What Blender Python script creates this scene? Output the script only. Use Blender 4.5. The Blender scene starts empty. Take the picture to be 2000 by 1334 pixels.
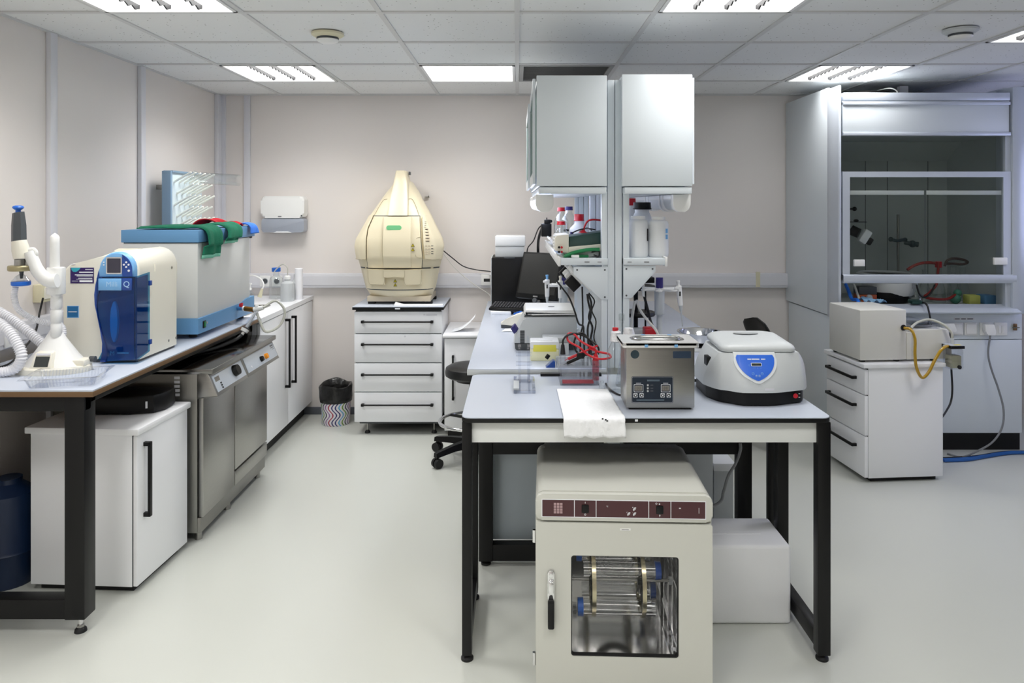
import bpy, bmesh, math, random
from mathutils import Vector, Matrix
random.seed(7)
SC = bpy.context.scene
COL = SC.collection
# ---------------------------------------------------------------- camera, world, exposure
FPX, CX, CY, EYE = 1450.0, 1010.0, 401.0, 1.6       # focal length in pixels of the 2000x1334 frame, vanishing point, eye height
cam = bpy.data.cameras.new('camera'); cam_o = bpy.data.objects.new('camera', cam); COL.objects.link(cam_o)
cam.sensor_width = 36.0; cam.lens = 36.0 * FPX / 2000.0
cam.shift_x = -(CX - 1000) / 2000.0; cam.shift_y = -(667 - CY) / 2000.0
cam.clip_start = 0.02
cam_o.location = (0, 0, EYE); cam_o.rotation_euler = (math.pi / 2, 0, 0)
SC.camera = cam_o
w = bpy.data.worlds.new('world'); SC.world = w; w.use_nodes = True
w.node_tree.nodes['Background'].inputs[0].default_value = (0.60, 0.62, 1.0, 1)
w.node_tree.nodes['Background'].inputs[1].default_value = 3.0
SC.view_settings.view_transform = 'Standard'; SC.view_settings.look = 'None'
SC.view_settings.gamma = 1.0; SC.view_settings.use_curve_mapping = False
SC.view_settings.exposure = 0.24
LAMP, LAMP_W, SPREAD = 4.4, 7.2, 132.0                # ceiling lamps: panel radiance, downward watts, beam angle
try:
    SC.cycles.use_denoising = True
    SC.cycles.max_bounces = 10; SC.cycles.diffuse_bounces = 6; SC.cycles.transparent_max_bounces = 24
    SC.cycles.caustics_reflective = False; SC.cycles.caustics_refractive = False
    SC.cycles.sample_clamp_indirect = 6
except Exception:
    pass
def X(px, d): return (px - CX) * d / FPX             # pixel column of the photo at depth d (metres) -> world x
def Z(py, d): return EYE - (py - CY) * d / FPX
def P(px, py, d): return (X(px, d), d, Z(py, d))

# ---------------------------------------------------------------- materials
def lin(c):
    return tuple(((v / 255) / 12.92 if v / 255 <= 0.04045 else ((v / 255 + 0.055) / 1.055) ** 2.4) for v in c) + (1.0,)
MATS = {}
def mat(name, c, rough=0.5, metal=0.0, var=0.03, scale=6.0, bump=0.0, bscale=60.0, coat=0.0, trans=0.0, stretch=None, spec=None):
    m = bpy.data.materials.new(name); m.use_nodes = True; MATS[name] = m
    nt = m.node_tree; b = nt.nodes['Principled BSDF']; L = nt.links.new
    tc = nt.nodes.new('ShaderNodeTexCoord')
    src = tc.outputs['Object']
    if stretch:
        mp = nt.nodes.new('ShaderNodeMapping'); mp.inputs['Scale'].default_value = stretch; L(src, mp.inputs['Vector']); src = mp.outputs[0]
    n = nt.nodes.new('ShaderNodeTexNoise'); n.inputs['Scale'].default_value = scale; n.inputs['Detail'].default_value = 3; L(src, n.inputs['Vector'])
    mx = nt.nodes.new('ShaderNodeMix'); mx.data_type = 'RGBA'
    col = lin(c)
    mx.inputs[6].default_value = tuple(v * (1 - var) for v in col[:3]) + (1,)
    mx.inputs[7].default_value = tuple(min(1, v * (1 + var)) for v in col[:3]) + (1,)
    L(n.outputs['Fac'], mx.inputs[0]); L(mx.outputs[2], b.inputs['Base Color'])
    b.inputs['Roughness'].default_value = rough; b.inputs['Metallic'].default_value = metal
    if coat: b.inputs['Coat Weight'].default_value = coat; b.inputs['Coat Roughness'].default_value = 0.08
    if trans: b.inputs['Transmission Weight'].default_value = trans
    if spec is not None: b.inputs['Specular IOR Level'].default_value = spec
    if bump:
        n2 = nt.nodes.new('ShaderNodeTexNoise'); n2.inputs['Scale'].default_value = bscale; L(src, n2.inputs['Vector'])
        bp = nt.nodes.new('ShaderNodeBump'); bp.inputs['Strength'].default_value = bump; bp.inputs['Distance'].default_value = 0.004
        L(n2.outputs['Fac'], bp.inputs['Height']); L(bp.outputs[0], b.inputs['Normal'])
    return m
def glass(name, tint=(0.95, 0.97, 0.97), refl=0.12, rough=0.02):
    m = bpy.data.materials.new(name); m.use_nodes = True; MATS[name] = m
    nt = m.node_tree; L = nt.links.new
    for nd in list(nt.nodes):
        if nd.type != 'OUTPUT_MATERIAL': nt.nodes.remove(nd)
    out = [nd for nd in nt.nodes if nd.type == 'OUTPUT_MATERIAL'][0]
    t = nt.nodes.new('ShaderNodeBsdfTransparent'); t.inputs[0].default_value = tuple(tint) + (1,)
    g = nt.nodes.new('ShaderNodeBsdfGlossy'); g.inputs['Roughness'].default_value = rough
    lw = nt.nodes.new('ShaderNodeLayerWeight'); lw.inputs['Blend'].default_value = 0.35
    mr = nt.nodes.new('ShaderNodeMapRange'); mr.inputs['To Min'].default_value = refl * 0.4; mr.inputs['To Max'].default_value = min(1, refl * 5)
    L(lw.outputs['Facing'], mr.inputs['Value'])
    mx = nt.nodes.new('ShaderNodeMixShader'); L(mr.outputs[0], mx.inputs[0]); L(t.outputs[0], mx.inputs[1]); L(g.outputs[0], mx.inputs[2])
    L(mx.outputs[0], out.inputs['Surface'])
    return m
def emit(name, c, s):
    m = bpy.data.materials.new(name); m.use_nodes = True; MATS[name] = m
    b = m.node_tree.nodes['Principled BSDF']
    b.inputs['Base Color'].default_value = lin(c); b.inputs['Emission Color'].default_value = lin(c); b.inputs['Emission Strength'].default_value = s
    return m

M_wall = mat('cream_wall_panel', (226, 220, 216), 0.45, var=0.012, scale=1.5)
M_strip = mat('wall_strip_paint', (216, 216, 222), 0.35)
M_trunk = mat('trunking_plastic', (215, 215, 220), 0.35)
M_base = mat('baseboard_grey', (96, 100, 108), 0.5)
M_white = mat('white_laminate', (240, 241, 244), 0.28, var=0.01)
M_whitem = mat('white_painted_metal', (216, 223, 228), 0.3, var=0.01)
M_plast = mat('white_plastic', (234, 234, 232), 0.35, var=0.01)
M_plastg = mat('light_grey_plastic', (196, 200, 202), 0.4, var=0.02)
M_edgeshade = mat('cream_edge_shade', (176, 164, 134), 0.5)
M_cream = mat('cream_plastic', (226, 215, 186), 0.38, var=0.015)
M_ivory = mat('ivory_plastic', (234, 230, 216), 0.38, var=0.015)
M_lam = mat('lavender_laminate', (192, 199, 212), 0.25, var=0.015)
M_edgeb = mat('brown_phenolic_edge', (110, 82, 52), 0.5)
M_black = mat('black_metal_frame', (13, 13, 14), 0.42, var=0.1, spec=0.3)
M_blackp = mat('black_plastic', (11, 11, 12), 0.42, var=0.1, spec=0.3)
M_rubber = mat('black_rubber', (14, 14, 15), 0.6, var=0.1)
M_dark = mat('dark_grey_plastic', (70, 74, 78), 0.45)
M_steel = mat('brushed_steel', (166, 165, 161), 0.32, 1.0, var=0.06, scale=14, stretch=(1, 1, 14))
M_steelb = mat('satin_steel_bright', (236, 236, 236), 0.28, 0.5)
M_steelp = mat('dark_polished_steel', (120, 120, 119), 0.14, 1.0)
M_steels = mat('steel_side', (146, 145, 141), 0.36, 1.0, var=0.05)
M_chrome = mat('polished_chrome', (225, 225, 226), 0.12, 1.0, var=0.01)
M_darksteel = mat('oven_chamber_steel', (226, 226, 226), 0.10, 1.0, var=0.05)
M_brass = mat('brass', (205, 196, 165), 0.25, 1.0)
M_bronze = mat('dull_brass_ring', (170, 160, 125), 0.35, 0.8)
M_blueb = mat('steel_blue_paint', (96, 146, 190), 0.42, var=0.02)
M_greyb = mat('light_grey_paint', (205, 207, 206), 0.42, var=0.012)
M_navy = mat('navy_blue_plastic', (12, 66, 150), 0.3, coat=0.4)
M_navyd = mat('deep_navy_plastic', (20, 104, 160), 0.3)
M_sky = mat('sky_blue_plastic', (120, 176, 226), 0.35)
M_blue = mat('bright_blue_plastic', (30, 104, 205), 0.4)
M_panelb = mat('blue_control_film', (36, 100, 212), 0.35)
M_dblue = mat('dark_blue_cap', (44, 36, 110), 0.4)
M_red = mat('red_plastic', (190, 20, 36), 0.35)
M_maroon = mat('maroon_panel_film', (64, 14, 24), 0.3, coat=0.3)
M_green = mat('dark_green_casing', (28, 62, 56), 0.4)
M_greenl = mat('green_plastic_tray', (10, 120, 66), 0.35)
M_towel = mat('green_terry_towel', (20, 118, 88), 0.95, var=0.15, scale=40, bump=0.8, bscale=400)
M_towell = mat('pale_green_hem', (120, 190, 165), 0.95, var=0.1)
M_ragr = mat('red_rag', (185, 24, 38), 0.9)
M_ragb = mat('blue_rag', (52, 112, 205), 0.9)
M_ragbb = mat('pale_blue_wipe', (112, 150, 182), 0.9)
M_paper = mat('white_paper', (238, 240, 243), 0.85, bump=0.25, bscale=90)
M_leather = mat('black_leatherette', (20, 20, 22), 0.4, bump=0.15, bscale=250)
M_foam = mat('white_foam', (234, 235, 237), 0.75, bump=0.2, bscale=500)
M_bag = mat('black_bin_liner', (16, 15, 15), 0.28, bump=1.0, bscale=30)
M_yellow = mat('yellow_tip_rack', (236, 228, 90), 0.5)
M_orange = mat('orange_button', (240, 150, 20), 0.35)
M_orangeb = mat('orange_box_paint', (170, 74, 24), 0.45)
M_tape = mat('hazard_yellow', (225, 205, 40), 0.5)
M_screen = mat('dark_screen', (52, 50, 66), 0.15, coat=0.5)
M_lcd = mat('lcd_dark_green', (38, 44, 42), 0.2, coat=0.4)
M_led = mat('led_display_grey', (128, 124, 118), 0.3)
M_mark = mat('grey_print', (120, 120, 122), 0.6)
M_markw = mat('white_print', (232, 234, 238), 0.6)
M_markb = mat('black_print', (30, 30, 32), 0.6)
M_purple = mat('purple_label_film', (44, 16, 92), 0.45)
M_teal = mat('teal_label_film', (50, 170, 190), 0.45)
M_greenled = mat('green_badge', (120, 200, 140), 0.4)
M_foil = mat('crumpled_foil', (232, 232, 234), 0.35, 0.35, bump=1.0, bscale=80)
M_hose = mat('white_corrugated_hose', (232, 232, 236), 0.45)
M_cable = mat('black_cable', (16, 16, 17), 0.45)
M_cablew = mat('white_cable', (210, 208, 202), 0.45)
M_cableg = mat('grey_cable', (120, 122, 126), 0.45)
M_cabler = mat('red_cable', (190, 20, 34), 0.4)
M_cableb = mat('blue_cable', (30, 90, 160), 0.45)
M_redtube = mat('red_rubber_tubing', (140, 36, 28), 0.5)
M_brownt = mat('brown_rubber_tubing', (74, 54, 46), 0.5)
M_ytube = mat('amber_tubing', (176, 138, 22), 0.2, coat=0.6)
M_ctube = mat('clear_tubing', (215, 215, 205), 0.25, trans=0.3)
M_milk = mat('milky_polyethylene', (232, 234, 236), 0.35, var=0.01)
M_frost = mat('frosted_polypropylene', (226, 230, 232), 0.35, trans=0.35)
M_fumein = mat('hood_liner', (188, 194, 192), 0.5, var=0.02)
M_alu = mat('anodised_aluminium', (205, 212, 222), 0.32, 0.25, var=0.01)
M_incub = mat('warm_white_enamel', (198, 198, 190), 0.35, var=0.01)
M_beige = mat('pale_beige_enamel', (214, 213, 207), 0.38, var=0.01)
M_benchgrey = mat('bench_end_board', (176, 186, 194), 0.35)
M_pegb = mat('pale_blue_board', (214, 228, 234), 0.4)
M_det = mat('yellowed_plastic', (214, 208, 178), 0.45)
M_vent = mat('vent_grey', (150, 150, 150), 0.5)
M_tbar = mat('ceiling_grid_paint', (206, 206, 206), 0.45)
M_lampf = mat('lamp_frame_paint', (230, 230, 230), 0.4)
M_louvre = mat('louvre_satin_grey', (46, 46, 48), 0.5)
M_bluebarrel = mat('dark_blue_drum', (8, 32, 64), 0.4)
M_liquid = mat('pale_yellow_liquid', (206, 202, 168), 0.15, trans=0.5)
M_redliq = mat('red_dye_buffer', (200, 30, 44), 0.2)
G_clear = glass('clear_glass')
G_plex = glass('clear_acrylic', (0.95, 0.96, 0.985), 0.10)
G_sash = glass('tinted_sash_glass', (0.90, 0.92, 0.915), 0.06)
G_cab = glass('green_cabinet_glass', (0.55, 0.72, 0.66), 0.10)
G_blue = glass('blue_clear_plastic', (0.26, 0.60, 0.80), 0.05)
G_tube = glass('thick_glass_tube', (0.90, 0.91, 0.92), 0.40)
G_door = glass('incubator_window_glass', (0.96, 0.96, 0.96), 0.02)
E_lamp = emit('lamp_light', (253, 252, 250), LAMP)
E_task = emit('task_lamp_light', (225, 232, 255), 6.0)

# ---------------------------------------------------------------- geometry helpers
MW = {}
def crv(pts, res=6, closed=False):
    pts = [Vector(p) for p in pts]; n = len(pts); out = []
    if n < 3: return pts
    rng = range(n) if closed else range(n - 1)
    for i in rng:
        p1, p2 = pts[i], pts[(i + 1) % n]
        p0 = pts[(i - 1) % n] if (closed or i > 0) else p1 * 2 - p2
        p3 = pts[(i + 2) % n] if (closed or i + 2 < n) else p2 * 2 - p1
        for k in range(res):
            t = k / res
            out.append(0.5 * ((2 * p1) + (p2 - p0) * t + (2 * p0 - 5 * p1 + 4 * p2 - p3) * t * t + (3 * p1 - p0 - 3 * p2 + p3) * t ** 3))
    if not closed: out.append(pts[-1])
    return out
def rr(x0, x1, z0, z1, r, n=5):
    out = []
    for cx, cz, a0 in ((x1 - r, z0 + r, -90), (x1 - r, z1 - r, 0), (x0 + r, z1 - r, 90), (x0 + r, z0 + r, 180)):
        for k in range(n + 1):
            a = math.radians(a0 + 90 * k / n); out.append((cx + r * math.cos(a), cz + r * math.sin(a)))
    return out
def circ(cx, cz, r, n=24, r2=None):
    return [(cx + r * math.cos(2 * math.pi * k / n), cz + (r2 or r) * math.sin(2 * math.pi * k / n)) for k in range(n)]
class MB:
    def __init__(s, M=None): s.v = []; s.f = []; s.M = M
    def add(s, vs, fs):
        o = len(s.v)
        s.v += [Vector(v) for v in vs] if s.M is None else [s.M @ Vector(v) for v in vs]
        s.f += [tuple(i + o for i in f) for f in fs]; return s
    def bm(s, b):
        b.verts.index_update(); s.add([v.co.copy() for v in b.verts], [[v.index for v in f.verts] for f in b.faces]); b.free(); return s
    def box(s, x0, x1, y0, y1, z0, z1, b=0.0, seg=2):
        vs = [(x0, y0, z0), (x1, y0, z0), (x1, y1, z0), (x0, y1, z0), (x0, y0, z1), (x1, y0, z1), (x1, y1, z1), (x0, y1, z1)]
        return s.hexa(vs, b, seg)
    def hexa(s, vs, b=0.0, seg=2):
        fs = [(0, 3, 2, 1), (4, 5, 6, 7), (0, 1, 5, 4), (1, 2, 6, 5), (2, 3, 7, 6), (3, 0, 4, 7)]
        if b <= 0: return s.add(vs, fs)
        m = bmesh.new(); bv = [m.verts.new(v) for v in vs]
        for f in fs: m.faces.new([bv[i] for i in f])
        bmesh.ops.bevel(m, geom=list(m.edges), offset=b, segments=seg, profile=0.5, affect='EDGES')
        return s.bm(m)
    def obox(s, c, u, v, wd, ht, t, b=0.0):
        c, u, v = Vector(c), Vector(u).normalized(), Vector(v).normalized(); n = u.cross(v)
        q = lambda a, e, k: c + u * (a * wd / 2) + v * (e * ht / 2) + n * k
        return s.hexa([q(-1, -1, 0), q(1, -1, 0), q(1, 1, 0), q(-1, 1, 0), q(-1, -1, t), q(1, -1, t), q(1, 1, t), q(-1, 1, t)], b)
    def loft(s, rings, cap=True, closed=True):
        n = len(rings[0]); vs = [p for r in rings for p in r]; fs = []
        for i in range(len(rings) - 1):
            for j in range(n if closed else n - 1):
                k = (j + 1) % n
                fs.append((i * n + j, i * n + k, (i + 1) * n + k, (i + 1) * n + j))
        if cap: fs.append(tuple(range(n - 1, -1, -1))); fs.append(tuple((len(rings) - 1) * n + j for j in range(n)))
        return s.add(vs, fs)
    def cyl(s, p0, p1, r0, r1=None, n=20, cap=True):
        p0, p1 = Vector(p0), Vector(p1); r1 = r0 if r1 is None else r1
        ax = (p1 - p0).normalized(); a = ax.orthogonal().normalized(); b = ax.cross(a)
        ring = lambda p, r: [p + a * (r * math.cos(2 * math.pi * k / n)) + b * (r * math.sin(2 * math.pi * k / n)) for k in range(n)]
        return s.loft([ring(p0, r0), ring(p1, r1)], cap)
    def tube(s, pts, r, n=8, res=6, closed=False, cap=True):
        p = crv(pts, res, closed); m = len(p); rings = []
        up = None
        for i in range(m):
            t = (p[(i + 1) % m] - p[i - 1]) if closed else (p[min(i + 1, m - 1)] - p[max(i - 1, 0)])
            t = t.normalized() if t.length > 1e-9 else Vector((0, 0, 1))
            a = t.orthogonal().normalized() if up is None else (up - t * up.dot(t)).normalized()
            up = a; b = t.cross(a); rad = r(i / (m - 1)) if callable(r) else r
            rings.append([p[i] + a * (rad * math.cos(2 * math.pi * k / n)) + b * (rad * math.sin(2 * math.pi * k / n)) for k in range(n)])
        if closed: rings.append(rings[0]); cap = False
        return s.loft(rings, cap)
    def hose(s, pts, r, ribs, n=10):
        res = 24; p = crv(pts, res); L = [0.0]
        for i in range(1, len(p)): L.append(L[-1] + (p[i] - p[i - 1]).length)
        N = ribs * 4; q = []; j = 0
        for i in range(N + 1):
            tl = L[-1] * i / N
            while j < len(L) - 2 and L[j + 1] < tl: j += 1
            f = (tl - L[j]) / max(1e-9, L[j + 1] - L[j]); q.append(p[j].lerp(p[j + 1], f))
        return s.tube_raw(q, [r * (1.0 if i % 4 in (0, 1) else 0.84) for i in range(N + 1)], n)
    def tube_raw(s, p, rs, n):
        rings = []; up = None; m = len(p)
        for i in range(m):
            t = (p[min(i + 1, m - 1)] - p[max(i - 1, 0)]).normalized()
            a = t.orthogonal().normalized() if up is None else (up - t * up.dot(t)).normalized()
            up = a; b = t.cross(a)
            rings.append([p[i] + a * (rs[i] * math.cos(2 * math.pi * k / n)) + b * (rs[i] * math.sin(2 * math.pi * k / n)) for k in range(n)])
        return s.loft(rings)
    def lathe(s, prof, c=(0, 0, 0), n=28, sx=1.0, sy=1.0):
        c = Vector(c); rings = []
        for r, z in prof:
            rings.append([c + Vector((max(r, 1e-5) * sx * math.cos(2 * math.pi * k / n), max(r, 1e-5) * sy * math.sin(2 * math.pi * k / n), z)) for k in range(n)])
        return s.loft(rings)
    def prism(s, poly, ax, a, b, bev=0.0, seg=2):
        f = {'x': lambda p, t: (t, p[0], p[1]), 'y': lambda p, t: (p[0], t, p[1]), 'z': lambda p, t: (p[0], p[1], t)}[ax]
        if bev <= 0: return s.loft([[f(p, a) for p in poly], [f(p, b) for p in poly]])
        m = bmesh.new(); n = len(poly)
        A = [m.verts.new(f(p, a)) for p in poly]; B = [m.verts.new(f(p, b)) for p in poly]
        m.faces.new(A[::-1]); m.faces.new(B)
        for i in range(n): m.faces.new((A[i], A[(i + 1) % n], B[(i + 1) % n], B[i]))
        ed = [e for e in m.edges if (e.verts[0] in A) == (e.verts[1] in A)]
        bmesh.ops.bevel(m, geom=ed, offset=bev, segments=seg, profile=0.5, affect='EDGES')
        return s.bm(m)
    def plate(s, outer, inner, ax, a, b):
        f = {'x': lambda p, t: (t, p[0], p[1]), 'y': lambda p, t: (p[0], t, p[1]), 'z': lambda p, t: (p[0], p[1], t)}[ax]
        r = [[f(p, a) for p in outer], [f(p, b) for p in outer], [f(p, b) for p in inner], [f(p, a) for p in inner]]
        return s.loft(r + [r[0]], cap=False)
    def sphere(s, c, r, n=16, sz=1.0):
        k = n // 2
        return s.lathe([(r * math.sin(math.pi * i / k), -r * sz * math.cos(math.pi * i / k)) for i in range(k + 1)], c, n)
    def grid(s, fn, nu, nv):
        vs = [fn(i / nu, j / nv) for i in range(nu + 1) for j in range(nv + 1)]
        return s.add(vs, [(i * (nv + 1) + j, (i + 1) * (nv + 1) + j, (i + 1) * (nv + 1) + j + 1, i * (nv + 1) + j + 1) for i in range(nu) for j in range(nv)])
    def patch(s, fn, xl, xr, z0, z1, t, nu=14, nv=16):
        """raised panel that follows the front surface y = fn(x, z)"""
        lo = []; hi = []
        for i in range(nv + 1):
            z = z0 + (z1 - z0) * i / nv; a, b = xl(z), xr(z)
            for j in range(nu + 1):
                x = a + (b - a) * j / nu; y = fn(x, z); lo.append((x, y + 0.004, z)); hi.append((x, y - t, z))
        W = nu + 1; q = lambda o, i, j: o + i * W + j; N = len(lo); fs = []
        for i in range(nv):
            for j in range(nu):
                fs.append((q(N, i, j), q(N, i, j + 1), q(N, i + 1, j + 1), q(N, i + 1, j)))
                fs.append((q(0, i, j), q(0, i + 1, j), q(0, i + 1, j + 1), q(0, i, j + 1)))
        for i in range(nv):
            for j in (0, nu): fs.append((q(0, i, j), q(0, i + 1, j), q(N, i + 1, j), q(N, i, j)))
        for j in range(nu):
            for i in (0, nv): fs.append((q(0, i, j), q(0, i, j + 1), q(N, i, j + 1), q(N, i, j)))
        return s.add(lo + hi, fs)
    def text(s, st, c, u, v, size, t=0.0006, align='CENTER'):
        cu = bpy.data.curves.new('lettering_curve', 'FONT'); cu.body = st; cu.size = size; cu.align_x = align; cu.align_y = 'CENTER'; cu.extrude = t / 2
        cu.resolution_u = 2
        o = bpy.data.objects.new('lettering_tmp', cu); COL.objects.link(o)
        me = bpy.data.meshes.new_from_object(o.evaluated_get(bpy.context.evaluated_depsgraph_get()))
        c, u, v = Vector(c), Vector(u).normalized(), Vector(v).normalized(); n = u.cross(v)
        s.add([c + u * a.co.x + v * a.co.y + n * (a.co.z + t / 2) for a in me.vertices], [list(p.vertices) for p in me.polygons])
        bpy.data.objects.remove(o); bpy.data.meshes.remove(me); bpy.data.curves.remove(cu)
        return s
    def build(s, name, m, parent=None, local=False, label=None, sharp=38, mods=None):
        me = bpy.data.meshes.new(name); vs = s.v
        loc = None
        if parent is not None:
            if not local:
                inv = MW[parent.name].inverted(); vs = [inv @ v for v in vs]
        elif not local:
            xs = [v.x for v in vs]; ys = [v.y for v in vs]; zs = [v.z for v in vs]
            loc = Vector(((min(xs) + max(xs)) / 2, (min(ys) + max(ys)) / 2, min(zs))); vs = [v - loc for v in vs]
        me.from_pydata([tuple(v) for v in vs], [], s.f)
        b = bmesh.new(); b.from_mesh(me); bmesh.ops.remove_doubles(b, verts=b.verts, dist=1e-6); bmesh.ops.recalc_face_normals(b, faces=b.faces); b.to_mesh(me); b.free()
        me.polygons.foreach_set('use_smooth', [True] * len(me.polygons)); me.set_sharp_from_angle(angle=math.radians(sharp))
        me.materials.append(m)
        o = bpy.data.objects.new(name, me); COL.objects.link(o)
        if parent is not None: o.parent = parent; MW[o.name] = MW[parent.name]
        else:
            if loc is not None: o.location = loc
            MW[o.name] = Matrix.Translation(loc if loc is not None else (0, 0, 0))
        if label: o['label'] = label
        for fn in (mods or []): fn(o)
        return o
def solid(t):
    def f(o):
        md = o.modifiers.new('thickness', 'SOLIDIFY'); md.thickness = t; md.offset = 0
    return f
def thing(name, label, cat, loc=(0, 0, 0), rz=0.0, group=None):
    o = bpy.data.objects.new(name, None); COL.objects.link(o); o.empty_display_size = 0.05
    o.location = loc; o.rotation_euler = (0, 0, rz); o['label'] = label; o['category'] = cat
    if group: o['group'] = group
    MW[o.name] = Matrix.Translation(loc) @ Matrix.Rotation(rz, 4, 'Z'); return o
def tag(o, label, cat, group=None):
    o['label'] = label; o['category'] = cat
    if group: o['group'] = group
    return o
def struct(o): o['kind'] = 'structure'; return o
def dup(root, loc, label, rz=None, group=None):
    r = root.copy(); COL.objects.link(r); r.location = loc; r['label'] = label
    if rz is not None: r.rotation_euler = (0, 0, rz)
    if group: r['group'] = group
    MW[r.name] = Matrix.Translation(loc) @ Matrix.Rotation(r.rotation_euler.z, 4, 'Z')
    for ch in list(root.children):
        c = ch.copy(); COL.objects.link(c); c.parent = r
        for g in list(ch.children):
            d = g.copy(); COL.objects.link(d); d.parent = c
    return r
UX, UY, UZ = Vector((1, 0, 0)), Vector((0, 1, 0)), Vector((0, 0, 1))
def bars(mb, c, u, v, rows, t=0.0006):
    """rows of printed lines too small to read: (offset u, offset v, length, height)"""
    for a, b, l, h in rows:
        mb.obox(Vector(c) + Vector(u) * a + Vector(v) * b, u, v, l, h, t)
    return mb
# ================================================================ ROOM SHELL
XL, XR, YB, YF, CEIL = -2.285, 4.3, 5.69, -2.6, 2.44
fm = mat('epoxy_floor', (204, 206, 199), 0.24, var=0.03, scale=1.6, bump=0.05, bscale=8)
struct(MB().box(XL - .1, XR + .1, YF - .1, YB + .1, -.1, 0).build('floor', fm))
struct(MB().box(XL - .1, XL, YF, YB, 0, 2.7).build('wall_left', M_wall))
struct(MB().box(XL - .1, XR + .1, YB, YB + .1, 0, 2.7).build('wall_back', M_wall))
struct(MB().plate([(YF, 0), (YB, 0), (YB, 2.7), (YF, 2.7)], [(3.2, .95), (5.0, .95), (5.0, 2.25), (3.2, 2.25)], 'x', XR, XR + .1).build('wall_right', mat('grey_wall_paint', (120, 122, 128), .6)))
wo = MB().plate([(3.2, .95), (5.0, .95), (5.0, 2.25), (3.2, 2.25)], [(3.26, 1.01), (4.94, 1.01), (4.94, 2.19), (3.26, 2.19)], 'x', XR + .02, XR + .08).box(XR + .03, XR + .07, 4.07, 4.13, 1.0, 2.2).build('window_1', M_plast)
struct(wo); MB().box(XR + .045, XR + .05, 3.25, 4.95, 1.0, 2.2).build('glass_pane', G_clear, wo)
struct(MB().box(XL - .1, XR + .1, YF - .1, YF, 0, 2.7).build('wall_front', M_wall))
# ceiling: mineral tiles in a T-bar grid
cm = bpy.data.materials.new('mineral_ceiling_tile'); cm.use_nodes = True
nt = cm.node_tree; b_ = nt.nodes['Principled BSDF']; tc = nt.nodes.new('ShaderNodeTexCoord')
vo = nt.nodes.new('ShaderNodeTexVoronoi'); vo.inputs['Scale'].default_value = 34; nt.links.new(tc.outputs['Object'], vo.inputs['Vector'])
no = nt.nodes.new('ShaderNodeTexNoise'); no.inputs['Scale'].default_value = 9; nt.links.new(tc.outputs['Object'], no.inputs['Vector'])
sm = nt.nodes.new('ShaderNodeMath'); sm.operation = 'MULTIPLY_ADD'; nt.links.new(no.outputs['Fac'], sm.inputs[0]); sm.inputs[1].default_value = -0.16; nt.links.new(vo.outputs['Distance'], sm.inputs[2])
rp = nt.nodes.new('ShaderNodeValToRGB'); rp.color_ramp.elements[0].position = 0.0; rp.color_ramp.elements[0].color = lin((120, 118, 112))
rp.color_ramp.elements[1].position = 0.035; rp.color_ramp.elements[1].color = lin((228, 229, 229))
nt.links.new(sm.outputs[0], rp.inputs[0]); nt.links.new(rp.outputs[0], b_.inputs['Base Color']); b_.inputs['Roughness'].default_value = 0.9
LAMPS = {(-3, 0): 'l', (1, 0): 'l', (-3, 3): 'l', (-1, 3): 'd', (3, 3): 'l', (4, 1): 'l', (-3, -3): 'l', (-1, -3): 'l', (1, -3): 'l', (-3, -6): 'l', (-1, -6): 'l', (-3, -8): 'l'}
VENT = (0, 3)
ce = MB(); G = 0.012
ix0, ix1, iy0, iy1 = -4, 8, -9, 6
for i in range(ix0, ix1):
    for j in range(iy0, iy1):
        if (i, j) in LAMPS or (i, j) == VENT: continue
        xa, xb = max(XL, i * .6), min(XR, i * .6 + .6); ya, yb = max(YF, 2.64 + j * .6), min(YB, 3.24 + j * .6)
        if xb - xa < .02 or yb - ya < .02: continue
        ce.box(xa + .001, xb - .001, ya + .001, yb - .001, CEIL + .006, CEIL + .03)
ce.box(XL - .1, XR + .1, YF - .1, YB + .1, CEIL + .16, CEIL + .2)
struct(ce.build('ceiling', cm))
tb = MB()
for i in range(ix0, ix1 + 1):
    if XL < i * .6 < XR: tb.box(i * .6 - G, i * .6 + G, YF, YB, CEIL, CEIL + .008)
for j in range(iy0, iy1 + 1):
    y = 2.64 + j * .6
    if YF < y < YB: tb.box(XL, XR, y - G, y + G, CEIL - .0005, CEIL + .008)
tb.box(XL, XL + .02, YF, YB, CEIL - .001, CEIL + .02); tb.box(XL, XR, YB - .02, YB, CEIL - .001, CEIL + .02)
struct(tb.build('trim_1', M_tbar))
# wall strips, trunking, baseboards
n = 2
for y in (3.625, 4.494):
    struct(MB().box(XL, XL + .026, y - .028, y + .028, 0, CEIL, .004).build('trim_%d' % n, M_strip)); n += 1
struct(MB().box(XL, XL + .03, YB - .09, YB, 0, CEIL, .004).box(XL + .03, XL + .055, YB - .02, YB, 0, CEIL).build('trim_%d' % n, M_strip)); n += 1
struct(MB().box(X(478, YB), X(490, YB), YB - .024, YB, 0, CEIL, .004).build('trim_%d' % n, M_strip)); n += 1
tk = MB()
zt, zb = Z(533, YB), Z(561, YB)
tk.box(X(442, YB), 2.085, YB - .05, YB, zb, zt, .006).box(X(442, YB), 2.085, YB - .053, YB - .048, zb + .022, zt - .022)
struct(tk.build('trim_%d' % n, M_trunk)); n += 1
struct(MB().box(XL, XL + .05, -1.0, YB - .08, .97, 1.075, .006).box(XL + .048, XL + .053, -1.0, YB - .08, .992, 1.053).build('trim_%d' % n, M_trunk)); n += 1
tag(MB().box(X(1477, 5.63), X(1485, 5.63), YB - .056, YB - .05, Z(561, 5.63), Z(531, 5.63)).build('tape_strip', mat('yellowed_tape', (214, 208, 180), .5)), 'strip of yellowed tape stuck on the back wall trunking', 'tape')
struct(MB().box(XL, 2.12, YB - .012, YB, 0, .056, .003).build('baseboard_back', M_base))
struct(MB().box(XL, XL + .012, YF, YB, 0, .056, .003).build('baseboard_left', M_base))
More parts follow.
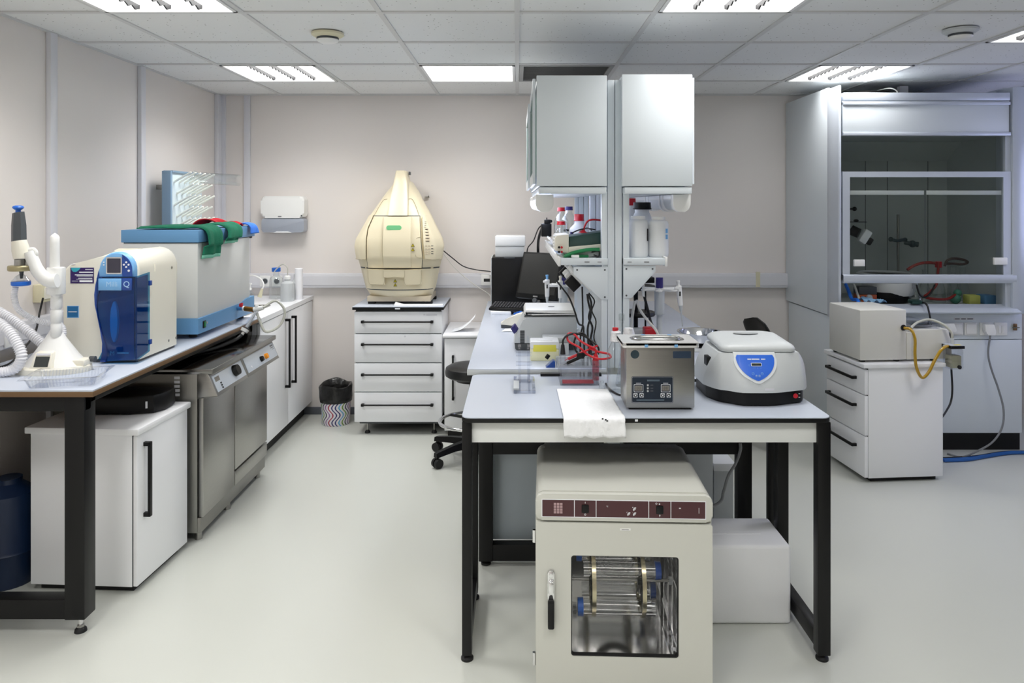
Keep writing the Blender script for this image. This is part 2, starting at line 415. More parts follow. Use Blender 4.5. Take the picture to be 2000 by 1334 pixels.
# ---------------------------------------------------------------- ceiling lights
def lamp(i, j, label, kind='l'):
    x0, y0 = i * .6, 2.64 + j * .6; x1, y1 = x0 + .6, y0 + .6
    t = thing('ceiling_light', label, 'ceiling light', (x0 + .3, y0 + .3, CEIL), group='square lights set in the ceiling grid')
    fr = MB(); m = .014
    fr.box(x0 + m, x1 - m, y0 + m, y0 + m + .016, CEIL - .004, CEIL + .075).box(x0 + m, x1 - m, y1 - m - .016, y1 - m, CEIL - .004, CEIL + .075)
    fr.box(x0 + m, x0 + m + .016, y0 + m, y1 - m, CEIL - .004, CEIL + .075).box(x1 - m - .016, x1 - m, y0 + m, y1 - m, CEIL - .004, CEIL + .075)
    fr.box(x0 + m, x1 - m, y0 + m, y1 - m, CEIL + .076, CEIL + .082)
    fr.build('frame', M_lampf, t)
    q = m + .016
    la = bpy.data.lights.new('tube_light', 'AREA'); la.shape = 'SQUARE'; la.size = .5; la.energy = LAMP_W * {(1, 0): .6, (3, 3): .5, (4, 1): .6}.get((i, j), 1.0); la.spread = math.radians(SPREAD); la.color = (1, .985, .965)
    lo = bpy.data.objects.new('tube_light', la); COL.objects.link(lo); lo.parent = t; lo.location = (0, 0, -.006)
    if kind == 'd':
        MB().box(x0 + q, x1 - q, y0 + q, y1 - q, CEIL + .004, CEIL + .010).build('diffuser', E_lamp, t)
        return t
    MB().box(x0 + q, x1 - q, y0 + q, y1 - q, CEIL + .026, CEIL + .032).build('lamp_panel', E_lamp, t)
    lv = MB()
    for k in range(0, 5):
        xx = x0 + q + (x1 - x0 - 2 * q) * k / 4
        if k in (0, 4): continue
        yy0, yy1 = y0 + q, y1 - q; N = 18
        pr = [(yy0, CEIL + .026)] + [(yy0 + (yy1 - yy0) * r / N, CEIL + (-.002 if r % 2 else .010)) for r in range(N + 1)] + [(yy1, CEIL + .026)]
        lv.prism(pr, 'x', xx - .0035, xx + .0035)
    lv.build('louvre', M_louvre, t)
    return t
lab = {(-3, 0): 'large louvred ceiling light at the top edge, on the dispenser arm side', (1, 0): 'louvred ceiling light cut by the top edge, nearer than the two wall cabinets',
       (-3, 3): 'louvred ceiling light above the paper towel dispenser and drying rack', (-1, 3): 'bright plain white ceiling light panel without louvre above the cream imager',
       (3, 3): 'louvred ceiling light just in front of the fume hood top', (4, 1): 'ceiling light at the right edge, only its corner in view beside a smoke detector'}
for (i, j), k in LAMPS.items():
    if (i, j) in lab: lamp(i, j, lab[(i, j)], k)
rear = None
for (i, j), k in LAMPS.items():
    if (i, j) not in lab:
        t = lamp(i, j, 'louvred ceiling light over the front part of the room', k); t['group'] = 'louvred lights over the front part of the room'
x0, y0 = VENT[0] * .6, 2.64 + VENT[1] * .6
t = thing('ceiling_vent', 'grey slatted square air vent in the ceiling next to the plain light panel', 'vent', (x0 + .3, y0 + .3, CEIL))
MB().plate(rr(x0 + .014, x0 + .586, y0 + .014, y0 + .586, .003, 1), rr(x0 + .04, x0 + .56, y0 + .04, y0 + .56, .003, 1), 'z', CEIL - .003, CEIL + .02).build('frame', M_vent, t)
v = MB()
for k in range(16):
    yy = y0 + .05 + .5 * k / 15; v.hexa([(x0 + .04, yy, CEIL + .004), (x0 + .56, yy, CEIL + .004), (x0 + .56, yy + .003, CEIL + .004), (x0 + .04, yy + .003, CEIL + .004), (x0 + .04, yy + .02, CEIL + .03), (x0 + .56, yy + .02, CEIL + .03), (x0 + .56, yy + .023, CEIL + .03), (x0 + .04, yy + .023, CEIL + .03)])
v.build('slats', M_vent, t); MB().box(x0 + .02, x0 + .58, y0 + .02, y0 + .58, CEIL + .05, CEIL + .055).build('duct_plate', M_dark, t)
def detector(x, y, label, m):
    t = thing('smoke_detector', label, 'smoke detector', (x, y, CEIL), group='round ceiling smoke detectors')
    MB().lathe([(.0, 0), (.078, 0), (.078, -.010), (.062, -.020), (.055, -.022), (0, -.022)], (x, y, CEIL)).build('mounting_base', m, t)
    MB().lathe([(0, -.022), (.05, -.022), (.05, -.030), (.054, -.034), (.05, -.040), (.03, -.048), (0, -.050)], (x, y, CEIL)).build('sensor_head', M_plast, t)
    MB().lathe([(.0, -.0215), (.053, -.0215), (.053, -.031), (0, -.031)], (x, y, CEIL)).build('vent_ring', M_dark, t)
detector(-.925, 3.625, 'yellowed round smoke detector on the ceiling, on the cream imager side', M_det)
detector(2.12, 3.55, 'grey white round smoke detector on the ceiling in front of the fume hood', M_plastg)
# ---------------------------------------------------------------- left wall fittings
def socket(t, c, u, v, s=.08, plug=None, m=M_plast):
    c, u, v = Vector(c), Vector(u), Vector(v); nrm = u.cross(v)
    o = MB().obox(c, u, v, s, s, .010, .003).build('socket_plate', m, t)
    k = MB(); k.cyl(c + nrm * .0095, c + nrm * .014, s * .30, s * .30, 20)
    k.build('socket_rim', M_plastg, o)
    k = MB()
    for a in (-1, 1): k.cyl(c + nrm * .014 + u * (a * s * .12), c + nrm * .0145 + u * (a * s * .12), s * .04, s * .04, 8)
    k.cyl(c + nrm * .0138 , c + nrm * .0142, s * .24, s * .24, 16)
    k.build('pin_holes', M_dark, o)
xw = XL + .052
t = thing('wall_socket', 'white round power socket on the left wall trunking with a black plug in it', 'wall socket', (xw, 3.10, 1.02), group='sockets along the left wall trunking')
socket(t, (xw, 3.10, 1.02), -UY * -1, UZ, .085)
pl = MB().cyl((xw + .014, 3.10, 1.02), (xw + .05, 3.10, 1.015), .022, .016).build('plug', M_blackp, t)
t = thing('wall_socket', 'white round power socket on the left wall trunking, the nearest one to the corrugated hoses', 'wall socket', (xw, 2.98, 1.02), group='sockets along the left wall trunking')
socket(t, (xw, 2.98, 1.02), UY, UZ, .085)
t = thing('wall_socket', 'open white socket behind the dispenser column on the left wall trunking', 'wall socket', (xw, 3.27, 1.02), group='sockets along the left wall trunking')
socket(t, (xw, 3.27, 1.02), UY, UZ, .085)
tag(MB().tube([(xw + .05, 3.10, 1.015), (xw + .08, 3.08, 1.0), (xw + .085, 3.05, .955), (xw + .05, 2.98, .93), (xw + .01, 2.8, .926), (xw + .005, 2.76, .926)], .0045).build('power_cable', M_cable), 'black power cable hanging from the plug on the left wall trunking', 'cable')
tag(MB().tube([(xw + .03, 3.45, 1.17), (xw + .02, 3.44, 1.10), (xw + .05, 3.36, 1.02), (xw + .08, 3.22, .965), (xw + .09, 3.12, .93), (xw + .05, 3.0, .926)], .0045).build('power_cable', M_cable), 'black cable running diagonally behind the white dispenser column', 'cable')
t = thing('junction_box', 'small ivory junction box on the left wall behind the dispenser column', 'junction box', (XL, 3.56, 1.15))
MB().box(XL, XL + .045, 3.50, 3.61, 1.14, 1.225, .004).build('cover', M_det, t); MB().box(XL + .044, XL + .047, 3.515, 3.595, 1.155, 1.21).build('lid', M_ivory, t)
# paper towel dispenser on the back wall
yd = YB - .11; xa, xb = X(509, yd), X(594, yd); zt, zm, zb = Z(383, yd), Z(426, yd), Z(454, yd)
t = thing('towel_dispenser', 'white and grey paper towel dispenser on the back wall', 'towel dispenser', ((xa + xb) / 2, YB, zb))
MB().prism(rr(xa, xb, zm, zt, .035, 7), 'y', yd, YB - .001, .018, 4).build('cover', M_plast, t)
pts = rr(xa + .004, xb - .004, zb, zm - .002, .02); MB().prism(pts, 'y', yd + .006, YB - .002, .006).build('lower_body', mat('dispenser_grey', (160, 166, 178), .3), t)
MB().prism([(xa + .09, zb - .002), (xa + .12, zb + .008), (xa + .20, zb + .008), (xa + .24, zb - .002)], 'y', yd + .004, yd + .05).build('paper_slot', M_paper, t)
MB().cyl((xb - .02, yd - .001, zm + .018), (xb - .02, yd + .004, zm + .018), .006).build('lock', M_dark, t)
bars(MB(), ((xa + xb) / 2 - .02, yd - .0005, zm + .012), UX, UZ, [(0, 0, .026, .008)]).build('logo', M_mark, t)
# ================================================================ LEFT WORK BENCH
xf, yn, yb2, zt = -1.56, 2.73, 4.515, .92
t = thing('work_bench', 'long black framed work bench with lavender top along the left wall', 'workbench', (-1.92, 3.6, 0))
top = MB().box(XL + .055, xf, yn, yb2, .894, .914, .002).build('tabletop', M_edgeb, t)
MB().box(XL + .055, xf - .001, yn + .001, yb2 - .001, .9135, .92, .001).build('laminate_surface', M_lam, top)
MB().box(XL + .06, xf - .043, yn + .025, yn + .065, .835, .893, .003).box(xf - .085, xf - .043, yn + .06, yb2 - .03, .858, .893, .003).box(XL + .06, xf - .043, yb2 - .06, yb2 - .02, .835, .893, .003).box(XL + .06, XL + .1, yn + .06, yb2 - .06, .845, .893).build('top_rail', M_black, t)
for y in (yn + .02, yb2 - .095):
    MB().box(xf - .118, xf - .043, y, y + .075, .062, .893, .004).build('leg', M_black, t)
    MB().box(XL + .06, XL + .12, y, y + .075, .062, .893, .004).build('leg', M_black, t)
    MB().box(XL + .11, xf - .06, y + .005, y + .07, .062, .135, .004).build('floor_rail', M_black, t)
    for x in (xf - .080, XL + .09):
        f = MB().cyl((x, y + .04, .014), (x, y + .04, .07), .008).build('foot', M_chrome, t)
        MB().lathe([(0, 0), (.022, 0), (.02, .01), (.012, .018), (0, .018)], (x, y + .04, 0)).build('rubber_pad', M_rubber, f)
        MB().lathe([(0, .018), (.014, .018), (.014, .026), (0, .026)], (x, y + .04, 0), 6).build('nut', M_steel, f)
# white cabinet under it
R = Matrix.Translation((-1.563, 3.05, 0)) @ Matrix.Rotation(-math.radians(3.5), 4, 'Z')
t = thing('base_cabinet', 'white cabinet with one tall black handle under the left bench', 'cabinet', (-1.563, 3.05, 0), -math.radians(3.5))
MB().box(-.455, -.02, 0, .415, .03, .655, .002).build('body', M_white, t, True)
MB().box(-.475, .012, -.01, .424, .655, .682, .004).build('top_panel', M_white, t, True)
MB().box(-.0205, -.019, .002, .415, .03, .655).build('door_gap', M_dark, t, True)
MB().box(-.018, .0, .004, .413, .03, .65, .003).build('door', M_white, t, True)
dr = [c for c in t.children if c.name.startswith('door')][0]
MB().box(.0, .028, .048, .066, .30, .316).box(.0, .028, .048, .066, .595, .611).box(.018, .03, .048, .066, .30, .611, .002).build('handle', M_black, dr, True)
MB().box(-.43, -.03, .03, .38, 0, .031).build('plinth', M_rubber, t, True)
# black unit on the cabinet
t = thing('black_device', 'flat black device lying on the white cabinet under the left bench', 'device', (-1.78, 3.32, .684))
MB().prism([(-1.97, 3.24), (-1.70, 3.24), (-1.60, 3.27), (-1.57, 3.33), (-1.575, 3.42), (-1.97, 3.44)], 'z', .684, .765, .012).build('case', M_blackp, t)
MB().obox((-1.625, 3.255, .725), (.9, .28, 0), UZ, .008, .03, .0015).build('white_label', M_markw, t)
# dark drum in the shade
tag(MB().lathe([(0, 0), (.10, 0), (.105, .01), (.105, .13), (.11, .14), (.105, .15), (.105, .33), (.10, .38), (.05, .42), (.05, .44), (0, .44)], (-2.17, 3.17, 0)).build('plastic_drum', M_bluebarrel), 'dark blue plastic drum in the shade behind the white cabinet under the left bench', 'drum')
tag(MB().tube([(-2.21, 2.95, .89), (-2.2, 2.96, .75), (-2.19, 3.0, .6), (-2.2, 2.93, .45), (-2.215, 2.95, .30), (-2.19, 2.9, .12), (-2.1, 2.95, .008)], .006).build('power_cable', M_cable), 'black cable hanging down under the left bench next to the drum', 'cable')
# ---------------------------------------------------------------- glassware washer
t = thing('glassware_washer', 'stainless steel glassware washer with slanted control panel', 'washer', (-1.85, 3.95, 0))
y0, y1, ys = 3.515, 4.42, 3.915
MB().box(-2.2, -1.515, y0, y1, .05, .80, .002).build('body', M_steels, t)
MB().box(-2.22, -1.442, y0 - .006, y1 + .012, .80, .826, .003).build('lid', M_steelp, t)
MB().box(-1.443, -1.440, y0 - .006, y1 + .012, .801, .825, .001).build('lid_edge', M_steel, t)
def cpanel(a, b, name):
    o = MB().prism([(-1.515, .80), (-1.462, .80), (-1.416, .694), (-1.485, .694), (-1.515, .68)], 'y', a, b, .003).build(name, M_steel, t)
    u = UY; c0 = Vector((-1.439, (a + b) / 2, .748)); vv = Vector((-.046, 0, .106)).normalized()
    MB().obox(c0 + u.cross(vv) * .0005, u, vv, (b - a) - .03, .082, .0015, .002).build('control_film', M_alu, o)
    return o, c0, vv
o, c0, vv = cpanel(y0, ys - .002, 'control_panel')
nn = UY.cross(vv)
MB().obox(c0 - UY * .14 + vv * .018 + nn * .002, UY, vv, .05, .022, .001).build('display', M_led, o)
k = c0 + UY * .07 + vv * .008; MB().cyl(k + nn * .002, k + nn * .026, .030, .026).build('dial_knob', M_blackp, o)
for q in range(3): MB().obox(c0 - UY * .12 + vv * (-.008 - .012 * q) + nn * .002, UY, vv, .012, .008, .003, .001).build('button', M_markb, o)
o, c0, vv = cpanel(ys + .002, y1, 'control_panel')
for dy, m_, nm in ((-.015, M_blackp, 'knob'), (.06, M_orange, 'warning_lamp')):
    k = c0 + UY * dy - vv * .01 + nn * .002; MB().cyl(k, k + nn * .015, .016, .014).build(nm, m_, o)
k = c0 - UY * .17 - vv * .02 + nn * .002; MB().cyl(k, k + nn * .002, .006).build('indicator', M_markw, o)
bars(MB(), c0 + UY * .2 + vv * .02 + nn * .002, UY, vv, [(0, .008, .05, .008), (0, -.004, .045, .004), (.005, -.014, .025, .003)]).build('printed_marks', M_mark, o)
MB().box(-1.5155, -1.5145, y0 + .003, y1 - .002, .115, .69).build('panel_gap', M_rubber, t)
MB().box(-1.513, -1.488, y0 + .006, ys - .006, .12, .685, .003).build('front_panel', M_steel, t)
d = MB().box(-1.513, -1.488, ys + .006, y1 - .002, .203, .685, .003).build('door', M_steel, t)
MB().box(-1.4885, -1.4865, ys + .08, ys + .27, .655, .672).build('grip_label', M_alu, d)
MB().box(-1.513, -1.488, ys + .006, y1 - .002, .12, .193, .003).build('lower_panel', M_steel, t)
MB().box(-2.15, -1.50, y0 + .004, y1 - .004, .045, .118, .002).build('plinth', M_steels, t)
for x in (-1.53, -2.15):
    for y in (y0 + .05, ys, y1 - .05): MB().cyl((x, y, 0), (x, y, .046), .018, .014, 14).build('foot', M_steel, t)
for q in range(5): MB().obox((-1.61, y0 - .0005, .795 - q * .020 - .012), UX, UZ, .026, .013, .001).build('status_label', M_trunk, t)
# ---------------------------------------------------------------- sink counter
t = thing('sink_cabinet', 'white two door cabinet with tall black handles in the far left corner', 'cabinet', (-1.9, 5.1, 0))
MB().box(XL + .01, -1.592, 4.54, YB - .005, .09, .878).build('body', M_white, t)
MB().box(-1.5925, -1.5915, 4.54, YB - .006, .095, .876).build('door_gap', M_dark, t)
for a, b, h in ((4.54, 5.095, 5.03), (5.099, YB - .006, 5.17)):
    d = MB().box(-1.591, -1.57, a, b, .10, .872, .003).build('door', M_white, t)
    MB().box(-1.571, -1.535, h - .008, h + .008, .365, .381).box(-1.571, -1.535, h - .008, h + .008, .815, .831).box(-1.547, -1.535, h - .008, h + .008, .365, .831, .002).build('handle', M_black, d)
MB().box(XL + .02, -1.63, 4.55, YB - .01, 0, .09).build('plinth', M_rubber, t)
t = thing('counter_top', 'white worktop with a sink on the far left cabinet', 'worktop', (-1.9, 5.1, .88))
MB().plate(rr(XL + .005, -1.56, 4.53, YB - .002, .002, 2), rr(-2.17, -1.70, 4.62, 5.12, .04, 2), 'z', .88, .91).build('slab', M_white, t)
s = MB().plate(rr(-2.18, -1.69, 4.61, 5.13, .045, 4), rr(-2.15, -1.72, 4.64, 5.10, .04, 4), 'z', .909, .914)
s.plate(rr(-2.16, -1.71, 4.63, 5.11, .04, 4), rr(-2.15, -1.72, 4.64, 5.10, .04, 4), 'z', .885, .912).build('sink_rim', M_steel, t)
MB().box(-2.15, -1.72, 4.64, 5.10, .884, .887).build('sink_bowl', M_darksteel, t)
t = thing('tap', 'curved white tap with ivory nozzle behind the sink', 'tap', (-2.05, 5.45, .91))
MB().lathe([(0, 0), (.02, 0), (.02, .03), (.012, .04), (.012, .12), (0, .12)], (-2.06, 5.42, .91)).build('base', M_plast, t)
MB().tube([P(470, 560, 5.42), P(478, 543, 5.42), P(492, 538, 5.4), P(508, 544, 5.38), P(515, 556, 5.36), P(512, 566, 5.35)], .006).build('spout', M_plast, t)
MB().cyl(P(512, 564, 5.35), P(507, 580, 5.35), .008, .016).build('nozzle', M_det, t)
def squeeze(x, y, z, r, h, m, name='bottle'): pass
t = thing('wash_bottle', 'white wash bottle with a bent spout on the sink counter', 'bottle', (-1.655, 5.35, .91))
MB().lathe([(0, 0), (.044, 0), (.048, .006), (.048, .115), (.044, .13), (.02, .146), (.018, .16), (0, .16)], (-1.655, 5.35, .91)).build('body', M_frost, t)
MB().lathe([(0, .158), (.022, .158), (.022, .178), (.012, .184), (0, .184)], (-1.655, 5.35, .91)).build('cap', M_plast, t)
MB().tube([(-1.655, 5.35, 1.09), (-1.657, 5.35, 1.15), (-1.69, 5.35, 1.175), (-1.735, 5.35, 1.14), (-1.75, 5.35, 1.12)], .004).build('spout', M_ctube, t)
t = thing('wash_bottle', 'clear bottle half hidden behind the white wash bottle', 'bottle', (-1.63, 5.47, .91))
MB().lathe([(0, 0), (.042, 0), (.045, .006), (.045, .12), (.02, .15), (.018, .165), (0, .165)], (-1.625, 5.47, .91)).build('body', M_frost, t)
MB().lathe([(0, .163), (.02, .163), (.02, .185), (0, .185)], (-1.625, 5.47, .91)).build('cap', M_frost, t)
t = thing('reagent_bottle', 'clear glass bottle with a blue cap on the sink counter', 'bottle', (-1.785, 5.5, .91))
MB().lathe([(0, 0), (.046, 0), (.05, .006), (.05, .13), (.045, .15), (.022, .17), (.02, .20), (.0, .20)], (-1.785, 5.5, .91)).build('body', G_clear, t)
MB().lathe([(0, .199), (.03, .199), (.032, .203), (.032, .228), (0, .23)], (-1.785, 5.5, .91)).build('cap', M_blue, t)
t = thing('soap_pump', 'small clear pump bottle beside the furnace on the sink counter', 'bottle', (-1.93, 5.3, .91))
MB().lathe([(0, 0), (.026, 0), (.028, .004), (.028, .06), (.01, .075), (.01, .085), (0, .085)], (-1.905, 5.3, .91)).build('body', G_clear, t)
MB().lathe([(0, .085), (.012, .085), (.012, .10), (.004, .102), (.004, .125), (.012, .126), (.012, .135), (0, .135)], (-1.905, 5.3, .91)).build('pump', M_plast, t)
tag(MB().lathe([(0, 0), (.027, 0), (.029, .004), (.028, .05), (.030, .1), (.028, .15), (.029, .225), (.024, .228), (.012, .228), (.012, .20), (0, .20)], (-1.603, 5.45, .91)).build('foil_roll', mat('white_film_roll', (236, 236, 240), .45, bump=.6, bscale=25)), 'upright white film roll at the end of the sink counter', 'roll')
t = thing('wall_socket', 'double white power socket on the back wall trunking above the sink counter', 'wall socket', (X(532, YB), YB - .055, 1.02))
for px in (520, 543): socket(t, (X(px - 2, 5.63), YB - .054, Z(549, 5.63)), UX, UZ, .082)
# ---------------------------------------------------------------- drying rack on the left wall
t = thing('drying_rack', 'pale blue wall drying rack with rows of ivory pegs', 'drying rack', (-2.2, 4.85, 1.2))
xr = -2.165; ya, yb_ = 4.64, 5.10
MB().box(-2.205, xr, ya, yb_, 1.22, 1.81, .003).build('board', M_pegb, t)
MB().box(-2.21, xr + .012, ya - .025, ya, 1.215, 1.815, .004).box(-2.21, xr + .012, ya, yb_, 1.806, 1.818).build('frame', mat('rack_edge_blue', (132, 160, 184), .4), t)
MB().box(-2.284, -2.2, ya + .06, ya + .09, 1.70, 1.73).box(-2.284, -2.2, yb_ - .09, yb_ - .06, 1.70, 1.73).build('wall_bracket', M_steel, t)
for r_ in range(7):
    for c_ in range(6):
        y = ya + .045 + c_ * .072 + (.036 if r_ % 2 else 0); z = 1.745 - r_ * .073
        if y > yb_ - .02: continue
        MB().cyl((xr - .004, y, z), (xr + .105, y, z + .062), .0078, .0065, 8).sphere((xr + .105, y, z + .062), .0068, 8).build('peg', mat('peg_cream', (255, 253, 242), .4) if 'peg_cream' not in MATS else MATS['peg_cream'], t)
tag(MB().cyl((-2.10, 4.93, 1.782), (-1.835, 4.90, 1.765), .037, .037, 28, True).build('measuring_cylinder', glass('thick_clear_plastic', (.93, .95, .96), .16)), 'wide clear cylinder hanging on a peg of the drying rack', 'glassware')
tag(MB().sphere((-2.085, 4.80, 1.80), .024, 16).cyl((-2.09, 4.80, 1.78), (-2.14, 4.8, 1.74), .008, .008, 12).build('glass_flask', G_clear), 'small round glass flask hung upside down on the drying rack', 'glassware')
# ---------------------------------------------------------------- furnace / water bath with towels
xa, xb, ya, yb_ = -2.0, -1.622, 3.77, 4.56
t = thing('water_bath', 'large grey and steel blue water bath with towels on its lid', 'water bath', (-1.8, 4.15, .92))
def oct_(a, b, c, d, k): return [(a, c), (b - .0, c), (b, c), (b, d - k), (b - k, d), (a, d)]
MB().prism([(xa, ya), (xb, ya), (xb, yb_ - .06), (xb - .03, yb_), (xa, yb_)], 'z', 1.0, 1.408, .004).build('body', M_greyb, t)
b0 = MB(); e = .006
b0.prism([(ya - e, .945), (yb_ + e, .945), (yb_ + e, 1.045), (yb_ - .12, 1.045), (yb_ - .22, 1.026), (ya - e, 1.026)], 'x', xa - e, xb + e, .003)
b0.build('base', M_blueb, t)
MB().box(xa - .008, xb + .008, ya - .008, yb_ + .01, 1.411, 1.475, .003).build('lid', M_blueb, t)
MB().box(xa, xb - .004, ya + .004, yb_ - .004, 1.40, 1.412).build('seal', M_rubber, t)
for x in (xa + .04, xb - .05):
    for y in (ya + .06, yb_ - .08): MB().cyl((x, y, .92), (x, y, .947), .02, .02, 14).build('foot', M_rubber, t)
s = MB().box(xb + .005, xb + .011, ya + .045, ya + .08, .968, 1.004, .002).build('switch', M_blackp, t)
MB().box(xb + .010, xb + .014, ya + .053, ya + .072, .973, .999, .001).build('rocker', M_greenl, s)
MB().cyl((xb + .004, ya + .093, .99), (xb + .010, ya + .093, .99), .006).build('pilot_lamp', M_chrome, t)
yt, zt_ = 4.29, 1.005
tp = MB().cyl((xb, yt, zt_), (xb + .05, yt - .01, zt_), .013, .011).build('drain_tap', mat('tap_blue', (66, 120, 170), .4), t)
MB().obox((xb + .03, yt, zt_ + .012), (1, -.3, .3), (0, .3, 1), .022, .034, .012, .003).build('tap_lever', M_red, tp)
MB().cyl((xb + .05, yt - .01, zt_), (xb + .115, yt - .03, zt_ - .005), .014, .015).build('brass_fitting', mat('aged_brass', (136, 96, 44), .35, .9), tp)
MB().cyl((xb + .045, yt - .008, zt_), (xb + .055, yt - .012, zt_), .015).cyl((xb + .112, yt - .03, zt_ - .005), (xb + .165, yt - .03, zt_ + .008), .016, .013).cyl((xb + .128, yt - .03, zt_ - .015), (xb + .128, yt - .03, zt_ + .022), .011).build('white_tee', M_plast, tp)
pA, pB = Vector((xb + .13, yt - .04, zt_ - .01)), Vector((xb + .085, yt - .09, zt_ - .105))
dl = pA.lerp(pB, .6)
MB().cyl(pA, pB, .014, .014, 18).build('filter_barrel', G_plex, tp); MB().cyl(pA.lerp(pB, .08), pA.lerp(pB, .9), .008, .008, 12).build('filter_core', M_frost, tp)
MB().cyl(pB, pB + (pB - pA) * .16, .023, .021, 14).cyl(pB + (pB - pA) * .16, pB + (pB - pA) * .34, .011, .008, 12).build('hose_connector', M_plast, tp)
tag(MB().tube([pB + (pB - pA) * .34, (xb + .05, yt - .17, .850), (xb + .0, yt - .35, .838), (xb - .1, yt - .55, .837), (xb - .25, yt - .6, .837)], .010).build('drain_hose', M_rubber), 'black drain hose lying on the steel washer lid', 'hose')
tag(MB().tube([(xb + .165, yt - .03, zt_ + .008), (xb + .22, yt + .02, zt_ + .04), (xb + .27, yt + .03, zt_ - .02), (xb + .25, yt - .0, zt_ - .10), (xb + .19, yt - .06, zt_ - .125), (xb + .15, yt - .05, zt_ - .06), (xb + .131, yt - .038, zt_ - .02)], .0075).build('clear_hose_loop', M_ctube), 'clear plastic hose looping from the drain tap fittings', 'hose')
def cloth(name, m, path, width_dir, w0, label, hem=None, t=.006, amp=.004, seed=1, nw=10):
    """a cloth laid along a path; width_dir gives its width; small folds"""
    p = crv(path, 8); wd = Vector(width_dir); rnd = random.Random(seed); ph = [rnd.random() * 6 for _ in range(4)]
    def pos(i, j):
        c = p[i]; f = j / nw - .5
        k = i / (len(p) - 1)
        wv = w0 * (1 + .05 * math.sin(5 * k + ph[0]))
        q = c + wd * (f * wv); a = amp * math.sin(9 * f + ph[1] + 2 * k) * (0.4 + k) + amp * .5 * math.sin(23 * f + ph[2] + 5 * k)
        tn = (p[min(i + 1, len(p) - 1)] - p[max(i - 1, 0)]).normalized(); nrm = wd.normalized().cross(tn)
        if nrm.z < -1e-3: nrm = -nrm
        return q + nrm * (a + abs(amp) * 1.2)
    def mk(i0, i1, nm, mm, par=None):
        mb = MB(); vs = [pos(i, j) for i in range(i0, i1 + 1) for j in range(nw + 1)]; W = nw + 1
        mb.add(vs, [(i * W + j, (i + 1) * W + j, (i + 1) * W + j + 1, i * W + j + 1) for i in range(i1 - i0) for j in range(nw)])
        return mb.build(nm, mm, par, sharp=80, mods=[solid(t)])
    N = len(p) - 1
    if hem:
        o = thing(name, label, 'towel' if 'towel' in name else 'cloth', tuple(path[0]))
        mk(0, N - hem, 'cloth_body', m, o); mk(N - hem, N, 'hem', M_towell, o); return o
    return tag(mk(0, N, name, m), label, 'cloth')
lx, lz = xb + .008, 1.475
cloth('green_towel', M_towel, [(-1.93, 3.87, lz + .004), (-1.83, 3.89, lz + .008), (-1.72, 3.90, lz + .006), (lx - .03, 3.905, lz + .007), (lx + .012, 3.905, lz - .015), (lx + .020, 3.91, lz - .08), (lx + .016, 3.90, lz - .15)], (0, 1, 0), .20, 'long green towel hanging over the front corner of the water bath lid', 2, amp=.006, seed=3)
cloth('green_towel', M_towel, [(-1.74, 4.19, lz + .010), (-1.68, 4.19, lz + .016), (lx - .02, 4.19, lz + .012), (lx + .014, 4.19, lz - .01), (lx + .024, 4.17, lz - .05), (lx + .022, 4.15, lz - .085)], (.0, 1, 0), .18, 'shorter green towel folded over the middle of the water bath lid edge', 3, amp=.006, seed=9)
cloth('blue_rag', M_ragb, [(-1.69, 4.50, lz + .006), (lx - .02, 4.50, lz + .012), (lx + .012, 4.50, lz - .005), (lx + .024, 4.49, lz - .045)], (0, 1, 0), .12, 'bright blue cloth at the far end of the water bath lid', seed=4)
cloth('red_rag', M_ragr, [(-1.80, 4.2, lz + .004), (-1.77, 4.22, lz + .030), (-1.72, 4.25, lz + .034), (-1.68, 4.30, lz + .008)], (.3, .9, 0), .12, 'crumpled red cloth on the water bath lid behind the green towels', amp=.008, seed=5)
cloth('red_rag', M_ragr, [(-1.70, 4.36, lz + .004), (-1.67, 4.37, lz + .018), (lx - .02, 4.38, lz + .006)], (.1, .9, 0), .08, 'small red cloth on the water bath lid next to the blue cloth', amp=.006, seed=6)
# ================================================================ WATER PURIFIER
T0 = .92; ya, yb_ = 3.21, 3.575
t = thing('water_purifier', 'ivory water purifier with navy blue dispensing bay on the left bench', 'water purifier', (-1.80, 3.39, T0))
pl = [(-1.966, .932), (-1.966, 1.29)]
pl += [(-1.966 + .055 * (1 - math.cos(a)), 1.29 + .06 * math.sin(a)) for a in [math.radians(15 * k) for k in range(1, 7)]]
pl += [(-1.86, 1.362), (-1.80, 1.378), (-1.75, 1.398), (-1.715, 1.402)]
pl += [(-1.715 + .079 * math.sin(a), 1.322 + .08 * math.cos(a)) for a in [math.radians(15 * k) for k in range(1, 7)]]
pl += [(-1.636, .932)]
body = MB().prism(pl, 'y', ya, yb_, .012, 3).build('body', M_ivory, t, sharp=50)
MB().box(-1.955, -1.645, ya + .01, yb_ - .01, T0, .933).build('foot_plate', M_dark, t)
MB().prism([(-1.82, 1.395), (-1.80, 1.405), (-1.70, 1.405), (-1.66, 1.375), (-1.632, 1.33), (-1.632, 1.30), (-1.64, 1.30)], 'y', ya + .14, ya + .143).build('shell_seam', M_ivory, t)
for y, z in ((yb_ - .06, 1.305), (yb_ - .015, .965), (yb_ - .09, .965)): MB().cyl((-1.6365, y, z), (-1.634, y, z), .006).build('screw', M_steel, t)
# front S-shaped side trim
def scurve(off):
    return [(X(px, 3.2) + off, Z(py, 3.2)) for px, py in ((203, 514), (195, 530), (190, 555), (187, 575), (188, 595), (194, 620), (199, 645), (203, 670), (203, 690), (198, 706))]
MB().prism(scurve(0) + [(-1.65, .934), (-1.65, 1.31), (-1.76, 1.34)], 'y', ya - .012, ya + .02).build('bay_recess', M_navyd, t)
MB().prism(scurve(0) + [(p[0] + .012 + .012 * math.sin(i * .9), p[1]) for i, p in list(enumerate(scurve(0)))[::-1]], 'y', ya - .024, ya - .002, .002).build('side_trim', M_navy, t)
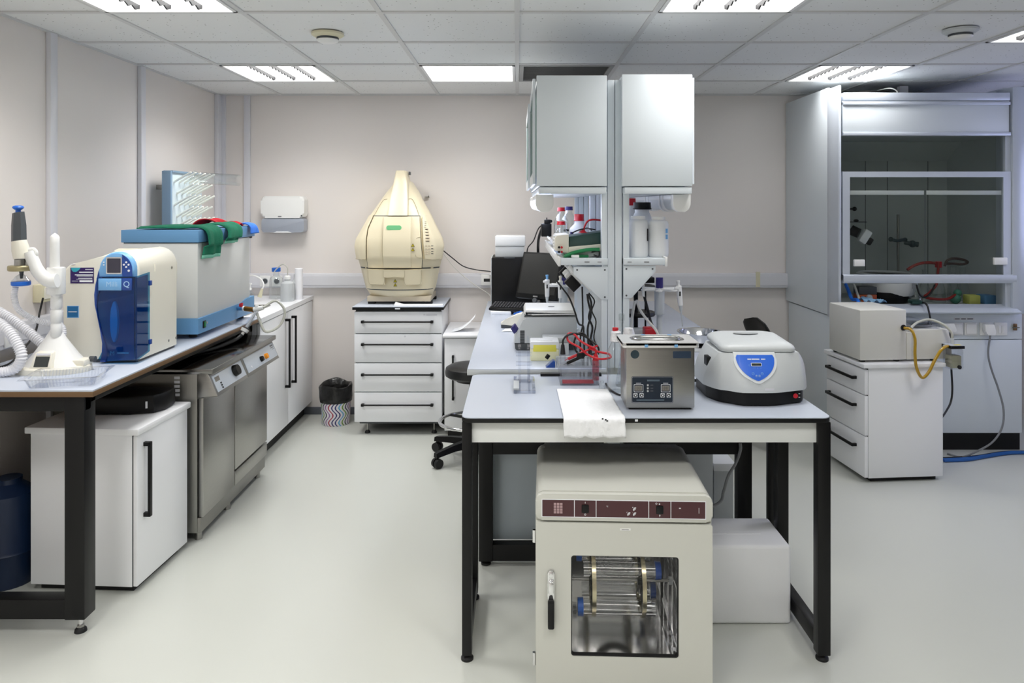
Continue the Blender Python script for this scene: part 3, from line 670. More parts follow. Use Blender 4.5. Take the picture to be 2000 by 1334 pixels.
# arch control panel
cx, hw = -1.717, .075
arch = [(cx - hw, 1.292), (cx + hw, 1.292)] + [(cx + hw * math.cos(a), 1.322 + .078 * math.sin(a)) for a in [math.radians(12 * k) for k in range(0, 16)]]
ap = MB().prism(arch, 'y', ya - .030, ya + .03, .008, 3).build('control_head', M_sky, t, sharp=50)
ra = [(cx + .026, 1.296), (cx + hw - .006, 1.296)] + [(cx + (hw - .006) * math.cos(a), 1.322 + .072 * math.sin(a)) for a in [math.radians(10 * k) for k in range(0, 8)]] + [(cx + .026, 1.322 + .072 * math.sin(math.radians(68)))]
MB().prism(ra, 'y', ya - .0315, ya - .028).build('dark_side', M_navy, ap)
MB().plate(rr(cx - .042, cx + .026, 1.306, 1.378, .003, 2), rr(cx - .037, cx + .021, 1.311, 1.373, .002, 2), 'y', ya - .034, ya - .028).build('screen_frame', M_chrome, ap)
MB().box(cx - .038, cx + .022, ya - .0325, ya - .028, 1.31, 1.374).build('screen', M_screen, ap)
for a in range(4):
    q = (cx + .044 + .010 * math.cos(a * math.pi / 2), ya - .034, 1.346 + .010 * math.sin(a * math.pi / 2)); MB().cyl(q, (q[0], ya - .031, q[2]), .0042, .0042, 10).build('arrow_button', M_markw, ap)
MB().cyl((cx + .055, ya - .034, 1.320), (cx + .055, ya - .031, 1.320), .0048, .0048, 12).build('round_button', M_markw, ap)
for z in (1.356, 1.345): MB().cyl((cx - .053, ya - .032, z), (cx - .053, ya - .029, z), .003, .003, 10).build('indicator', M_markw, ap)
# bay contents behind the clear blue cover
MB().box(cx - hw + .002, cx + .026, ya - .0385, ya - .030, 1.236, 1.287, .002).build('sky_blue_band', M_sky, t)
MB().box(cx + .027, cx + hw - .004, ya - .0385, ya - .030, 1.236, 1.288, .003).build('navy_band', M_navy, t)
MB().text('Milli', (cx - .015, ya - .0385, 1.262), UX, UZ, .030).text('Q', (cx + .048, ya - .0385, 1.262), UX, UZ, .036).build('lettering', mat('pale_blue_print', (170, 205, 236), .5), t)
MB().prism(circ(cx - .012, 1.10, .016, 24, .088), 'y', ya - .028, ya - .010, .004).build('bay_handle', mat('bay_handle_blue', (140, 215, 255), .4), t)
MB().text('M', (cx - .026, ya - .0135, .962), UX, UZ, .026).build('lettering', M_markw, t)
bars(MB(), (cx + .02, ya - .0135, .964), UX, UZ, [(0, 0, .05, .006)]).build('printed_marks', M_markw, t)
cv = MB(); f0, xr = ya - .036, -1.628
cv.prism([(-1.794, .936), (xr, .936), (xr, 1.296), (-1.798, 1.290), (-1.800, 1.20), (-1.788, 1.12), (-1.772, 1.04), (-1.772, .98)], 'y', f0, f0 + .003)
cv.prism([(f0, .936), (ya + .075, .955), (ya + .075, 1.305), (f0, 1.296)], 'x', xr, xr + .003)
c_ = cv.build('dispensing_cover', G_blue, t)
MB().prism([(f0 + .005, .94), (ya + .07, .958), (ya + .07, 1.295), (f0 + .005, 1.288)], 'x', xr - .006, xr - .003).build('bay_side_wall', M_navyd, t)
for z in (1.245, .985): MB().box(xr - .002, xr + .008, ya + .07, ya + .088, z, z + .022, .002).build('cover_hinge', M_navy, t)
# labels
lx0, lx1 = X(135, 3.2), X(181, 3.2); lz0, lz1 = Z(554, 3.2), Z(523, 3.2); yl = ya - .0012
o = MB().box(lx0, lx1, yl, ya + .001, lz0, lz1).build('service_label', M_purple, t, label='purple sticker with white print')
MB().prism([(lx0 + .004, lz1), (lx0 + .045, lz1), (lx0 + .036, lz1 - .012), (lx0 + .024, lz1 - .019), (lx0 + .012, lz1 - .018), (lx0 + .005, lz1 - .010)], 'y', yl - .0006, yl + .0002).build('teal_wave', M_teal, o)
cxl, czl = (lx0 + lx1) / 2, (lz0 + lz1) / 2
bars(MB(), (cxl, yl - .0002, czl), UX, UZ, [(.03, .026, .032, .003), (.018, .014, .060, .005), (.008, .003, .078, .003), (.012, -.002, .070, .003), (.014, -.012, .06, .003), (.010, -.016, .07, .0015), (-.030, -.024, .028, .0015), (.017, -.0245, .056, .008)]).build('printed_marks', M_markw, o)
MB().box(lx0, lx0 + .022, yl, ya + .001, lz1 + .012, lz1 + .016).build('brand_strip', M_trunk, t)
bx0, bx1 = X(129.5, 3.2), X(150, 3.2); bz0, bz1 = Z(620, 3.2), Z(599, 3.2)
MB().box(bx0 - .002, bx1 + .003, yl + .0002, ya + .001, bz0 - .003, bz1 + .002).build('badge_border', M_sky, t)
o = MB().box(bx0, bx1, yl - .0005, ya + .001, bz0, bz1).build('badge', M_navyd, t, label='small dark blue square sticker')
bars(MB(), ((bx0 + bx1) / 2, yl - .0005, (bz0 + bz1) / 2), UX, UZ, [(0, 0, .037, .0035)]).build('printed_marks', M_trunk, o)
# ================================================================ REMOTE DISPENSER
d = 3.05; bx, by = X(104, d), 3.05
t = thing('water_dispenser', 'white dispensing stand with a grey handled gun and blue trigger', 'dispenser', (bx, by, T0))
MB().lathe([(0, 0), (.150, 0), (.152, .006), (.150, .022), (.142, .027), (0, .027)], (bx, by, T0), 40, 1, .66).build('foot', M_ivory, t)
MB().lathe([(.125, .0), (.105, .026), (.092, .04), (.045, .105), (.026, .135), (.022, .142), (0, .142)], (bx + .004, by + .01, T0 + .024), 32, 1, .72).build('cone', M_plast, t)
fr = MB().hexa([(bx - .045, by - .088, T0 + .024), (bx + .045, by - .088, T0 + .024), (bx + .06, by - .02, T0 + .024), (bx - .06, by - .02, T0 + .024), (bx - .036, by - .062, T0 + .085), (bx + .036, by - .062, T0 + .085), (bx + .03, by - .01, T0 + .098), (bx - .03, by - .01, T0 + .098)], .006).build('display_housing', M_ivory, t)
q = Vector((0, .026, .061)).normalized()
MB().obox((bx + .002, by - .0765, T0 + .053), UX, q, .056, .042, .0012, .0).build('display', M_lcd, fr)
MB().obox((bx + .002, by - .0645, T0 + .080), UX, q, .056, .008, .0012).build('display_bezel', M_trunk, fr)
MB().box(bx + .09, bx + .145, by - .03, by + .04, T0 + .024, T0 + .05, .006).build('connector_box', M_ivory, t)
MB().cyl((bx + .14, by + .02, T0 + .045), (bx + .162, by + .02, T0 + .045), .012, .012, 14).build('connector', M_dark, t)
cl = MB(); px = X(110, d)
prof = [(0, 0)]
for a, b in ((0, .055), (.058, .112), (.115, .165), (.168, .2)): prof += [(.018, a), (.021, a + .004), (.021, b - .004), (.018, b)]
cl.lathe(prof + [(0, .2)], (px, by, 1.06), 24).build('column', M_plast, t)
MB().prism(rr(px - .034, px + .030, by - .026, by + .03, .02), 'z', 1.235, 1.345, .004).build('column_sleeve', M_plast, t)
MB().lathe([(0, 0), (.0185, 0), (.0175, .10), (.0172, .128), (.012, .136), (.0, .145)], (X(107, d), by, 1.342), 24).build('pole', M_plast, t)
arm = MB(); pts = [P(112, 548, d - .035), P(98, 549, d - .04), P(84, 541, d - .04), P(72, 526, d - .04), P(64, 508, d - .04), P(58, 492, d - .04)]
p = crv(pts, 6); rings = []
for i, c in enumerate(p):
    tg = (p[min(i + 1, len(p) - 1)] - p[max(i - 1, 0)]).normalized(); nrm = Vector((-tg.z, 0, tg.x)); k = i / (len(p) - 1); r = .029 - .006 * k
    rings.append([c + nrm * (r * math.cos(a)) + UY * (.021 * math.sin(a)) for a in [2 * math.pi * j / 14 for j in range(14)]])
arm.loft(rings).build('arm', M_plast, t)
h = MB(); yy = d - .04
hd = [[P(28, 506, yy), P(56, 503, yy)], [P(24, 490, yy), P(58, 488, yy)], [P(24, 472, yy), P(50, 468, yy)]]
rings = []
for l, r_ in hd:
    l, r_ = Vector(l), Vector(r_); c = (l + r_) / 2; u = (r_ - l) / 2
    rings.append([c + u * math.cos(a) + UY * (.027 * math.sin(a)) for a in [2 * math.pi * j / 16 for j in range(16)]])
h.loft(rings).build('gun_head', M_ivory, t)
MB().tube([P(56, 488, yy), P(66, 487, yy), P(71, 495, yy), P(66, 503, yy)], .008).build('hook', M_plast, t)
rings = []
for l, r_, w_ in ((P(24, 472, yy), P(50, 468, yy), .028), (P(24, 440, yy), P(49.5, 440, yy), .027), (P(25.5, 417, yy), P(46, 413, yy), .022)):
    l, r_ = Vector(l), Vector(r_); c = (l + r_) / 2; u = (r_ - l) / 2
    rings.append([c + u * math.cos(a + .35) + UY * (w_ * math.sin(a + .35)) for a in [2 * math.pi * j / 6 for j in range(6)]])
MB().loft(rings).build('grip', M_dark, t, sharp=20)
MB().cyl(P(35.5, 416, yy), P(35.5, 407, yy), .010, .009).build('trigger_stem', M_blue, t)
MB().lathe([(0, -.004), (.012, -.006), (.019, .0), (.021, .004), (.018, .009), (.010, .012), (0, .012)], P(35.5, 407, yy), 24, 1, 1).build('trigger', M_blue, t)
MB().cyl(P(40, 518, yy), P(40, 506, yy), .022).build('neck', M_steel, t)
MB().lathe([(0, -.012), (.044, -.012), (.047, -.008), (.047, .006), (.044, .010), (0, .010)], P(41, 523, yy), 32).build('tap_disc', M_bronze, t)
MB().cyl(P(42, 528, yy), P(42, 544, yy), .009, .005, 14).build('nozzle', M_dark, t)
MB().lathe([(.034, 0), (.034, .008), (.026, .016), (.020, .026), (.008, .034), (.0, .034)], P(41, 552, yy), 28).build('filter_dome', G_clear, t)
MB().lathe([(0, -.008), (.031, -.010), (.035, -.006), (.035, .006), (.033, .008), (0, .008)], P(41, 553, yy), 28).build('filter_ring', M_blue, t)
tag(MB().hose([P(30, 561, yy), P(28, 580, yy), P(35, 603, yy + .01), P(55, 618, d), P(80, 628, d + .02), P(104, 633, d + .05), P(119, 636, d + .05), P(124, 650, d + .04), P(119, 668, d + .04)], .0125, 60).build('corrugated_hose', M_hose), 'thin white corrugated hose hanging from the dispenser gun filter', 'hose')
tag(MB().hose([P(-60, 585, 3.12), P(-20, 600, 3.12), P(20, 622, 3.12), P(60, 652, 3.12), P(88, 676, 3.12), P(100, 690, 3.11)], .021, 46).build('corrugated_hose', M_hose), 'thick white corrugated hose running down to the dispenser cone', 'hose')
tag(MB().hose([P(-70, 612, 3.0), P(-20, 622, 2.98), P(10, 640, 2.97), P(32, 668, 2.96), P(42, 695, 2.95), P(32, 718, 2.95), P(5, 727, 2.94), P(-40, 727, 2.93), P(-90, 726, 2.93)], .021, 62).build('corrugated_hose', M_hose), 'thick white corrugated hose lying in a bend on the bench at the left edge', 'hose')
# ribbed tray
M = Matrix.Translation((-1.72, 2.845, T0)) @ Matrix.Rotation(math.radians(14), 4, 'Z')
t = thing('ribbed_tray', 'shallow clear ribbed plastic tray on the near end of the left bench', 'tray', (-1.72, 2.845, T0), math.radians(14))
k = MB()
def trayring(hx, hy, z, rib):
    out = []; pts = rr(-hx, hx, -hy, hy, .02, 4)
    q = crv([(x, y, z) for x, y in pts], 4, True)
    for i, c in enumerate(q): out.append(c * (1 - (rib if i % 2 else 0)) if rib else c); out[-1].z = z
    return out
k.loft([trayring(.108, .078, .002, 0), trayring(.110, .080, .005, .02), trayring(.122, .092, .036, .02), trayring(.124, .094, .037, 0), trayring(.138, .108, .038, 0), trayring(.138, .108, .036, 0)], cap=False)
k.loft([trayring(.108, .078, .002, 0), trayring(.02, .012, .002, 0)], cap=True)
k.build('shell', G_plex, t, True)
for s in (-1, 1):
    rb = MB()
    for i in range(-9, 10):
        x = i * .0115; rb.hexa([(x - .002, s * .080 - .001, .006), (x + .002, s * .080 - .001, .006), (x + .002, s * .080 + .001, .006), (x - .002, s * .080 + .001, .006), (x - .002, s * .092 - .001, .034), (x + .002, s * .092 - .001, .034), (x + .002, s * .092 + .001, .034), (x - .002, s * .092 + .001, .034)])
    rb.build('rib_row', G_plex, t, True)
# ================================================================ DRAWER CABINET, IMAGER, BIN, SMALL CABINET, STOOL
xa, xb, yf_, ybk = -1.133, -.524, 5.167, 5.68
t = thing('drawer_cabinet', 'white four drawer cabinet with black bar handles against the back wall', 'cabinet', ((xa + xb) / 2, 5.42, 0))
MB().box(xa + .004, xb - .004, yf_ + .022, ybk, .115, .872, .002).build('body', M_white, t)
MB().box(xa + .006, xb - .006, yf_ + .0212, yf_ + .022, .115, .87).build('drawer_gap', M_dark, t)
tp = MB().box(xa - .012, xb + .014, yf_ - .014, ybk, .873, .892, .002).build('top_panel', M_black, t)
MB().box(xa - .011, xb + .013, yf_ - .013, ybk, .8915, .896, .001).build('laminate_surface', M_lam, tp)
MB().obox((-.83, yf_ - .0145, .882), UX, UZ, .035, .008, .001).build('edge_label', M_markw, tp)
zs = [Z(p, yf_) for p in (608, 652, 709, 766, 825)]
for k in range(4):
    dw = MB().box(xa, xb, yf_, yf_ + .021, zs[k + 1] + .003, zs[k] - .003, .003).build('drawer', M_white, t)
    hz = [Z(p, yf_) for p in (628, 672, 731, 790)][k]
    hd = MB()
    for x in (X(709, yf_), X(844, yf_)): hd.box(x - .010, x + .010, yf_ - .030, yf_, hz - .009, hz + .009, .003)
    hd.cyl((X(709, yf_), yf_ - .022, hz), (X(844, yf_), yf_ - .022, hz), .006, .006, 12).build('handle', M_black, dw)
    if k == 0: bars(MB(), (X(843, yf_), yf_ - .0005, Z(615, yf_)), UX, UZ, [(0, 0, .075, .010), (-.05, .001, .014, .008)]).build('printed_marks', M_strip, dw)
    if k == 1: MB().cyl((X(791, yf_), yf_ - .001, Z(657, yf_)), (X(791, yf_), yf_, Z(657, yf_)), .006).build('spot', M_strip, dw)
MB().box(xa + .03, xb - .03, yf_ + .03, ybk - .02, .072, .116, .003).build('base_frame', M_dark, t)
for x in (xa + .08, xb - .06):
    for y in (yf_ + .06, ybk - .08):
        f = MB().cyl((x, y, .012), (x, y, .075), .006, .006, 12).build('foot', M_steel, t)
        MB().lathe([(0, 0), (.02, 0), (.018, .01), (.009, .02), (0, .02)], (x, y, 0), 16).build('rubber_pad', M_rubber, f)
# booklet on top
def wav(u, v): return (-.86 + .34 * u, 5.185 + .07 * v + .012 * u, .898 + .004 * math.sin(3.1 * v) + (.02 * max(0, .18 - u) * 5 * v))
tag(MB().grid(wav, 16, 6).build('paper_booklet', M_paper, mods=[solid(.004)]), 'white paper booklet in front of the cream imager', 'paper')
# ---------------------------------------------------------------- imager
k5 = .00076; cxi = X(777.5, 5.25); zb_ = .897
def zc(y): return zb_ + (1310 - y) * k5
W = [(1240, 300, .02), (1215, 305, .0), (1170, 330, -.012), (1000, 368, -.03), (900, 392, -.045), (885, 402, -.055), (770, 420, -.06), (700, 405, -.058), (600, 352, -.045), (480, 288, -.02), (330, 195, .03), (250, 148, .075), (165, 84, .115), (150, 60, .13)]
ZW = [(zc(y), w_ * k5, 5.265 + o) for y, w_, o in W]
def interp(z, c):
    if z <= ZW[0][0]: return ZW[0][c]
    for a, b in zip(ZW, ZW[1:]):
        if z <= b[0]:
            f = (z - a[0]) / (b[0] - a[0]); return a[c] + (b[c] - a[c]) * f
    return ZW[-1][c]
def yfront(x, z):
    w_ = max(.01, interp(z, 1)); s = min(1, abs(x - cxi) / w_)
    return interp(z, 2) + .075 * s ** 2.4 + .04 * max(0, s - .85) / .15
t = thing('gel_imager', 'cream drop shaped gel imager on the four drawer cabinet', 'imager', (cxi, 5.45, .896))
rings = []
for z, w_, y0 in ZW:
    r = [(cxi + w_ * math.sin(math.pi / 2 * (j / 10)), 0, z) for j in range(-10, 11)]
    r = [(x, yfront(x, z), z) for x, _, z in r]
    rings.append(r + [(cxi + w_ * .97, min(5.64, y0 + .22), z), (cxi + w_ * .8, 5.66, z), (cxi - w_ * .8, 5.66, z), (cxi - w_ * .97, min(5.64, y0 + .22), z)])
MB().loft(rings).build('body', M_cream, t, sharp=32)
MB().box(cxi - .226, cxi + .226, 5.285, 5.64, .915, .952, .003).build('pedestal', mat('pedestal_beige', (200, 188, 166), .45), t)
for x in (cxi - .20, cxi + .21):
    for y in (5.33, 5.58): MB().box(x - .025, x + .025, y - .02, y + .02, .896, .917).build('foot', M_rubber, t)
# central spine from the top to the door
sp = []
for yy, w_ in ((55, 42), (62, 48), (165, 70), (330, 92), (480, 100)):
    z = zc(yy); yf0 = yfront(cxi, z) if yy >= 165 else yfront(cxi, zc(165)) + .0
    y_ = [yf0 - .014, yf0 - .004]
    sp.append([(cxi - w_ * k5, yf0 + .03, z), (cxi - w_ * k5 * .92, yf0 - .024, z), (cxi - w_ * k5 * .75, yf0 - .032, z), (cxi + w_ * k5 * .75, yf0 - .032, z), (cxi + w_ * k5 * .92, yf0 - .024, z), (cxi + w_ * k5, yf0 + .03, z), (cxi + w_ * k5 * .9, yf0 + .16, z), (cxi - w_ * k5 * .9, yf0 + .16, z)])
MB().loft(sp).build('top_spine', M_cream, t)
def lin2(pts):
    def f(z):
        pts_ = sorted(pts)
        if z <= pts_[0][0]: return pts_[0][1]
        for a, b in zip(pts_, pts_[1:]):
            if z <= b[0]: return a[1] + (b[1] - a[1]) * (z - a[0]) / (b[0] - a[0])
        return pts_[-1][1]
    return f
cc = lambda x: cxi + (x - 470) * k5
dxl = lin2([(zc(965), cc(190)), (zc(880), cc(185)), (zc(700), cc(188)), (zc(600), cc(196)), (zc(490), cc(240))]); dxr = lin2([(zc(965), cc(690)), (zc(870), cc(700)), (zc(490), cc(668))])
MB().patch(yfront, lambda z: dxl(z) - .006, lambda z: dxr(z) + .003, zc(974), zc(480), .001).build('door_gap', M_dark, t)
dr = MB().patch(yfront, dxl, dxr, zc(965), zc(488), .018, 20, 20).build('door', M_cream, t)
MB().patch(lambda x, z: yfront(x, z) - .018, lambda z: cc(345), lambda z: cc(600), zc(960), zc(490), .016).build('door_ridge', M_cream, dr)
bd = [(cc(445) + (x - 0) , z) for x, z in rr(-.053, .053, zc(612), zc(570), .0155)]
gy = yfront(cxi, zc(590)) - .035
MB().prism(bd, 'y', gy - .003, gy + .004).build('green_badge', M_greenled, dr)
def hazard(c, s, par, yy):
    x, z = c; y = yy - .001
    o = MB().prism([(x - s, z - s * .8), (x + s, z - s * .8), (x, z + s)], 'y', y - .001, y).build('warning_sign', M_tape, par)
    MB().plate([(x - s, z - s * .8), (x + s, z - s * .8), (x, z + s)], [(x - s * .78, z - s * .68), (x + s * .78, z - s * .68), (x, z + s * .72)], 'y', y - .0016, y).box(x - s * .09, x + s * .09, y - .0016, y, z - s * .45, z + s * .3).build('warning_mark', M_markb, o)
hazard((cc(618), zc(752)), .013, dr, yfront(cc(618), zc(752)) - .0185); hazard((cc(618), zc(792)), .013, dr, yfront(cc(618), zc(792)) - .0185)
# side shoulders, lower tray
for s in (-1, 1):
    nm = lin2([(zc(890), .402 * 1.0), (zc(770), .42), (zc(700), .405), (zc(600), .352), (zc(480), .290)])
    a = (lambda z: cxi - nm(z) * .76 * 1.0 + .0) if s < 0 else (lambda z: dxr(z) + .02)
    b = (lambda z: dxl(z) - .006) if s < 0 else (lambda z: cxi + nm(z) * .76)
    MB().patch(yfront, a, b, zc(888), zc(478), .030, 12, 18).build('shoulder', M_cream, t)
MB().patch(yfront, lambda z: cxi - .99 * interp(z, 1) , lambda z: cxi + .99 * interp(z, 1), zc(977), zc(964), .001, 20, 2).build('drawer_gap', M_dark, t)
td = MB().patch(yfront, lambda z: cxi - .97 * interp(z, 1), lambda z: cxi + .97 * interp(z, 1), zc(1168), zc(976), .010, 24, 8).build('drawer', M_cream, t)
for a, b in ((195, 355), (535, 690)): MB().patch(lambda x, z: yfront(x, z) - .010, lambda z: cc(a), lambda z: cc(b), zc(1118), zc(980), .032, 8, 8).build('drawer_pad', M_cream, td)
MB().patch(lambda x, z: yfront(x, z) - .010, lambda z: cc(345), lambda z: cc(540), zc(1050), zc(980), .036, 8, 6).build('grip', M_cream, td)
hazard((cc(447), zc(1086)), .013, td, yfront(cxi, zc(1086)) - .0105); hazard((cc(447), zc(1124)), .013, td, yfront(cxi, zc(1124)) - .0105)
MB().patch(yfront, lambda z: cxi - .95 * interp(z, 1), lambda z: cxi + .95 * interp(z, 1), zc(1178), zc(1168), .001, 20, 2).build('base_gap', M_dark, t)
def edge_shade(pts, off, r=.0016):  # thin darker tubes: soft shading along the edges, put into the colour
    k = MB(); k.tube([(x, yfront(x, z) - off, z) for x, z in pts], r, 6, 4); k.build('edge_shade', M_edgeshade, t)
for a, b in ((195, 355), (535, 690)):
    edge_shade([(cc(a), zc(985)), (cc(a), zc(1060)), (cc(a + 8), zc(1108)), (cc(a + 25), zc(1120)), (cc((a + b) / 2), zc(1120)), (cc(b - 25), zc(1120)), (cc(b - 8), zc(1108)), (cc(b), zc(1060)), (cc(b), zc(985))], .041)
edge_shade([(cc(345), zc(985)), (cc(345), zc(1040)), (cc(362), zc(1052)), (cc(400), zc(1052)), (cc(440), zc(1045)), (cc(490), zc(1048)), (cc(525), zc(1052)), (cc(540), zc(1040)), (cc(540), zc(985))], .045)
edge_shade([(cc(345), zc(955)), (cc(338), zc(800)), (cc(342), zc(620)), (cc(350), zc(490))], .030); edge_shade([(cc(600), zc(955)), (cc(600), zc(800)), (cc(598), zc(620)), (cc(590), zc(490))], .030)
edge_shade([(cc(640), zc(840)), (cc(648), zc(860)), (cc(672), zc(868)), (cc(695), zc(868))], .019); edge_shade([(cc(648), zc(692)), (cc(662), zc(682)), (cc(690), zc(680))], .019)
edge_shade([(cc(62), zc(887)), (cc(100), zc(890)), (cc(150), zc(886)), (cc(178), zc(884))], .030, .002); edge_shade([(cc(715), zc(876)), (cc(760), zc(884)), (cc(820), zc(890)), (cc(850), zc(886))], .030, .002)
edge_shade([(cc(240), zc(475)), (cc(275), zc(400)), (cc(315), zc(335)), (cc(352), zc(326))], .004); edge_shade([(cc(660), zc(475)), (cc(630), zc(400)), (cc(592), zc(330)), (cc(560), zc(324))], .004)
# keypad on the right shoulder
kp = MB(); kb = MB()
rows = [(738, 608, 34), (742, 636, 36), (746, 662, 38), (750, 690, 42), (752, 716, 44)]
for x, y, wd in rows:
    xx, zz = cc(x), zc(y); kb = MB(); yk = yfront(xx, zz) - .0305
    kb.obox((xx, yk, zz), (1, .25, 0), UZ, wd * k5, .011, .0015); kb.build('button', mat('button_tan', (205, 188, 160), .5) if 'button_tan' not in MATS else MATS['button_tan'], t)
mk = MB()
for x, y, wd in rows: mk.obox((cc(x), yfront(cc(x), zc(y)) - .0322, zc(y)), (1, .25, 0), UZ, wd * k5 * .6, .004, .0005)
for r_, y in enumerate((760, 786, 812, 833)):
    for x in (740, 766): 
        MB().obox((cc(x), yfront(cc(x), zc(y)) - .0305, zc(y)), (1, .3, 0), UZ, .013, .008, .0015).build('small_button', MATS['button_tan'], t)
    mk.obox((cc(792), yfront(cc(792), zc(y)) - .0305, zc(y)), (1, .35, 0), UZ, .016, .004, .0006)
for y in (538, 552, 570, 588): mk.obox((cc(722), yfront(cc(722), zc(y)) - .0305, zc(y)), (1, .25, 0), UZ, .02, .002, .0006)
mk.build('printed_marks', M_markb, t)
MB().box(cxi + .045, cxi + .055, 5.45, 5.5, zc(90), zc(60)).build('vent_slot', M_dark, t)
tag(MB().box(-.705, -.672, 5.66, 5.69, 1.662, 1.667).box(-.678, -.672, 5.66, 5.666, 1.662, 1.675).build('wall_hook', M_steel), 'small metal hook on the wall just right of the cream imager', 'hook')
tag(MB().tube([P(864, 488, 5.55), P(885, 505, 5.6), P(905, 520, 5.62), P(930, 527, 5.63), P(955, 530, 5.6), P(962, 532, 5.56)], .004).build('data_cable', M_cable), 'thin black cable sagging from the imager to the computer', 'cable')
tag(MB().tube([P(864, 492, 5.55), P(890, 525, 5.58), P(925, 555, 5.6), P(955, 575, 5.6), P(960, 590, 5.55)], .0035).build('data_cable', M_cablew), 'thin white cable running down from the imager behind the computer', 'cable')
t = thing('wall_socket', 'white wall socket with a black slot on the trunking beside the computer', 'wall socket', (X(950, YB), YB - .06, 1.02))
MB().box(X(940, 5.63), X(962, 5.63), YB - .07, YB - .049, Z(557, 5.63), Z(536, 5.63), .003).build('frame', M_plast, t)
MB().box(X(945, 5.63), X(957, 5.63), YB - .072, YB - .068, Z(550, 5.63), Z(544, 5.63)).build('slot', M_markb, t)
# ---------------------------------------------------------------- waste bin
bm_ = bpy.data.materials.new('wavy_striped_bin'); bm_.use_nodes = True; MATS['bin'] = bm_
nt = bm_.node_tree; b_ = nt.nodes['Principled BSDF']; L = nt.links.new; b_.inputs['Roughness'].default_value = .35
tc = nt.nodes.new('ShaderNodeTexCoord'); sx = nt.nodes.new('ShaderNodeSeparateXYZ'); L(tc.outputs['Object'], sx.inputs[0])
def mth(op, *a):
    n_ = nt.nodes.new('ShaderNodeMath'); n_.operation = op
    for i, v in enumerate(a):
        if isinstance(v, (int, float)): n_.inputs[i].default_value = v
        else: L(v, n_.inputs[i])
    return n_.outputs[0]
ang = mth('ARCTAN2', sx.outputs[0], mth('MULTIPLY', sx.outputs[1], -1.0))
wv = mth('MULTIPLY', mth('SINE', mth('MULTIPLY', sx.outputs[2], 58.0)), .16)
a2 = mth('MULTIPLY', mth('ADD', ang, wv), 26.0 / (2 * math.pi))
idx = mth('FLOOR', a2); fr = mth('FRACT', a2)
line = mth('LESS_THAN', mth('ABSOLUTE', mth('SUBTRACT', fr, .5)), .19)
wn = nt.nodes.new('ShaderNodeValToRGB'); L(mth('FRACT', mth('MULTIPLY', idx, .1429 * 1.0001)), wn.inputs[0])
cr = wn.color_ramp; cr.interpolation = 'CONSTANT'
cols = [(40, 40, 110), (90, 170, 215), (110, 150, 40), (30, 30, 60), (150, 110, 165), (170, 40, 70), (60, 60, 110)]
while len(cr.elements) < 7: cr.elements.new(.5)
for i, c in enumerate(cols): cr.elements[i].position = i / 7 + .001 * (i > 0); cr.elements[i].color = lin(c)
mx = nt.nodes.new('ShaderNodeMix'); mx.data_type = 'RGBA'; mx.inputs[6].default_value = lin((236, 232, 238)); L(line, mx.inputs[0]); L(wn.outputs[0], mx.inputs[7]); L(mx.outputs[2], b_.inputs['Base Color'])
bx, by = X(656, 5.46), 5.46
t = thing('waste_bin', 'small round waste bin with colourful wavy stripes and a black liner', 'waste bin', (bx, by, 0))
MB().lathe([(0, 0), (.098, 0), (.101, .004), (.112, .27), (.106, .27), (.096, .01), (0, .01)], (bx, by, 0), 36).build('bucket', bm_, t)
def bagr(u, v):
    a = 2 * math.pi * u
    pf = [(.113, .165), (.117, .20), (.117, .24), (.120, .275), (.116, .286), (.106, .280), (.097, .25), (.092, .18), (.088, .09), (.04, .03), (.001, .028)]
    k = v * 10; i = min(9, int(k)); f = k - i
    r = pf[i][0] + (pf[i + 1][0] - pf[i][0]) * f; z = pf[i][1] + (pf[i + 1][1] - pf[i][1]) * f
    if i >= 5: r *= 1 - .10 * (.5 + .5 * math.sin(7 * a + 3 * v))
    else: r += .002 * math.sin(9 * a + 8 * v)
    if .15 < v < .65: z += (.010 * math.sin(3 * a + 1) + .024 * math.exp(-((a - 1.6) / .5) ** 2)) * (1 - abs(v - .4) / .25)
    return (bx + r * math.cos(a), by + r * math.sin(a), z)
MB().grid(bagr, 48, 10).build('bin_liner', M_bag, t, sharp=80, mods=[solid(.002)])
# ---------------------------------------------------------------- small cabinet behind the stool
t = thing('base_cabinet', 'low white cabinet with one black handle behind the stool', 'cabinet', (-.33, 5.35, 0))
MB().box(-.50, -.19, 5.125, 5.68, .045, .69, .002).build('body', M_white, t)
MB().box(-.512, -.18, 5.09, 5.68, .69, .708, .003).build('top_panel', M_white, t)
dd = MB().box(-.50, -.192, 5.104, 5.124, .05, .684, .003).build('door', M_white, t)
hx = X(885, 5.1)
MB().box(hx - .007, hx + .007, 5.076, 5.104, .265, .28).box(hx - .007, hx + .007, 5.076, 5.104, .555, .57).box(hx - .006, hx + .006, 5.074, 5.086, .265, .57, .002).build('handle', M_black, dd)
MB().box(-.48, -.20, 5.15, 5.66, 0, .046).build('plinth', M_rubber, t)
def pap(u, v): return (-.42 + .14 * u + .03 * v, 5.30 + .10 * u + .05 * v, .709 + .16 * u * u * .9 + .004 * v)
def pap(u, v):
    a = u * 1.1
    return (-.46 + .16 * u, 5.22 + .16 * v, .711 + .10 * u ** 2)
tag(MB().grid(pap, 10, 4).build('paper_sheet', M_paper, mods=[solid(.0015)]), 'curled white paper lying on the low white cabinet', 'paper')
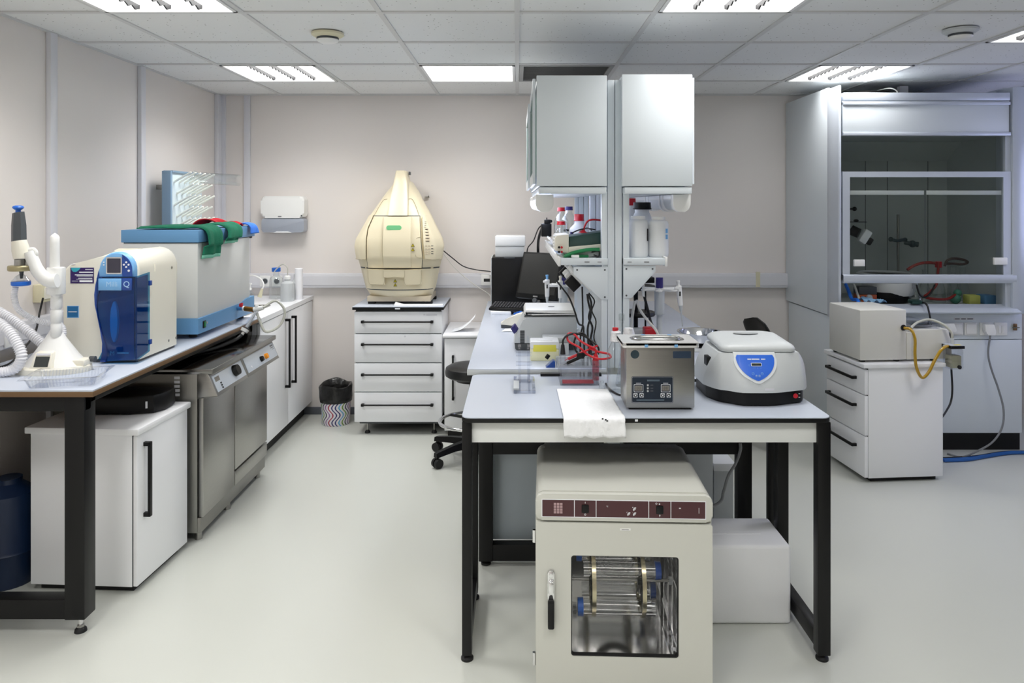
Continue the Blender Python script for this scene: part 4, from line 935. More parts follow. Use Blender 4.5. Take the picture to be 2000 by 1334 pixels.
# ---------------------------------------------------------------- stool
sx_, sy_ = -.285, 4.70
def stool(x, y, label, back=False):
    t = thing('lab_stool', label, 'stool', (x, y, 0))
    MB().lathe([(0, 0), (.15, 0), (.168, .012), (.172, .035), (.165, .060), (.14, .074), (.09, .078), (0, .078)], (x, y, .515), 36).build('seat', M_leather, t)
    MB().lathe([(0, .490), (.10, .490), (.12, .517), (0, .517)], (x, y, 0), 24).build('seat_plate', M_blackp, t)
    MB().cyl((x, y, .11), (x, y, .475), .022, .018).cyl((x, y, .09), (x, y, .32), .03, .03).build('column', M_black, t)
    MB().tube([(x + .205 * math.cos(a), y + .205 * math.sin(a), .235) for a in [2 * math.pi * k / 16 for k in range(16)]], .011, 10, 4, True).build('foot_ring', M_chrome, t)
    sp = MB()
    for a in (0.3, 0.3 + 2.094, .3 + 4.189): sp.box(0, 0, 0, 0, 0, 0) if False else sp.cyl((x, y, .25), (x + .2 * math.cos(a), y + .2 * math.sin(a), .235), .010, .009, 10)
    sp.build('ring_support', M_blackp, t)
    MB().lathe([(0, .075), (.05, .075), (.055, .09), (.045, .125), (.03, .13), (0, .13)], (x, y, 0), 20).build('hub', M_blackp, t)
    a0 = math.radians(222)
    for k in range(5):
        a = a0 - 2 * math.pi * k / 5; u = Vector((math.cos(a), math.sin(a), 0)); v = Vector((-math.sin(a), math.cos(a), 0)); c = Vector((x, y, 0))
        rings = []
        for r, z0, z1, w_ in ((.03, .075, .125, .028), (.15, .078, .115, .022), (.265, .068, .098, .02), (.285, .066, .092, .018)):
            p = c + u * r; rings.append([p - v * w_ + UZ * z0, p + v * w_ + UZ * z0, p + v * w_ * .7 + UZ * z1, p - v * w_ * .7 + UZ * z1])
        ar = MB().loft(rings).build('base_arm', M_blackp, t)
        p = c + u * .27; w2 = MB()
        for s in (-1, 1): w2.cyl(p + v * (s * .006) + UZ * .03, p + v * (s * .026) + UZ * .03, .030, .028, 20)
        w2.cyl(p + UZ * .03, p + UZ * .075, .009, .009, 10).build('caster', M_rubber, ar)
    if back:
        MB().tube([(x + .05, y + .05, .50), (x + .19, y + .15, .52), (x + .21, y + .17, .62), (x + .2, y + .165, .72)], .014).build('back_bar', M_black, t)
        Mx = Matrix.Translation((x + .165, y + .14, .715)) @ Matrix.Rotation(math.radians(-74), 4, 'Z')
        bk = MB(Mx); rings = []
        for kk in range(9):
            f = kk / 8 * 2 - 1; hw_ = .15 * math.sqrt(max(.02, 1 - f ** 4)); z = .10 * f; lean = -.05 * f
            rings.append([(hw_ * math.cos(a), lean + .028 * math.sin(a) * (1.2 - abs(f) * .7) + .05 * (hw_ * math.cos(a) / .18) ** 2 * -1, z) for a in [2 * math.pi * j / 20 for j in range(20)]])
        bk.loft(rings).build('backrest', M_leather, t)
    return t
stool(sx_, sy_, 'black round lab stool with chrome foot ring by the white drawer cabinet')
stool(1.55, 5.06, 'black lab chair with a backrest behind the mini centrifuge near the fume hood', True)
# ================================================================ FRONT TABLE
xa, xb, yn, yk = -.195, 1.10, 2.585, 3.25
t = thing('lab_table', 'front black framed lab table with pale lavender top and white apron', 'table', (.45, 2.92, 0))
tp = MB().prism(rr(xa, xb, yn, yk, .035, 5), 'z', .842, .857, .001).build('tabletop', M_black, t)
MB().prism(rr(xa + .001, xb - .001, yn + .001, yk - .001, .034, 5), 'z', .8565, .860).build('laminate_surface', M_lam, tp)
MB().obox((X(1243, yn), yn - .0005, .851), UX, UZ, .010, .007, .0008).build('chipped_spot', M_markw, tp)
MB().box(xa + .03, xb - .03, yn + .028, yn + .048, .765, .841, .002).build('apron', mat('apron_white', (226, 228, 226), .35), t)
MB().box(xa + .035, xb - .035, yk - .05, yk - .03, .80, .841).build('rear_rail', M_black, t)
for s, x0 in ((0, xa + .002), (1, xb - .047)):
    x1 = x0 + .045 if s else x0 + .034
    MB().box(x0, x1, yn + .012, yn + .057, .022, .841, .003).build('leg', M_black, t)
    MB().box(x0, x1, 3.00, 3.05, .03, .841, .003).build('leg', M_black, t)
    MB().box(x0 + .003, x1 - .003, yn + .05, 3.01, .034, .090, .003).build('side_rail', M_black, t)
    MB().box(x0 + .003, x1 - .003, yn + .05, 3.01, .79, .841, .003).build('side_rail', M_black, t)
    if s: MB().box(1.078, 1.098, 3.17, 3.215, .02, .841, .002).build('rear_leg', M_black, t); MB().box(1.10, 1.125, 3.18, 3.21, .0, .841, .002).build('rear_conduit', M_plastg, t)
    for y in (yn + .034, 3.025): MB().lathe([(0, 0), (.022, 0), (.022, .008), (.010, .016), (.009, .03), (0, .03)], ((x0 + x1) / 2, y, 0), 16).build('foot', M_rubber, t)
# ================================================================ ISLAND BENCH
ia, ib, iy, ik, iz = -.22, 1.088, 3.265, 5.58, .88
def island(x0, x1, label, left):
    t = thing('island_bench', label, 'workbench', ((x0 + x1) / 2, 4.4, 0))
    tp = MB().box(x0, x1, iy, ik, .852, .877, .002).build('tabletop', M_plastg, t)
    MB().box(x0 + .001, x1 - .001, iy + .001, ik - .001, .8765, iz, .0008).build('laminate_surface', M_lam, tp)
    lx = x0 + .05 if left else x1 - .11
    for y in (iy + .02, ik - .09): MB().box(lx, lx + .062, y, y + .06, .022, .852, .003).build('leg', M_black, t)
    cx0, cx1 = (lx + .06, x1 - .01) if left else (x0 + .01, lx + .003)
    MB().box(cx0, cx1, iy + .025, iy + .075, .495, .565, .003).box(cx0, cx1, iy + .03, iy + .07, .80, .852).build('cross_rail', M_black, t)
    if left:
        MB().box(cx0, cx1, iy + .025, iy + .075, .022, .095, .003).build('cross_rail', M_black, t)
        MB().box(cx0, cx1, iy + .08, iy + .098, .095, .80, .001).build('end_board', M_benchgrey, t)
    for y in (iy + .05, ik - .06): MB().lathe([(0, 0), (.022, 0), (.022, .008), (.010, .016), (.009, .03), (0, .03)], (lx + .031, y, 0), 16).build('foot', M_rubber, t)
    return t
island(ia, .395, 'island workbench half with the computer and thermal cycler, behind the front table', True)
island(.465, ib, 'island workbench half with the pipette stand and steel bowl, behind the front table', False)
# pedestals seen beneath the right half
t = thing('pedestal_cabinet', 'tall shaded grey cabinet under the right half of the island bench', 'cabinet', (.7, 3.8, 0))
MB().box(.50, .955, 3.62, 4.1, .03, .84, .002).build('body', M_plastg, t)
MB().box(.52, .94, 3.64, 4.08, 0, .031).build('plinth', M_rubber, t)
t = thing('pedestal_cabinet', 'lower cabinet with a white top beside the tall shaded one under the island bench', 'cabinet', (1.01, 3.8, 0))
MB().box(.965, 1.06, 3.64, 4.1, .03, .299, .002).build('body', M_plastg, t)
MB().box(.962, 1.07, 3.63, 4.1, .30, .336, .002).build('top_panel', M_white, t)
MB().box(.975, 1.05, 3.66, 4.08, 0, .031).build('plinth', M_rubber, t)
# ================================================================ SPINE, SHELVES AND WALL CABINETS
y0, y1 = 3.285, 4.87; zt = 2.155
t = thing('service_spine', 'white metal service spine with posts, bracket plates and reagent shelves down the island', 'service spine', (.43, 4.1, iz))
def post(xc, w_, y, z0=iz, z1=zt):
    p_ = MB().box(xc - w_ / 2, xc + w_ / 2, y, y + .05, z0, z1, .003).build('post', M_whitem, t)
for xc, w_ in ((X(1193.5, y0), .031), (X(1208, y0), .030)):
    post(xc, w_, y0); post(xc, w_, y1 - .05); post(xc, w_, (y0 + y1) / 2, 1.36)
for a, b in ((1175, 1186), (1217, 1229)):
    MB().box(X(a, y0), X(b, y0), y0 - .002, y0 + .04, iz, 1.66, .002).build('side_post', M_whitem, t)
    MB().box(X(a, y0), X(b, y0), y1 - .05, y1 - .01, iz, 1.66, .002).build('side_post', M_whitem, t)
MB().box(X(1180, y0), X(1222, y0), y0 + .05, y1 - .05, iz, 1.30, .002).build('service_duct', M_whitem, t)
for side, (a, b) in (('l', (1095, 1187)), ('r', (1217, 1298))):
    xl, xr = X(a, y0), X(b, y0)
    sh = MB().box(xl, xr, y0 - .012, y1, 1.336, 1.366, .003).build('reagent_shelf', M_whitem, t)
    ex = xl - .012 if side == 'l' else xr
    MB().box(ex, ex + .012, y0 - .010, y1, 1.330, 1.372, .003).build('shelf_rim', M_plast, sh)
    bars(MB(), (X(1146 if side == 'l' else 1262, y0), y0 - .0125, 1.350), UX, UZ, [(0, 0, .022, .0045), (.055 if side == 'l' else -.075, 0, .018, .003)]).build('shelf_label', M_mark, sh)
    pts = [(1120, 521), (1187, 521), (1187, 585), (1174, 585), (1120, 536)] if side == 'l' else [(1217, 519), (1280, 519), (1280, 530), (1233, 582), (1217, 582)]
    for y in (y0 - .006, y1 - .02):
        o = MB().prism([(X(p, y0), Z(q, y0)) for p, q in pts], 'y', y, y + .018, .002).build('bracket_plate', M_whitem, t)
        if y < 3.5:
            for p, q in (((1127, 527), (1181, 527), (1181, 580)) if side == 'l' else ((1223, 525), (1274, 525), (1223, 577))):
                c = (X(p, y0), y - .001, Z(q, y0)); MB().cyl(c, (c[0], c[1] + .003, c[2]), .0042, .0042, 10).build('screw', M_dark, o)
# slanted socket rail beneath the left shelf
A, B = Vector((X(1105, y0 + .1), 0, Z(520, y0 + .1))), Vector((X(1150, y0 + .1), 0, Z(566, y0 + .1)))
u = (B - A).normalized(); nrm = Vector((u.z, 0, -u.x)); c = (A + B) / 2
rail = MB().hexa([v + UY * y for y in (y0 + .03, y1 - .1) for v in ()] or [A + UY * (y0 + .03), B + UY * (y0 + .03), B + UY * (y1 - .25), A + UY * (y1 - .25), A - nrm * .02 + UY * (y0 + .03), B - nrm * .02 + UY * (y0 + .03), B - nrm * .02 + UY * (y1 - .25), A - nrm * .02 + UY * (y1 - .25)], .003).build('socket_rail', M_plast, t)
for y in (3.42, 3.62, 3.86, 4.1, 4.34): MB().obox(c + nrm * .0 + UY * y, UY, u, .08, .07, .008, .002).build('socket', M_plast, rail)
sgn = 1 if UY.cross(u).dot(nrm) > 0 else -1
outn = UY.cross(u)
for y, s, nm in ((3.40, .05, 'large black power adapter plugged into the slanted socket rail under the left shelf'), (3.95, .036, 'second black power adapter further back on the slanted socket rail')):
    cc_ = c + UY * y + outn * .009 + u * .004
    o = tag(MB().obox(cc_, UY, u, s, s * 1.25, .048, .004).build('power_adapter', M_blackp), nm, 'power adapter')
for y in (3.46, 3.62):
    tag(MB().obox(c + UY * y + outn * .009 - u * .02, UY, u, .035, .04, .03, .006).build('white_plug', M_plast), 'white power plug on the slanted socket rail ' + ('nearest the black adapter' if y < 3.5 else 'behind the black adapter'), 'plug')
# upper cabinets
def wallcab(px0, px1, label, left):
    xl, xr = X(px0, 3.22), X(px1, 3.22); zb, z1 = 1.683, Z(147 if left else 145, 3.22)
    t = thing('wall_cabinet', label, 'cabinet', ((xl + xr) / 2, 4.05, 1.65))
    MB().box(xl + .003, xr, 3.238, 4.87, zb, z1 - .002, .002).build('body', M_whitem, t)
    MB().box(xl, xr + .001, 3.220, 3.238, zb, z1, .003).build('end_panel', M_whitem, t)
    MB().box(xl + .012, xr, 3.224, 4.87, 1.650, zb - .004, .003).build('bottom_rail', M_whitem, t)
    xs, sg = (xl, -1) if left else (xr, 1)
    for k in range(2):
        ya = 3.25 + k * .80; yb = ya + .82; off = .004 + (.008 if k else 0)
        f = MB().plate([(ya, zb + .01), (yb, zb + .01), (yb, z1 - .01), (ya, z1 - .01)], [(ya + .045, zb + .06), (yb - .045, zb + .06), (yb - .045, z1 - .06), (ya + .045, z1 - .06)], 'x', xs + sg * off, xs + sg * (off + .012)).build('sliding_door', M_whitem, t)
        MB().box(min(xs + sg * (off + .004), xs + sg * (off + .008)), max(xs + sg * (off + .004), xs + sg * (off + .008)), ya + .04, yb - .04, zb + .055, z1 - .055).build('glass_pane', G_cab, f)
    return t, xl, xr
t, xl, xr = wallcab(1048, 1185, 'white wall cabinet with green glass sliding doors, on the computer side of the spine posts', True)
t2, xl2, xr2 = wallcab(1215, 1352, 'white wall cabinet on the fume hood side of the spine posts', False)
# lamps below the cabinets
def task(xc, label, on):
    t = thing('task_lamp', label, 'task lamp', (xc, 4.0, 1.55), group='strip lamps under the wall cabinets')
    z1, hw = 1.648, .039
    U = [(xc - hw, z1), (xc - hw, z1 - .045), (xc - hw * .8, z1 - .066), (xc - hw * .35, z1 - .078), (xc + hw * .35, z1 - .078), (xc + hw * .8, z1 - .066), (xc + hw, z1 - .045), (xc + hw, z1)]
    I = [(xc + (x - xc) * .86, z1 - (z1 - z) * .9) for x, z in U]
    MB().box(xc - hw * .9, xc + hw * .9, 3.29, 4.75, z1 - .022, z1 - .001, .002).build('housing', M_plast, t)
    for ya, yb in ((3.28, 3.33), (3.52, 3.545), (3.60, 3.625), (3.92, 3.945), (4.0, 4.025), (4.70, 4.75)): MB().prism(U, 'y', ya, yb, .002).build('clip', M_plast, t)
    MB().prism(I, 'y', 3.33, 4.70).build('diffuser', E_task if on else M_frost, t)
task(X(1063.5, 3.3), 'white strip lamp with rounded clips under the left wall cabinet, switched on', True)
task(X(1330, 3.3), 'white strip lamp with rounded clips under the right wall cabinet', False)
# ================================================================ THINGS ON THE ISLAND AND THE SHELVES
# computer
t = thing('computer_tower', 'black computer tower standing at the far left end of the island bench', 'computer', (-.06, 5.3, iz))
xa, xb = X(960, 5.2), X(1045, 5.2)
MB().box(xa, xb, 5.20, 5.54, iz + .004, Z(503, 5.2), .008).build('case', M_blackp, t)
MB().box(xa - .005, xa + .002, 5.21, 5.53, iz + .004, Z(504, 5.2), .002).build('side_panel', M_plastg, t)
MB().box(X(985, 5.2), X(1006, 5.2), 5.193, 5.21, Z(503, 5.2) - .006, Z(503, 5.2) + .004, .002).build('grip', M_dark, t)
MB().box(xa + .02, xb - .02, 5.22, 5.52, iz, iz + .005).build('foot', M_rubber, t)
zc0 = Z(503, 5.2)
b1 = tag(MB().box(X(967, 5.22), X(1024, 5.22), 5.22, 5.48, zc0 + .001, Z(481, 5.22), .004).build('storage_box', M_frost), 'lower of two translucent white boxes stacked on the computer tower', 'box')
b2 = tag(MB().box(X(967, 5.22) - .001, X(1026, 5.22), 5.215, 5.485, Z(481, 5.22) + .001, Z(461.5, 5.22), .005).build('storage_box', M_milk), 'upper of two translucent white boxes stacked on the computer tower', 'box')
# monitor
Mx = Matrix.Translation((X(1049, 4.98), 4.98, iz)) @ Matrix.Rotation(math.radians(-33), 4, 'Z')
tilt = Matrix.Translation((0, 0, .12)) @ Matrix.Rotation(math.radians(-19), 4, 'X')
t = thing('monitor', 'black flat monitor tilted back beside the computer tower', 'monitor', (X(1049, 4.98), 4.98, iz), math.radians(-33))
b = MB(tilt); b.box(-.158, .158, -.018, .03, -.03, .29, .006); fr = b.build('housing', M_blackp, t, True)
b = MB(tilt); b.box(-.143, .143, -.0195, -.012, .0, .276); b.build('screen', mat('black_screen', (24, 24, 22), .3), fr, True)
b = MB(tilt); b.obox((0, -.0185, -.016), UX, UZ, .035, .009, .001); b.build('logo_plate', M_chrome, fr, True)
b = MB(tilt); b.cyl((0, -.024, -.042), (0, -.01, -.042), .016, .018, 18); b.build('button_ring', M_dark, fr, True)
MB().cyl((0, .10, .01), (0, .06, .18), .028, .024).build('stand_neck', M_blackp, t, True)
MB().lathe([(0, 0), (.085, 0), (.085, .008), (.04, .02), (0, .02)], (0, .10, 0)).build('stand_base', M_blackp, t, True)
tag(MB().tube([P(1076, 432, 4.3), P(1062, 440, 4.45), P(1053, 462, 4.8), P(1051, 484, 5.13), P(1052, 520, 5.15)], .009).build('monitor_cable', M_cable), 'thick black cable from the shelf rail down behind the monitor', 'cable')
tag(MB().tube([P(1066, 436, 4.32), P(1052, 446, 4.45), P(1042, 470, 4.9), P(1031, 484, 5.16), P(1029, 500, 5.19)], .004).build('monitor_cable', M_cable), 'thin black cable sagging from the shelf rail to the white boxes', 'cable')
# keyboard and things near it
Mx = math.radians(-14); t = thing('keyboard', 'black keyboard in front of the monitor', 'keyboard', (-.055, 4.97, iz + .0215), Mx)
Mk = Matrix.Rotation(math.radians(9), 4, 'X') @ Matrix.Translation((0, .075, 0)) if False else Matrix.Translation((0, -.075, 0)) @ Matrix.Rotation(math.radians(10), 4, 'X') @ Matrix.Translation((0, .075, 0))
MB(Mk).box(-.12, .17, -.075, .075, .0, .018, .006).box(-.11, -.09, .055, .07, -.02, .002).box(.14, .16, .055, .07, -.02, .002).build('base', M_blackp, t, True)
kb = MB(Mk)
for r_ in range(5):
    for c_ in range(14): kb.box(-.112 + c_ * .0195, -.112 + c_ * .0195 + .016, -.055 + r_ * .024, -.055 + r_ * .024 + .019, .0175, .0245, .002, 1)
kb.build('keys', mat('key_black', (44, 44, 48), .5), t, True)
tag(MB().box(-.175, -.04, 4.88, 5.08, iz, iz + .021, .003).build('paper_pile', M_paper), 'white paper pile beneath the black keyboard', 'paper')
Mx = math.radians(-28); t = thing('vortex_mixer', 'small white wedge shaped mixer between keyboard and thermal cycler', 'mixer', (.0, 4.36, iz), Mx)
MB().prism([(-.085, .018), (-.085, .035), (-.05, .055), (.03, .095), (.085, .10), (.085, .018)], 'y', -.05, .07, .008).build('case', M_ivory, t, True)
MB().box(-.083, .083, -.048, .068, .0, .019, .003).build('base', M_dark, t, True)
for i in range(3): MB().box(-.02 + i * .018, -.009 + i * .018, -.01, .012, .078 + i * .006, .088 + i * .006, .002).build('button', M_blue, t, True)
tag(MB().grid(lambda u, v: (-.09 + .09 * u + .02 * v, 4.22 + .10 * v, iz + .002 + .002 * math.sin(4 * u)), 6, 4).build('paper_sheet', M_paper, mods=[solid(.001)]), 'white sheet of paper in front of the wedge shaped mixer', 'paper')
# thermal cycler
ya, yb = 3.68, 3.96
def q5(x, y, d=3.68): return (X(920 + x / 3.335, d), Z(380 + y / 3.335, d))
t = thing('thermal_cycler', 'light grey thermal cycler with a slatted side and navy knob', 'thermal cycler', (.15, 3.9, iz))
MB().prism([q5(278, 970), q5(290, 905), q5(350, 822), q5(347, 800), q5(392, 800), q5(690, 800), q5(690, 975)], 'y', ya, yb, .008).build('body', M_plastg, t)
MB().prism([q5(345, 796), q5(345, 776), q5(356, 752), q5(668, 752), q5(690, 772), q5(690, 786), q5(392, 790), q5(370, 766)], 'y', ya + .002, yb, .008).build('lid', M_plast, t)
MB().prism([q5(283, 972), q5(287, 1004), q5(300, 1020), q5(384, 1020), q5(384, 972)], 'y', ya + .003, yb - .01, .004).box(q5(390, 0)[0], q5(688, 0)[0], ya + .01, yb - .01, iz + .002, q5(0, 974)[1]).build('base', M_dark, t)
vs = MB()
for i in range(8):
    c = q5(333, 890 + i * 10.5); vs.box(c[0] - .010, c[0] + .012, ya - .001, ya + .004, c[1] - .0035, c[1] + .0035)
vs.build('vent_slots', M_dark, t)
c = q5(288, 868); MB().obox((c[0], ya + .03, c[1]), (.6, -.5, .6), (-.5, -.3, .8), .028, .036, .03, .004).build('knob', M_dblue, t)
c = q5(402, 935); MB().cyl((c[0], ya - .002, c[1]), (c[0], ya + .002, c[1]), .011).build('cover_button', M_plastg, t)
c = q5(530, 751); MB().prism(circ(c[0], ya + .12, .016, 20, .010), 'z', c[1] - .001, c[1] + .001).build('emblem', M_mark, t)
c = q5(640, 945); bars(MB(), (c[0], ya - .0005, c[1]), UX, UZ, [(-.03, .014, .03, .003), (0, .014, .03, .003), (.0, -.004, .02, .02), (.03, -.008, .006, .008)]).build('rating_plate', M_strip, t)
# pipette carousel (left)
def pip(mb_t, c, down, m_btn, h=.20, grp=None, label=''):
    c = Vector(c); t = thing('pipette', label, 'pipette', tuple(c), group=grp)
    dn = Vector(down).normalized(); a = lambda k: c + dn * k
    MB().cyl(a(0), a(.095), .015, .012, 14).cyl(a(-.004), a(.0), .011, .015, 14).build('handle', M_plast, t)
    MB().cyl(a(-.022), a(-.003), .007, .007, 12).cyl(a(-.030), a(-.021), .009, .009, 12).build('plunger', m_btn, t)
    MB().cyl(a(.094), a(.125), .010, .006, 12).cyl(a(.124), a(.20), .0045, .0022, 10).build('shaft', M_plastg, t)
    MB().obox(a(.035) + Vector((.0, -.0135, 0)), UX, UZ, .008, .022, .002).build('volume_window', M_markb, t)
    MB().obox(a(.008) + Vector((-.014, -.004, 0)), UX, UZ, .02, .012, .02, .003).build('finger_hook', M_plast, t)
    return t
def carousel(x, y, z0, label, cap):
    t = thing('pipette_stand', label, 'pipette stand', (x, y, z0))
    MB().lathe([(0, 0), (.085, 0), (.085, .006), (.06, .016), (.02, .022), (0, .022)], (x, y, z0)).build('base', M_plast, t)
    MB().cyl((x, y, z0 + .02), (x, y, z0 + .27), .014).cyl((x, y, z0 + .13), (x, y, z0 + .255), .024, .026).build('column', M_plastg, t)
    st = MB().lathe([(0, .25), (.028, .25), (.03, .262), (0, .264)], (x, y, z0))
    for k in range(6):
        a = math.pi / 3 * k + .3; st.cyl((x, y, z0 + .256), (x + .085 * math.cos(a), y + .085 * math.sin(a), z0 + .256), .009, .007, 8)
        st.tube([(x + .085 * math.cos(a) + .014 * math.cos(a + b_), y + .085 * math.sin(a) + .014 * math.sin(a + b_), z0 + .256) for b_ in (-2.0, -1, 0, 1, 2.0)], .004, 6, 3)
    st.build('holder_ring', M_plast, t)
    MB().cyl((x, y, z0 + .262), (x, y, z0 + .315), .019, .018).build('top_knob', cap, t)
    return t
cx_, cy_ = X(1100, 4.3), 4.3
carousel(cx_, cy_, iz, 'white pipette carousel with a navy knob behind the thermal cycler', M_dblue)
for k, (a, lb) in enumerate(((math.pi / 3 * 3 + .3, 'white pipette at the left of the carousel behind the thermal cycler'), (math.pi / 3 * 4 + .3, 'pipette with ivory button at the front of the carousel behind the thermal cycler'))):
    pip(None, (cx_ + .099 * math.cos(a), cy_ + .099 * math.sin(a), iz + .29), (0, 0, -1), M_ivory if k else M_sky, label=lb, grp='pipettes on the carousels')
# right carousel
cx_, cy_ = X(1288, 3.75), 3.75
carousel(cx_, cy_, iz + .04, 'light grey pipette carousel with a navy knob on the right half of the island', M_dblue)
pip(None, (cx_ + .087, cy_ - .045, iz + .315), (.10, 0, -1), M_plast, label='grey white pipette hanging at the right carousel, tip down', grp='pipettes on the carousels')
tag(MB().box(cx_ - .09, cx_ + .09, cy_ - .09, cy_ + .09, iz, iz + .039, .003).build('stand_block', M_plastg), 'low grey block under the right pipette carousel', 'block')
# black tiered rack
t = thing('tiered_rack', 'black tiered rack with round shelves beside the right spine post', 'rack', (X(1245, 3.95), 3.95, iz))
xr_, yr_ = X(1243, 3.95), 3.97
for z, r in ((.012, .13), (.145, .10), (.285, .10)): MB().lathe([(0, 0), (r, 0), (r + .004, .008), (r, .02), (0, .02)], (xr_, yr_, iz + z - .012), 30).build('shelf', M_blackp, t)
MB().cyl((xr_, yr_, iz), (xr_, yr_, iz + .30), .012).cyl((xr_ + .06, yr_ + .05, iz + .0), (xr_ + .06, yr_ + .05, iz + .29), .005).build('column', M_black, t)
MB().box(xr_ - .07, xr_ + .09, yr_ - .06, yr_ + .07, iz + .31, iz + .34, .004).build('top_case', M_blackp, t)
t = thing('label_printer', 'grey low device in front of the black tiered rack', 'device', (X(1262, 3.8), 3.80, iz))
MB().box(X(1222, 3.6), X(1262, 3.6), 3.60, 3.68, iz, iz + .115, .003).build('case', M_plastg, t)
t = thing('red_lidded_box', 'small box with a bright red lid behind the steel ultrasonic bath', 'box', (X(1271, 3.5), 3.5, iz))
MB().box(X(1260, 3.52), X(1282, 3.52), 3.49, 3.56, iz, iz + .098, .003).build('body', M_plast, t)
MB().box(X(1259, 3.5), X(1283, 3.5), 3.485, 3.565, iz + .098, iz + .140, .006).build('lid', M_red, t)
for pts, r, m_, lb in (([P(1240, 588, 3.42), P(1236, 610, 3.42), P(1232, 640, 3.42), P(1228, 668, 3.42), (X(1230, 3.42), 3.44, iz + .006)], .0065, M_cablew, 'white cable hanging nearest the right spine post'),
                       ([P(1243, 586, 3.46), P(1250, 605, 3.46), P(1264, 625, 3.47), P(1281, 645, 3.47), P(1290, 668, 3.46), (X(1300, 3.45), 3.45, iz + .006)], .006, M_cablew, 'white cable slanting across the black tiered rack'),
                       ([P(1258, 578, 3.62), P(1264, 600, 3.62), P(1270, 625, 3.62), P(1277, 645, 3.6), (X(1282, 3.62), 3.62, iz + .007)], .0065, M_cable, 'black cable hanging in front of the tiered rack')):
    tag(MB().tube(pts, r).build('power_cable', m_), lb, 'cable')
tag(MB().obox(P(1256, 566, 3.42), (.8, 0, -.5), UZ, .012, .06, .02, .003).build('white_plug', M_plast), 'white plug hanging below the right bracket plate', 'plug')
# steel bowl on a black stand
bx, by = X(1368, 3.72), 3.72
t = thing('hot_plate', 'low white and black plate stand under the steel bowl', 'hot plate', (bx, by, iz))
MB().box(bx - .09, bx + .09, by - .08, by + .10, iz, iz + .02, .004).build('base', M_plast, t); MB().lathe([(0, .02), (.085, .02), (.09, .028), (0, .03)], (bx, by, iz), 30).build('plate', M_blackp, t)
tag(MB().lathe([(0, .032), (.075, .032), (.09, .045), (.108, .085), (.116, .087), (.116, .090), (.104, .088), (.086, .048), (.07, .037), (0, .037)], (bx, by, iz), 40).build('steel_bowl', M_chrome), 'shiny steel bowl behind the mini centrifuge', 'bowl')
for i, y in enumerate((695, 712, 722)):
    tag(MB().tube([P(1356, y, 3.06), P(1366, y + 3, 3.06), P(1378, y + 6, 3.06), P(1392, y + 10, 3.06)] if False else [(X(1340, 3.12), 3.12, .866 + i * .02), (X(1362, 3.1), 3.10, .868 + i * .024), (X(1380, 3.1), 3.08, .868 + i * .022), (X(1410, 3.1), 3.10, .866 + i * .012)], .006).build('power_cable', M_cable), ['lowest', 'middle', 'topmost'][i] + ' of three black cables between the ultrasonic bath and the centrifuge', 'cable')
# ---------------------------------------------------------------- reagent shelf, left
sz = 1.3665
t = thing('power_supply', 'beige and dark green electrophoresis power supply on the left reagent shelf', 'power supply', (.29, 3.42, sz))
pz0, pz1 = Z(495, 3.33), Z(458, 3.33); pxa, pxf, pxb = X(1084, 3.36), X(1111, 3.33), X(1184, 3.33)
sl = .020
MB().prism([(pxa, pz0 + .012), (pxa - .002, pz1 - .02), (pxa + .006, pz1 - .004), (pxf, pz1 + .0), (pxf, pz0 + .0)], 'y', 3.33, 3.56, .003).build('front_case', M_ivory, t)
MB().hexa([(pxf, 3.33, pz0), (pxb, 3.33, pz0 + .012), (pxb, 3.56, pz0 + .012), (pxf, 3.56, pz0), (pxf, 3.33, pz0 + .030), (pxb, 3.33, pz0 + .045), (pxb, 3.56, pz0 + .045), (pxf, 3.56, pz0 + .030)], .002).build('lower_case', M_ivory, t)
MB().hexa([(pxf, 3.329, pz0 + .029), (pxb, 3.329, pz0 + .044), (pxb, 3.561, pz0 + .044), (pxf, 3.561, pz0 + .029), (pxf + .002, 3.345, pz1 - .01), (pxb, 3.345, pz1 + .012), (pxb, 3.545, pz1 + .012), (pxf + .002, 3.545, pz1 - .01)], .003).build('top_case', M_green, t)
for z in (Z(483, 3.33), Z(492, 3.33)):
    MB().cyl((pxa + .016, 3.32, z), (pxa + .016, 3.332, z), .005).build('black_socket', M_blackp, t); MB().cyl((pxa + .028, 3.32, z), (pxa + .028, 3.332, z), .005).build('red_socket', M_red, t)
for z in range(4): MB().cyl((pxa - .008, 3.38, pz0 + .03 + z * .015), (pxa + .004, 3.38, pz0 + .03 + z * .015), .006, .006, 10).build('front_key', M_plast, t)
MB().prism([(pxa + .02, pz0 - .03), (pxa + .05, pz0 - .002), (pxb, pz0 + .010), (pxb, pz0 - .006), (pxa + .07, pz0 - .03)], 'y', 3.34, 3.55, .002).build('support_block', M_plastg, t)
t = thing('gel_tray', 'green plastic tray leaning under the power supply on the left shelf', 'tray', (.27, 3.4, sz))
MB().tube([(X(1103, 3.31), 3.31, sz + .006), (X(1120, 3.31), 3.31, sz + .022), (X(1145, 3.31), 3.31, sz + .034), (X(1171, 3.31), 3.31, sz + .037)], .008).build('rim', M_greenl, t)
MB().hexa([(X(1100, 3.31), 3.315, sz), (X(1150, 3.31), 3.315, sz), (X(1150, 3.31), 3.5, sz), (X(1100, 3.31), 3.5, sz), (X(1104, 3.31), 3.315, sz + .012), (X(1150, 3.31), 3.315, sz + .012), (X(1150, 3.31), 3.5, sz + .012), (X(1104, 3.31), 3.5, sz + .012)], .003).build('body', M_greenl, t)
tag(MB().box(X(1116, 3.29), X(1131, 3.29), 3.285, 3.305, sz, sz + .013, .003).build('label_holder', M_plast), 'small white label block at the front of the left shelf', 'block')
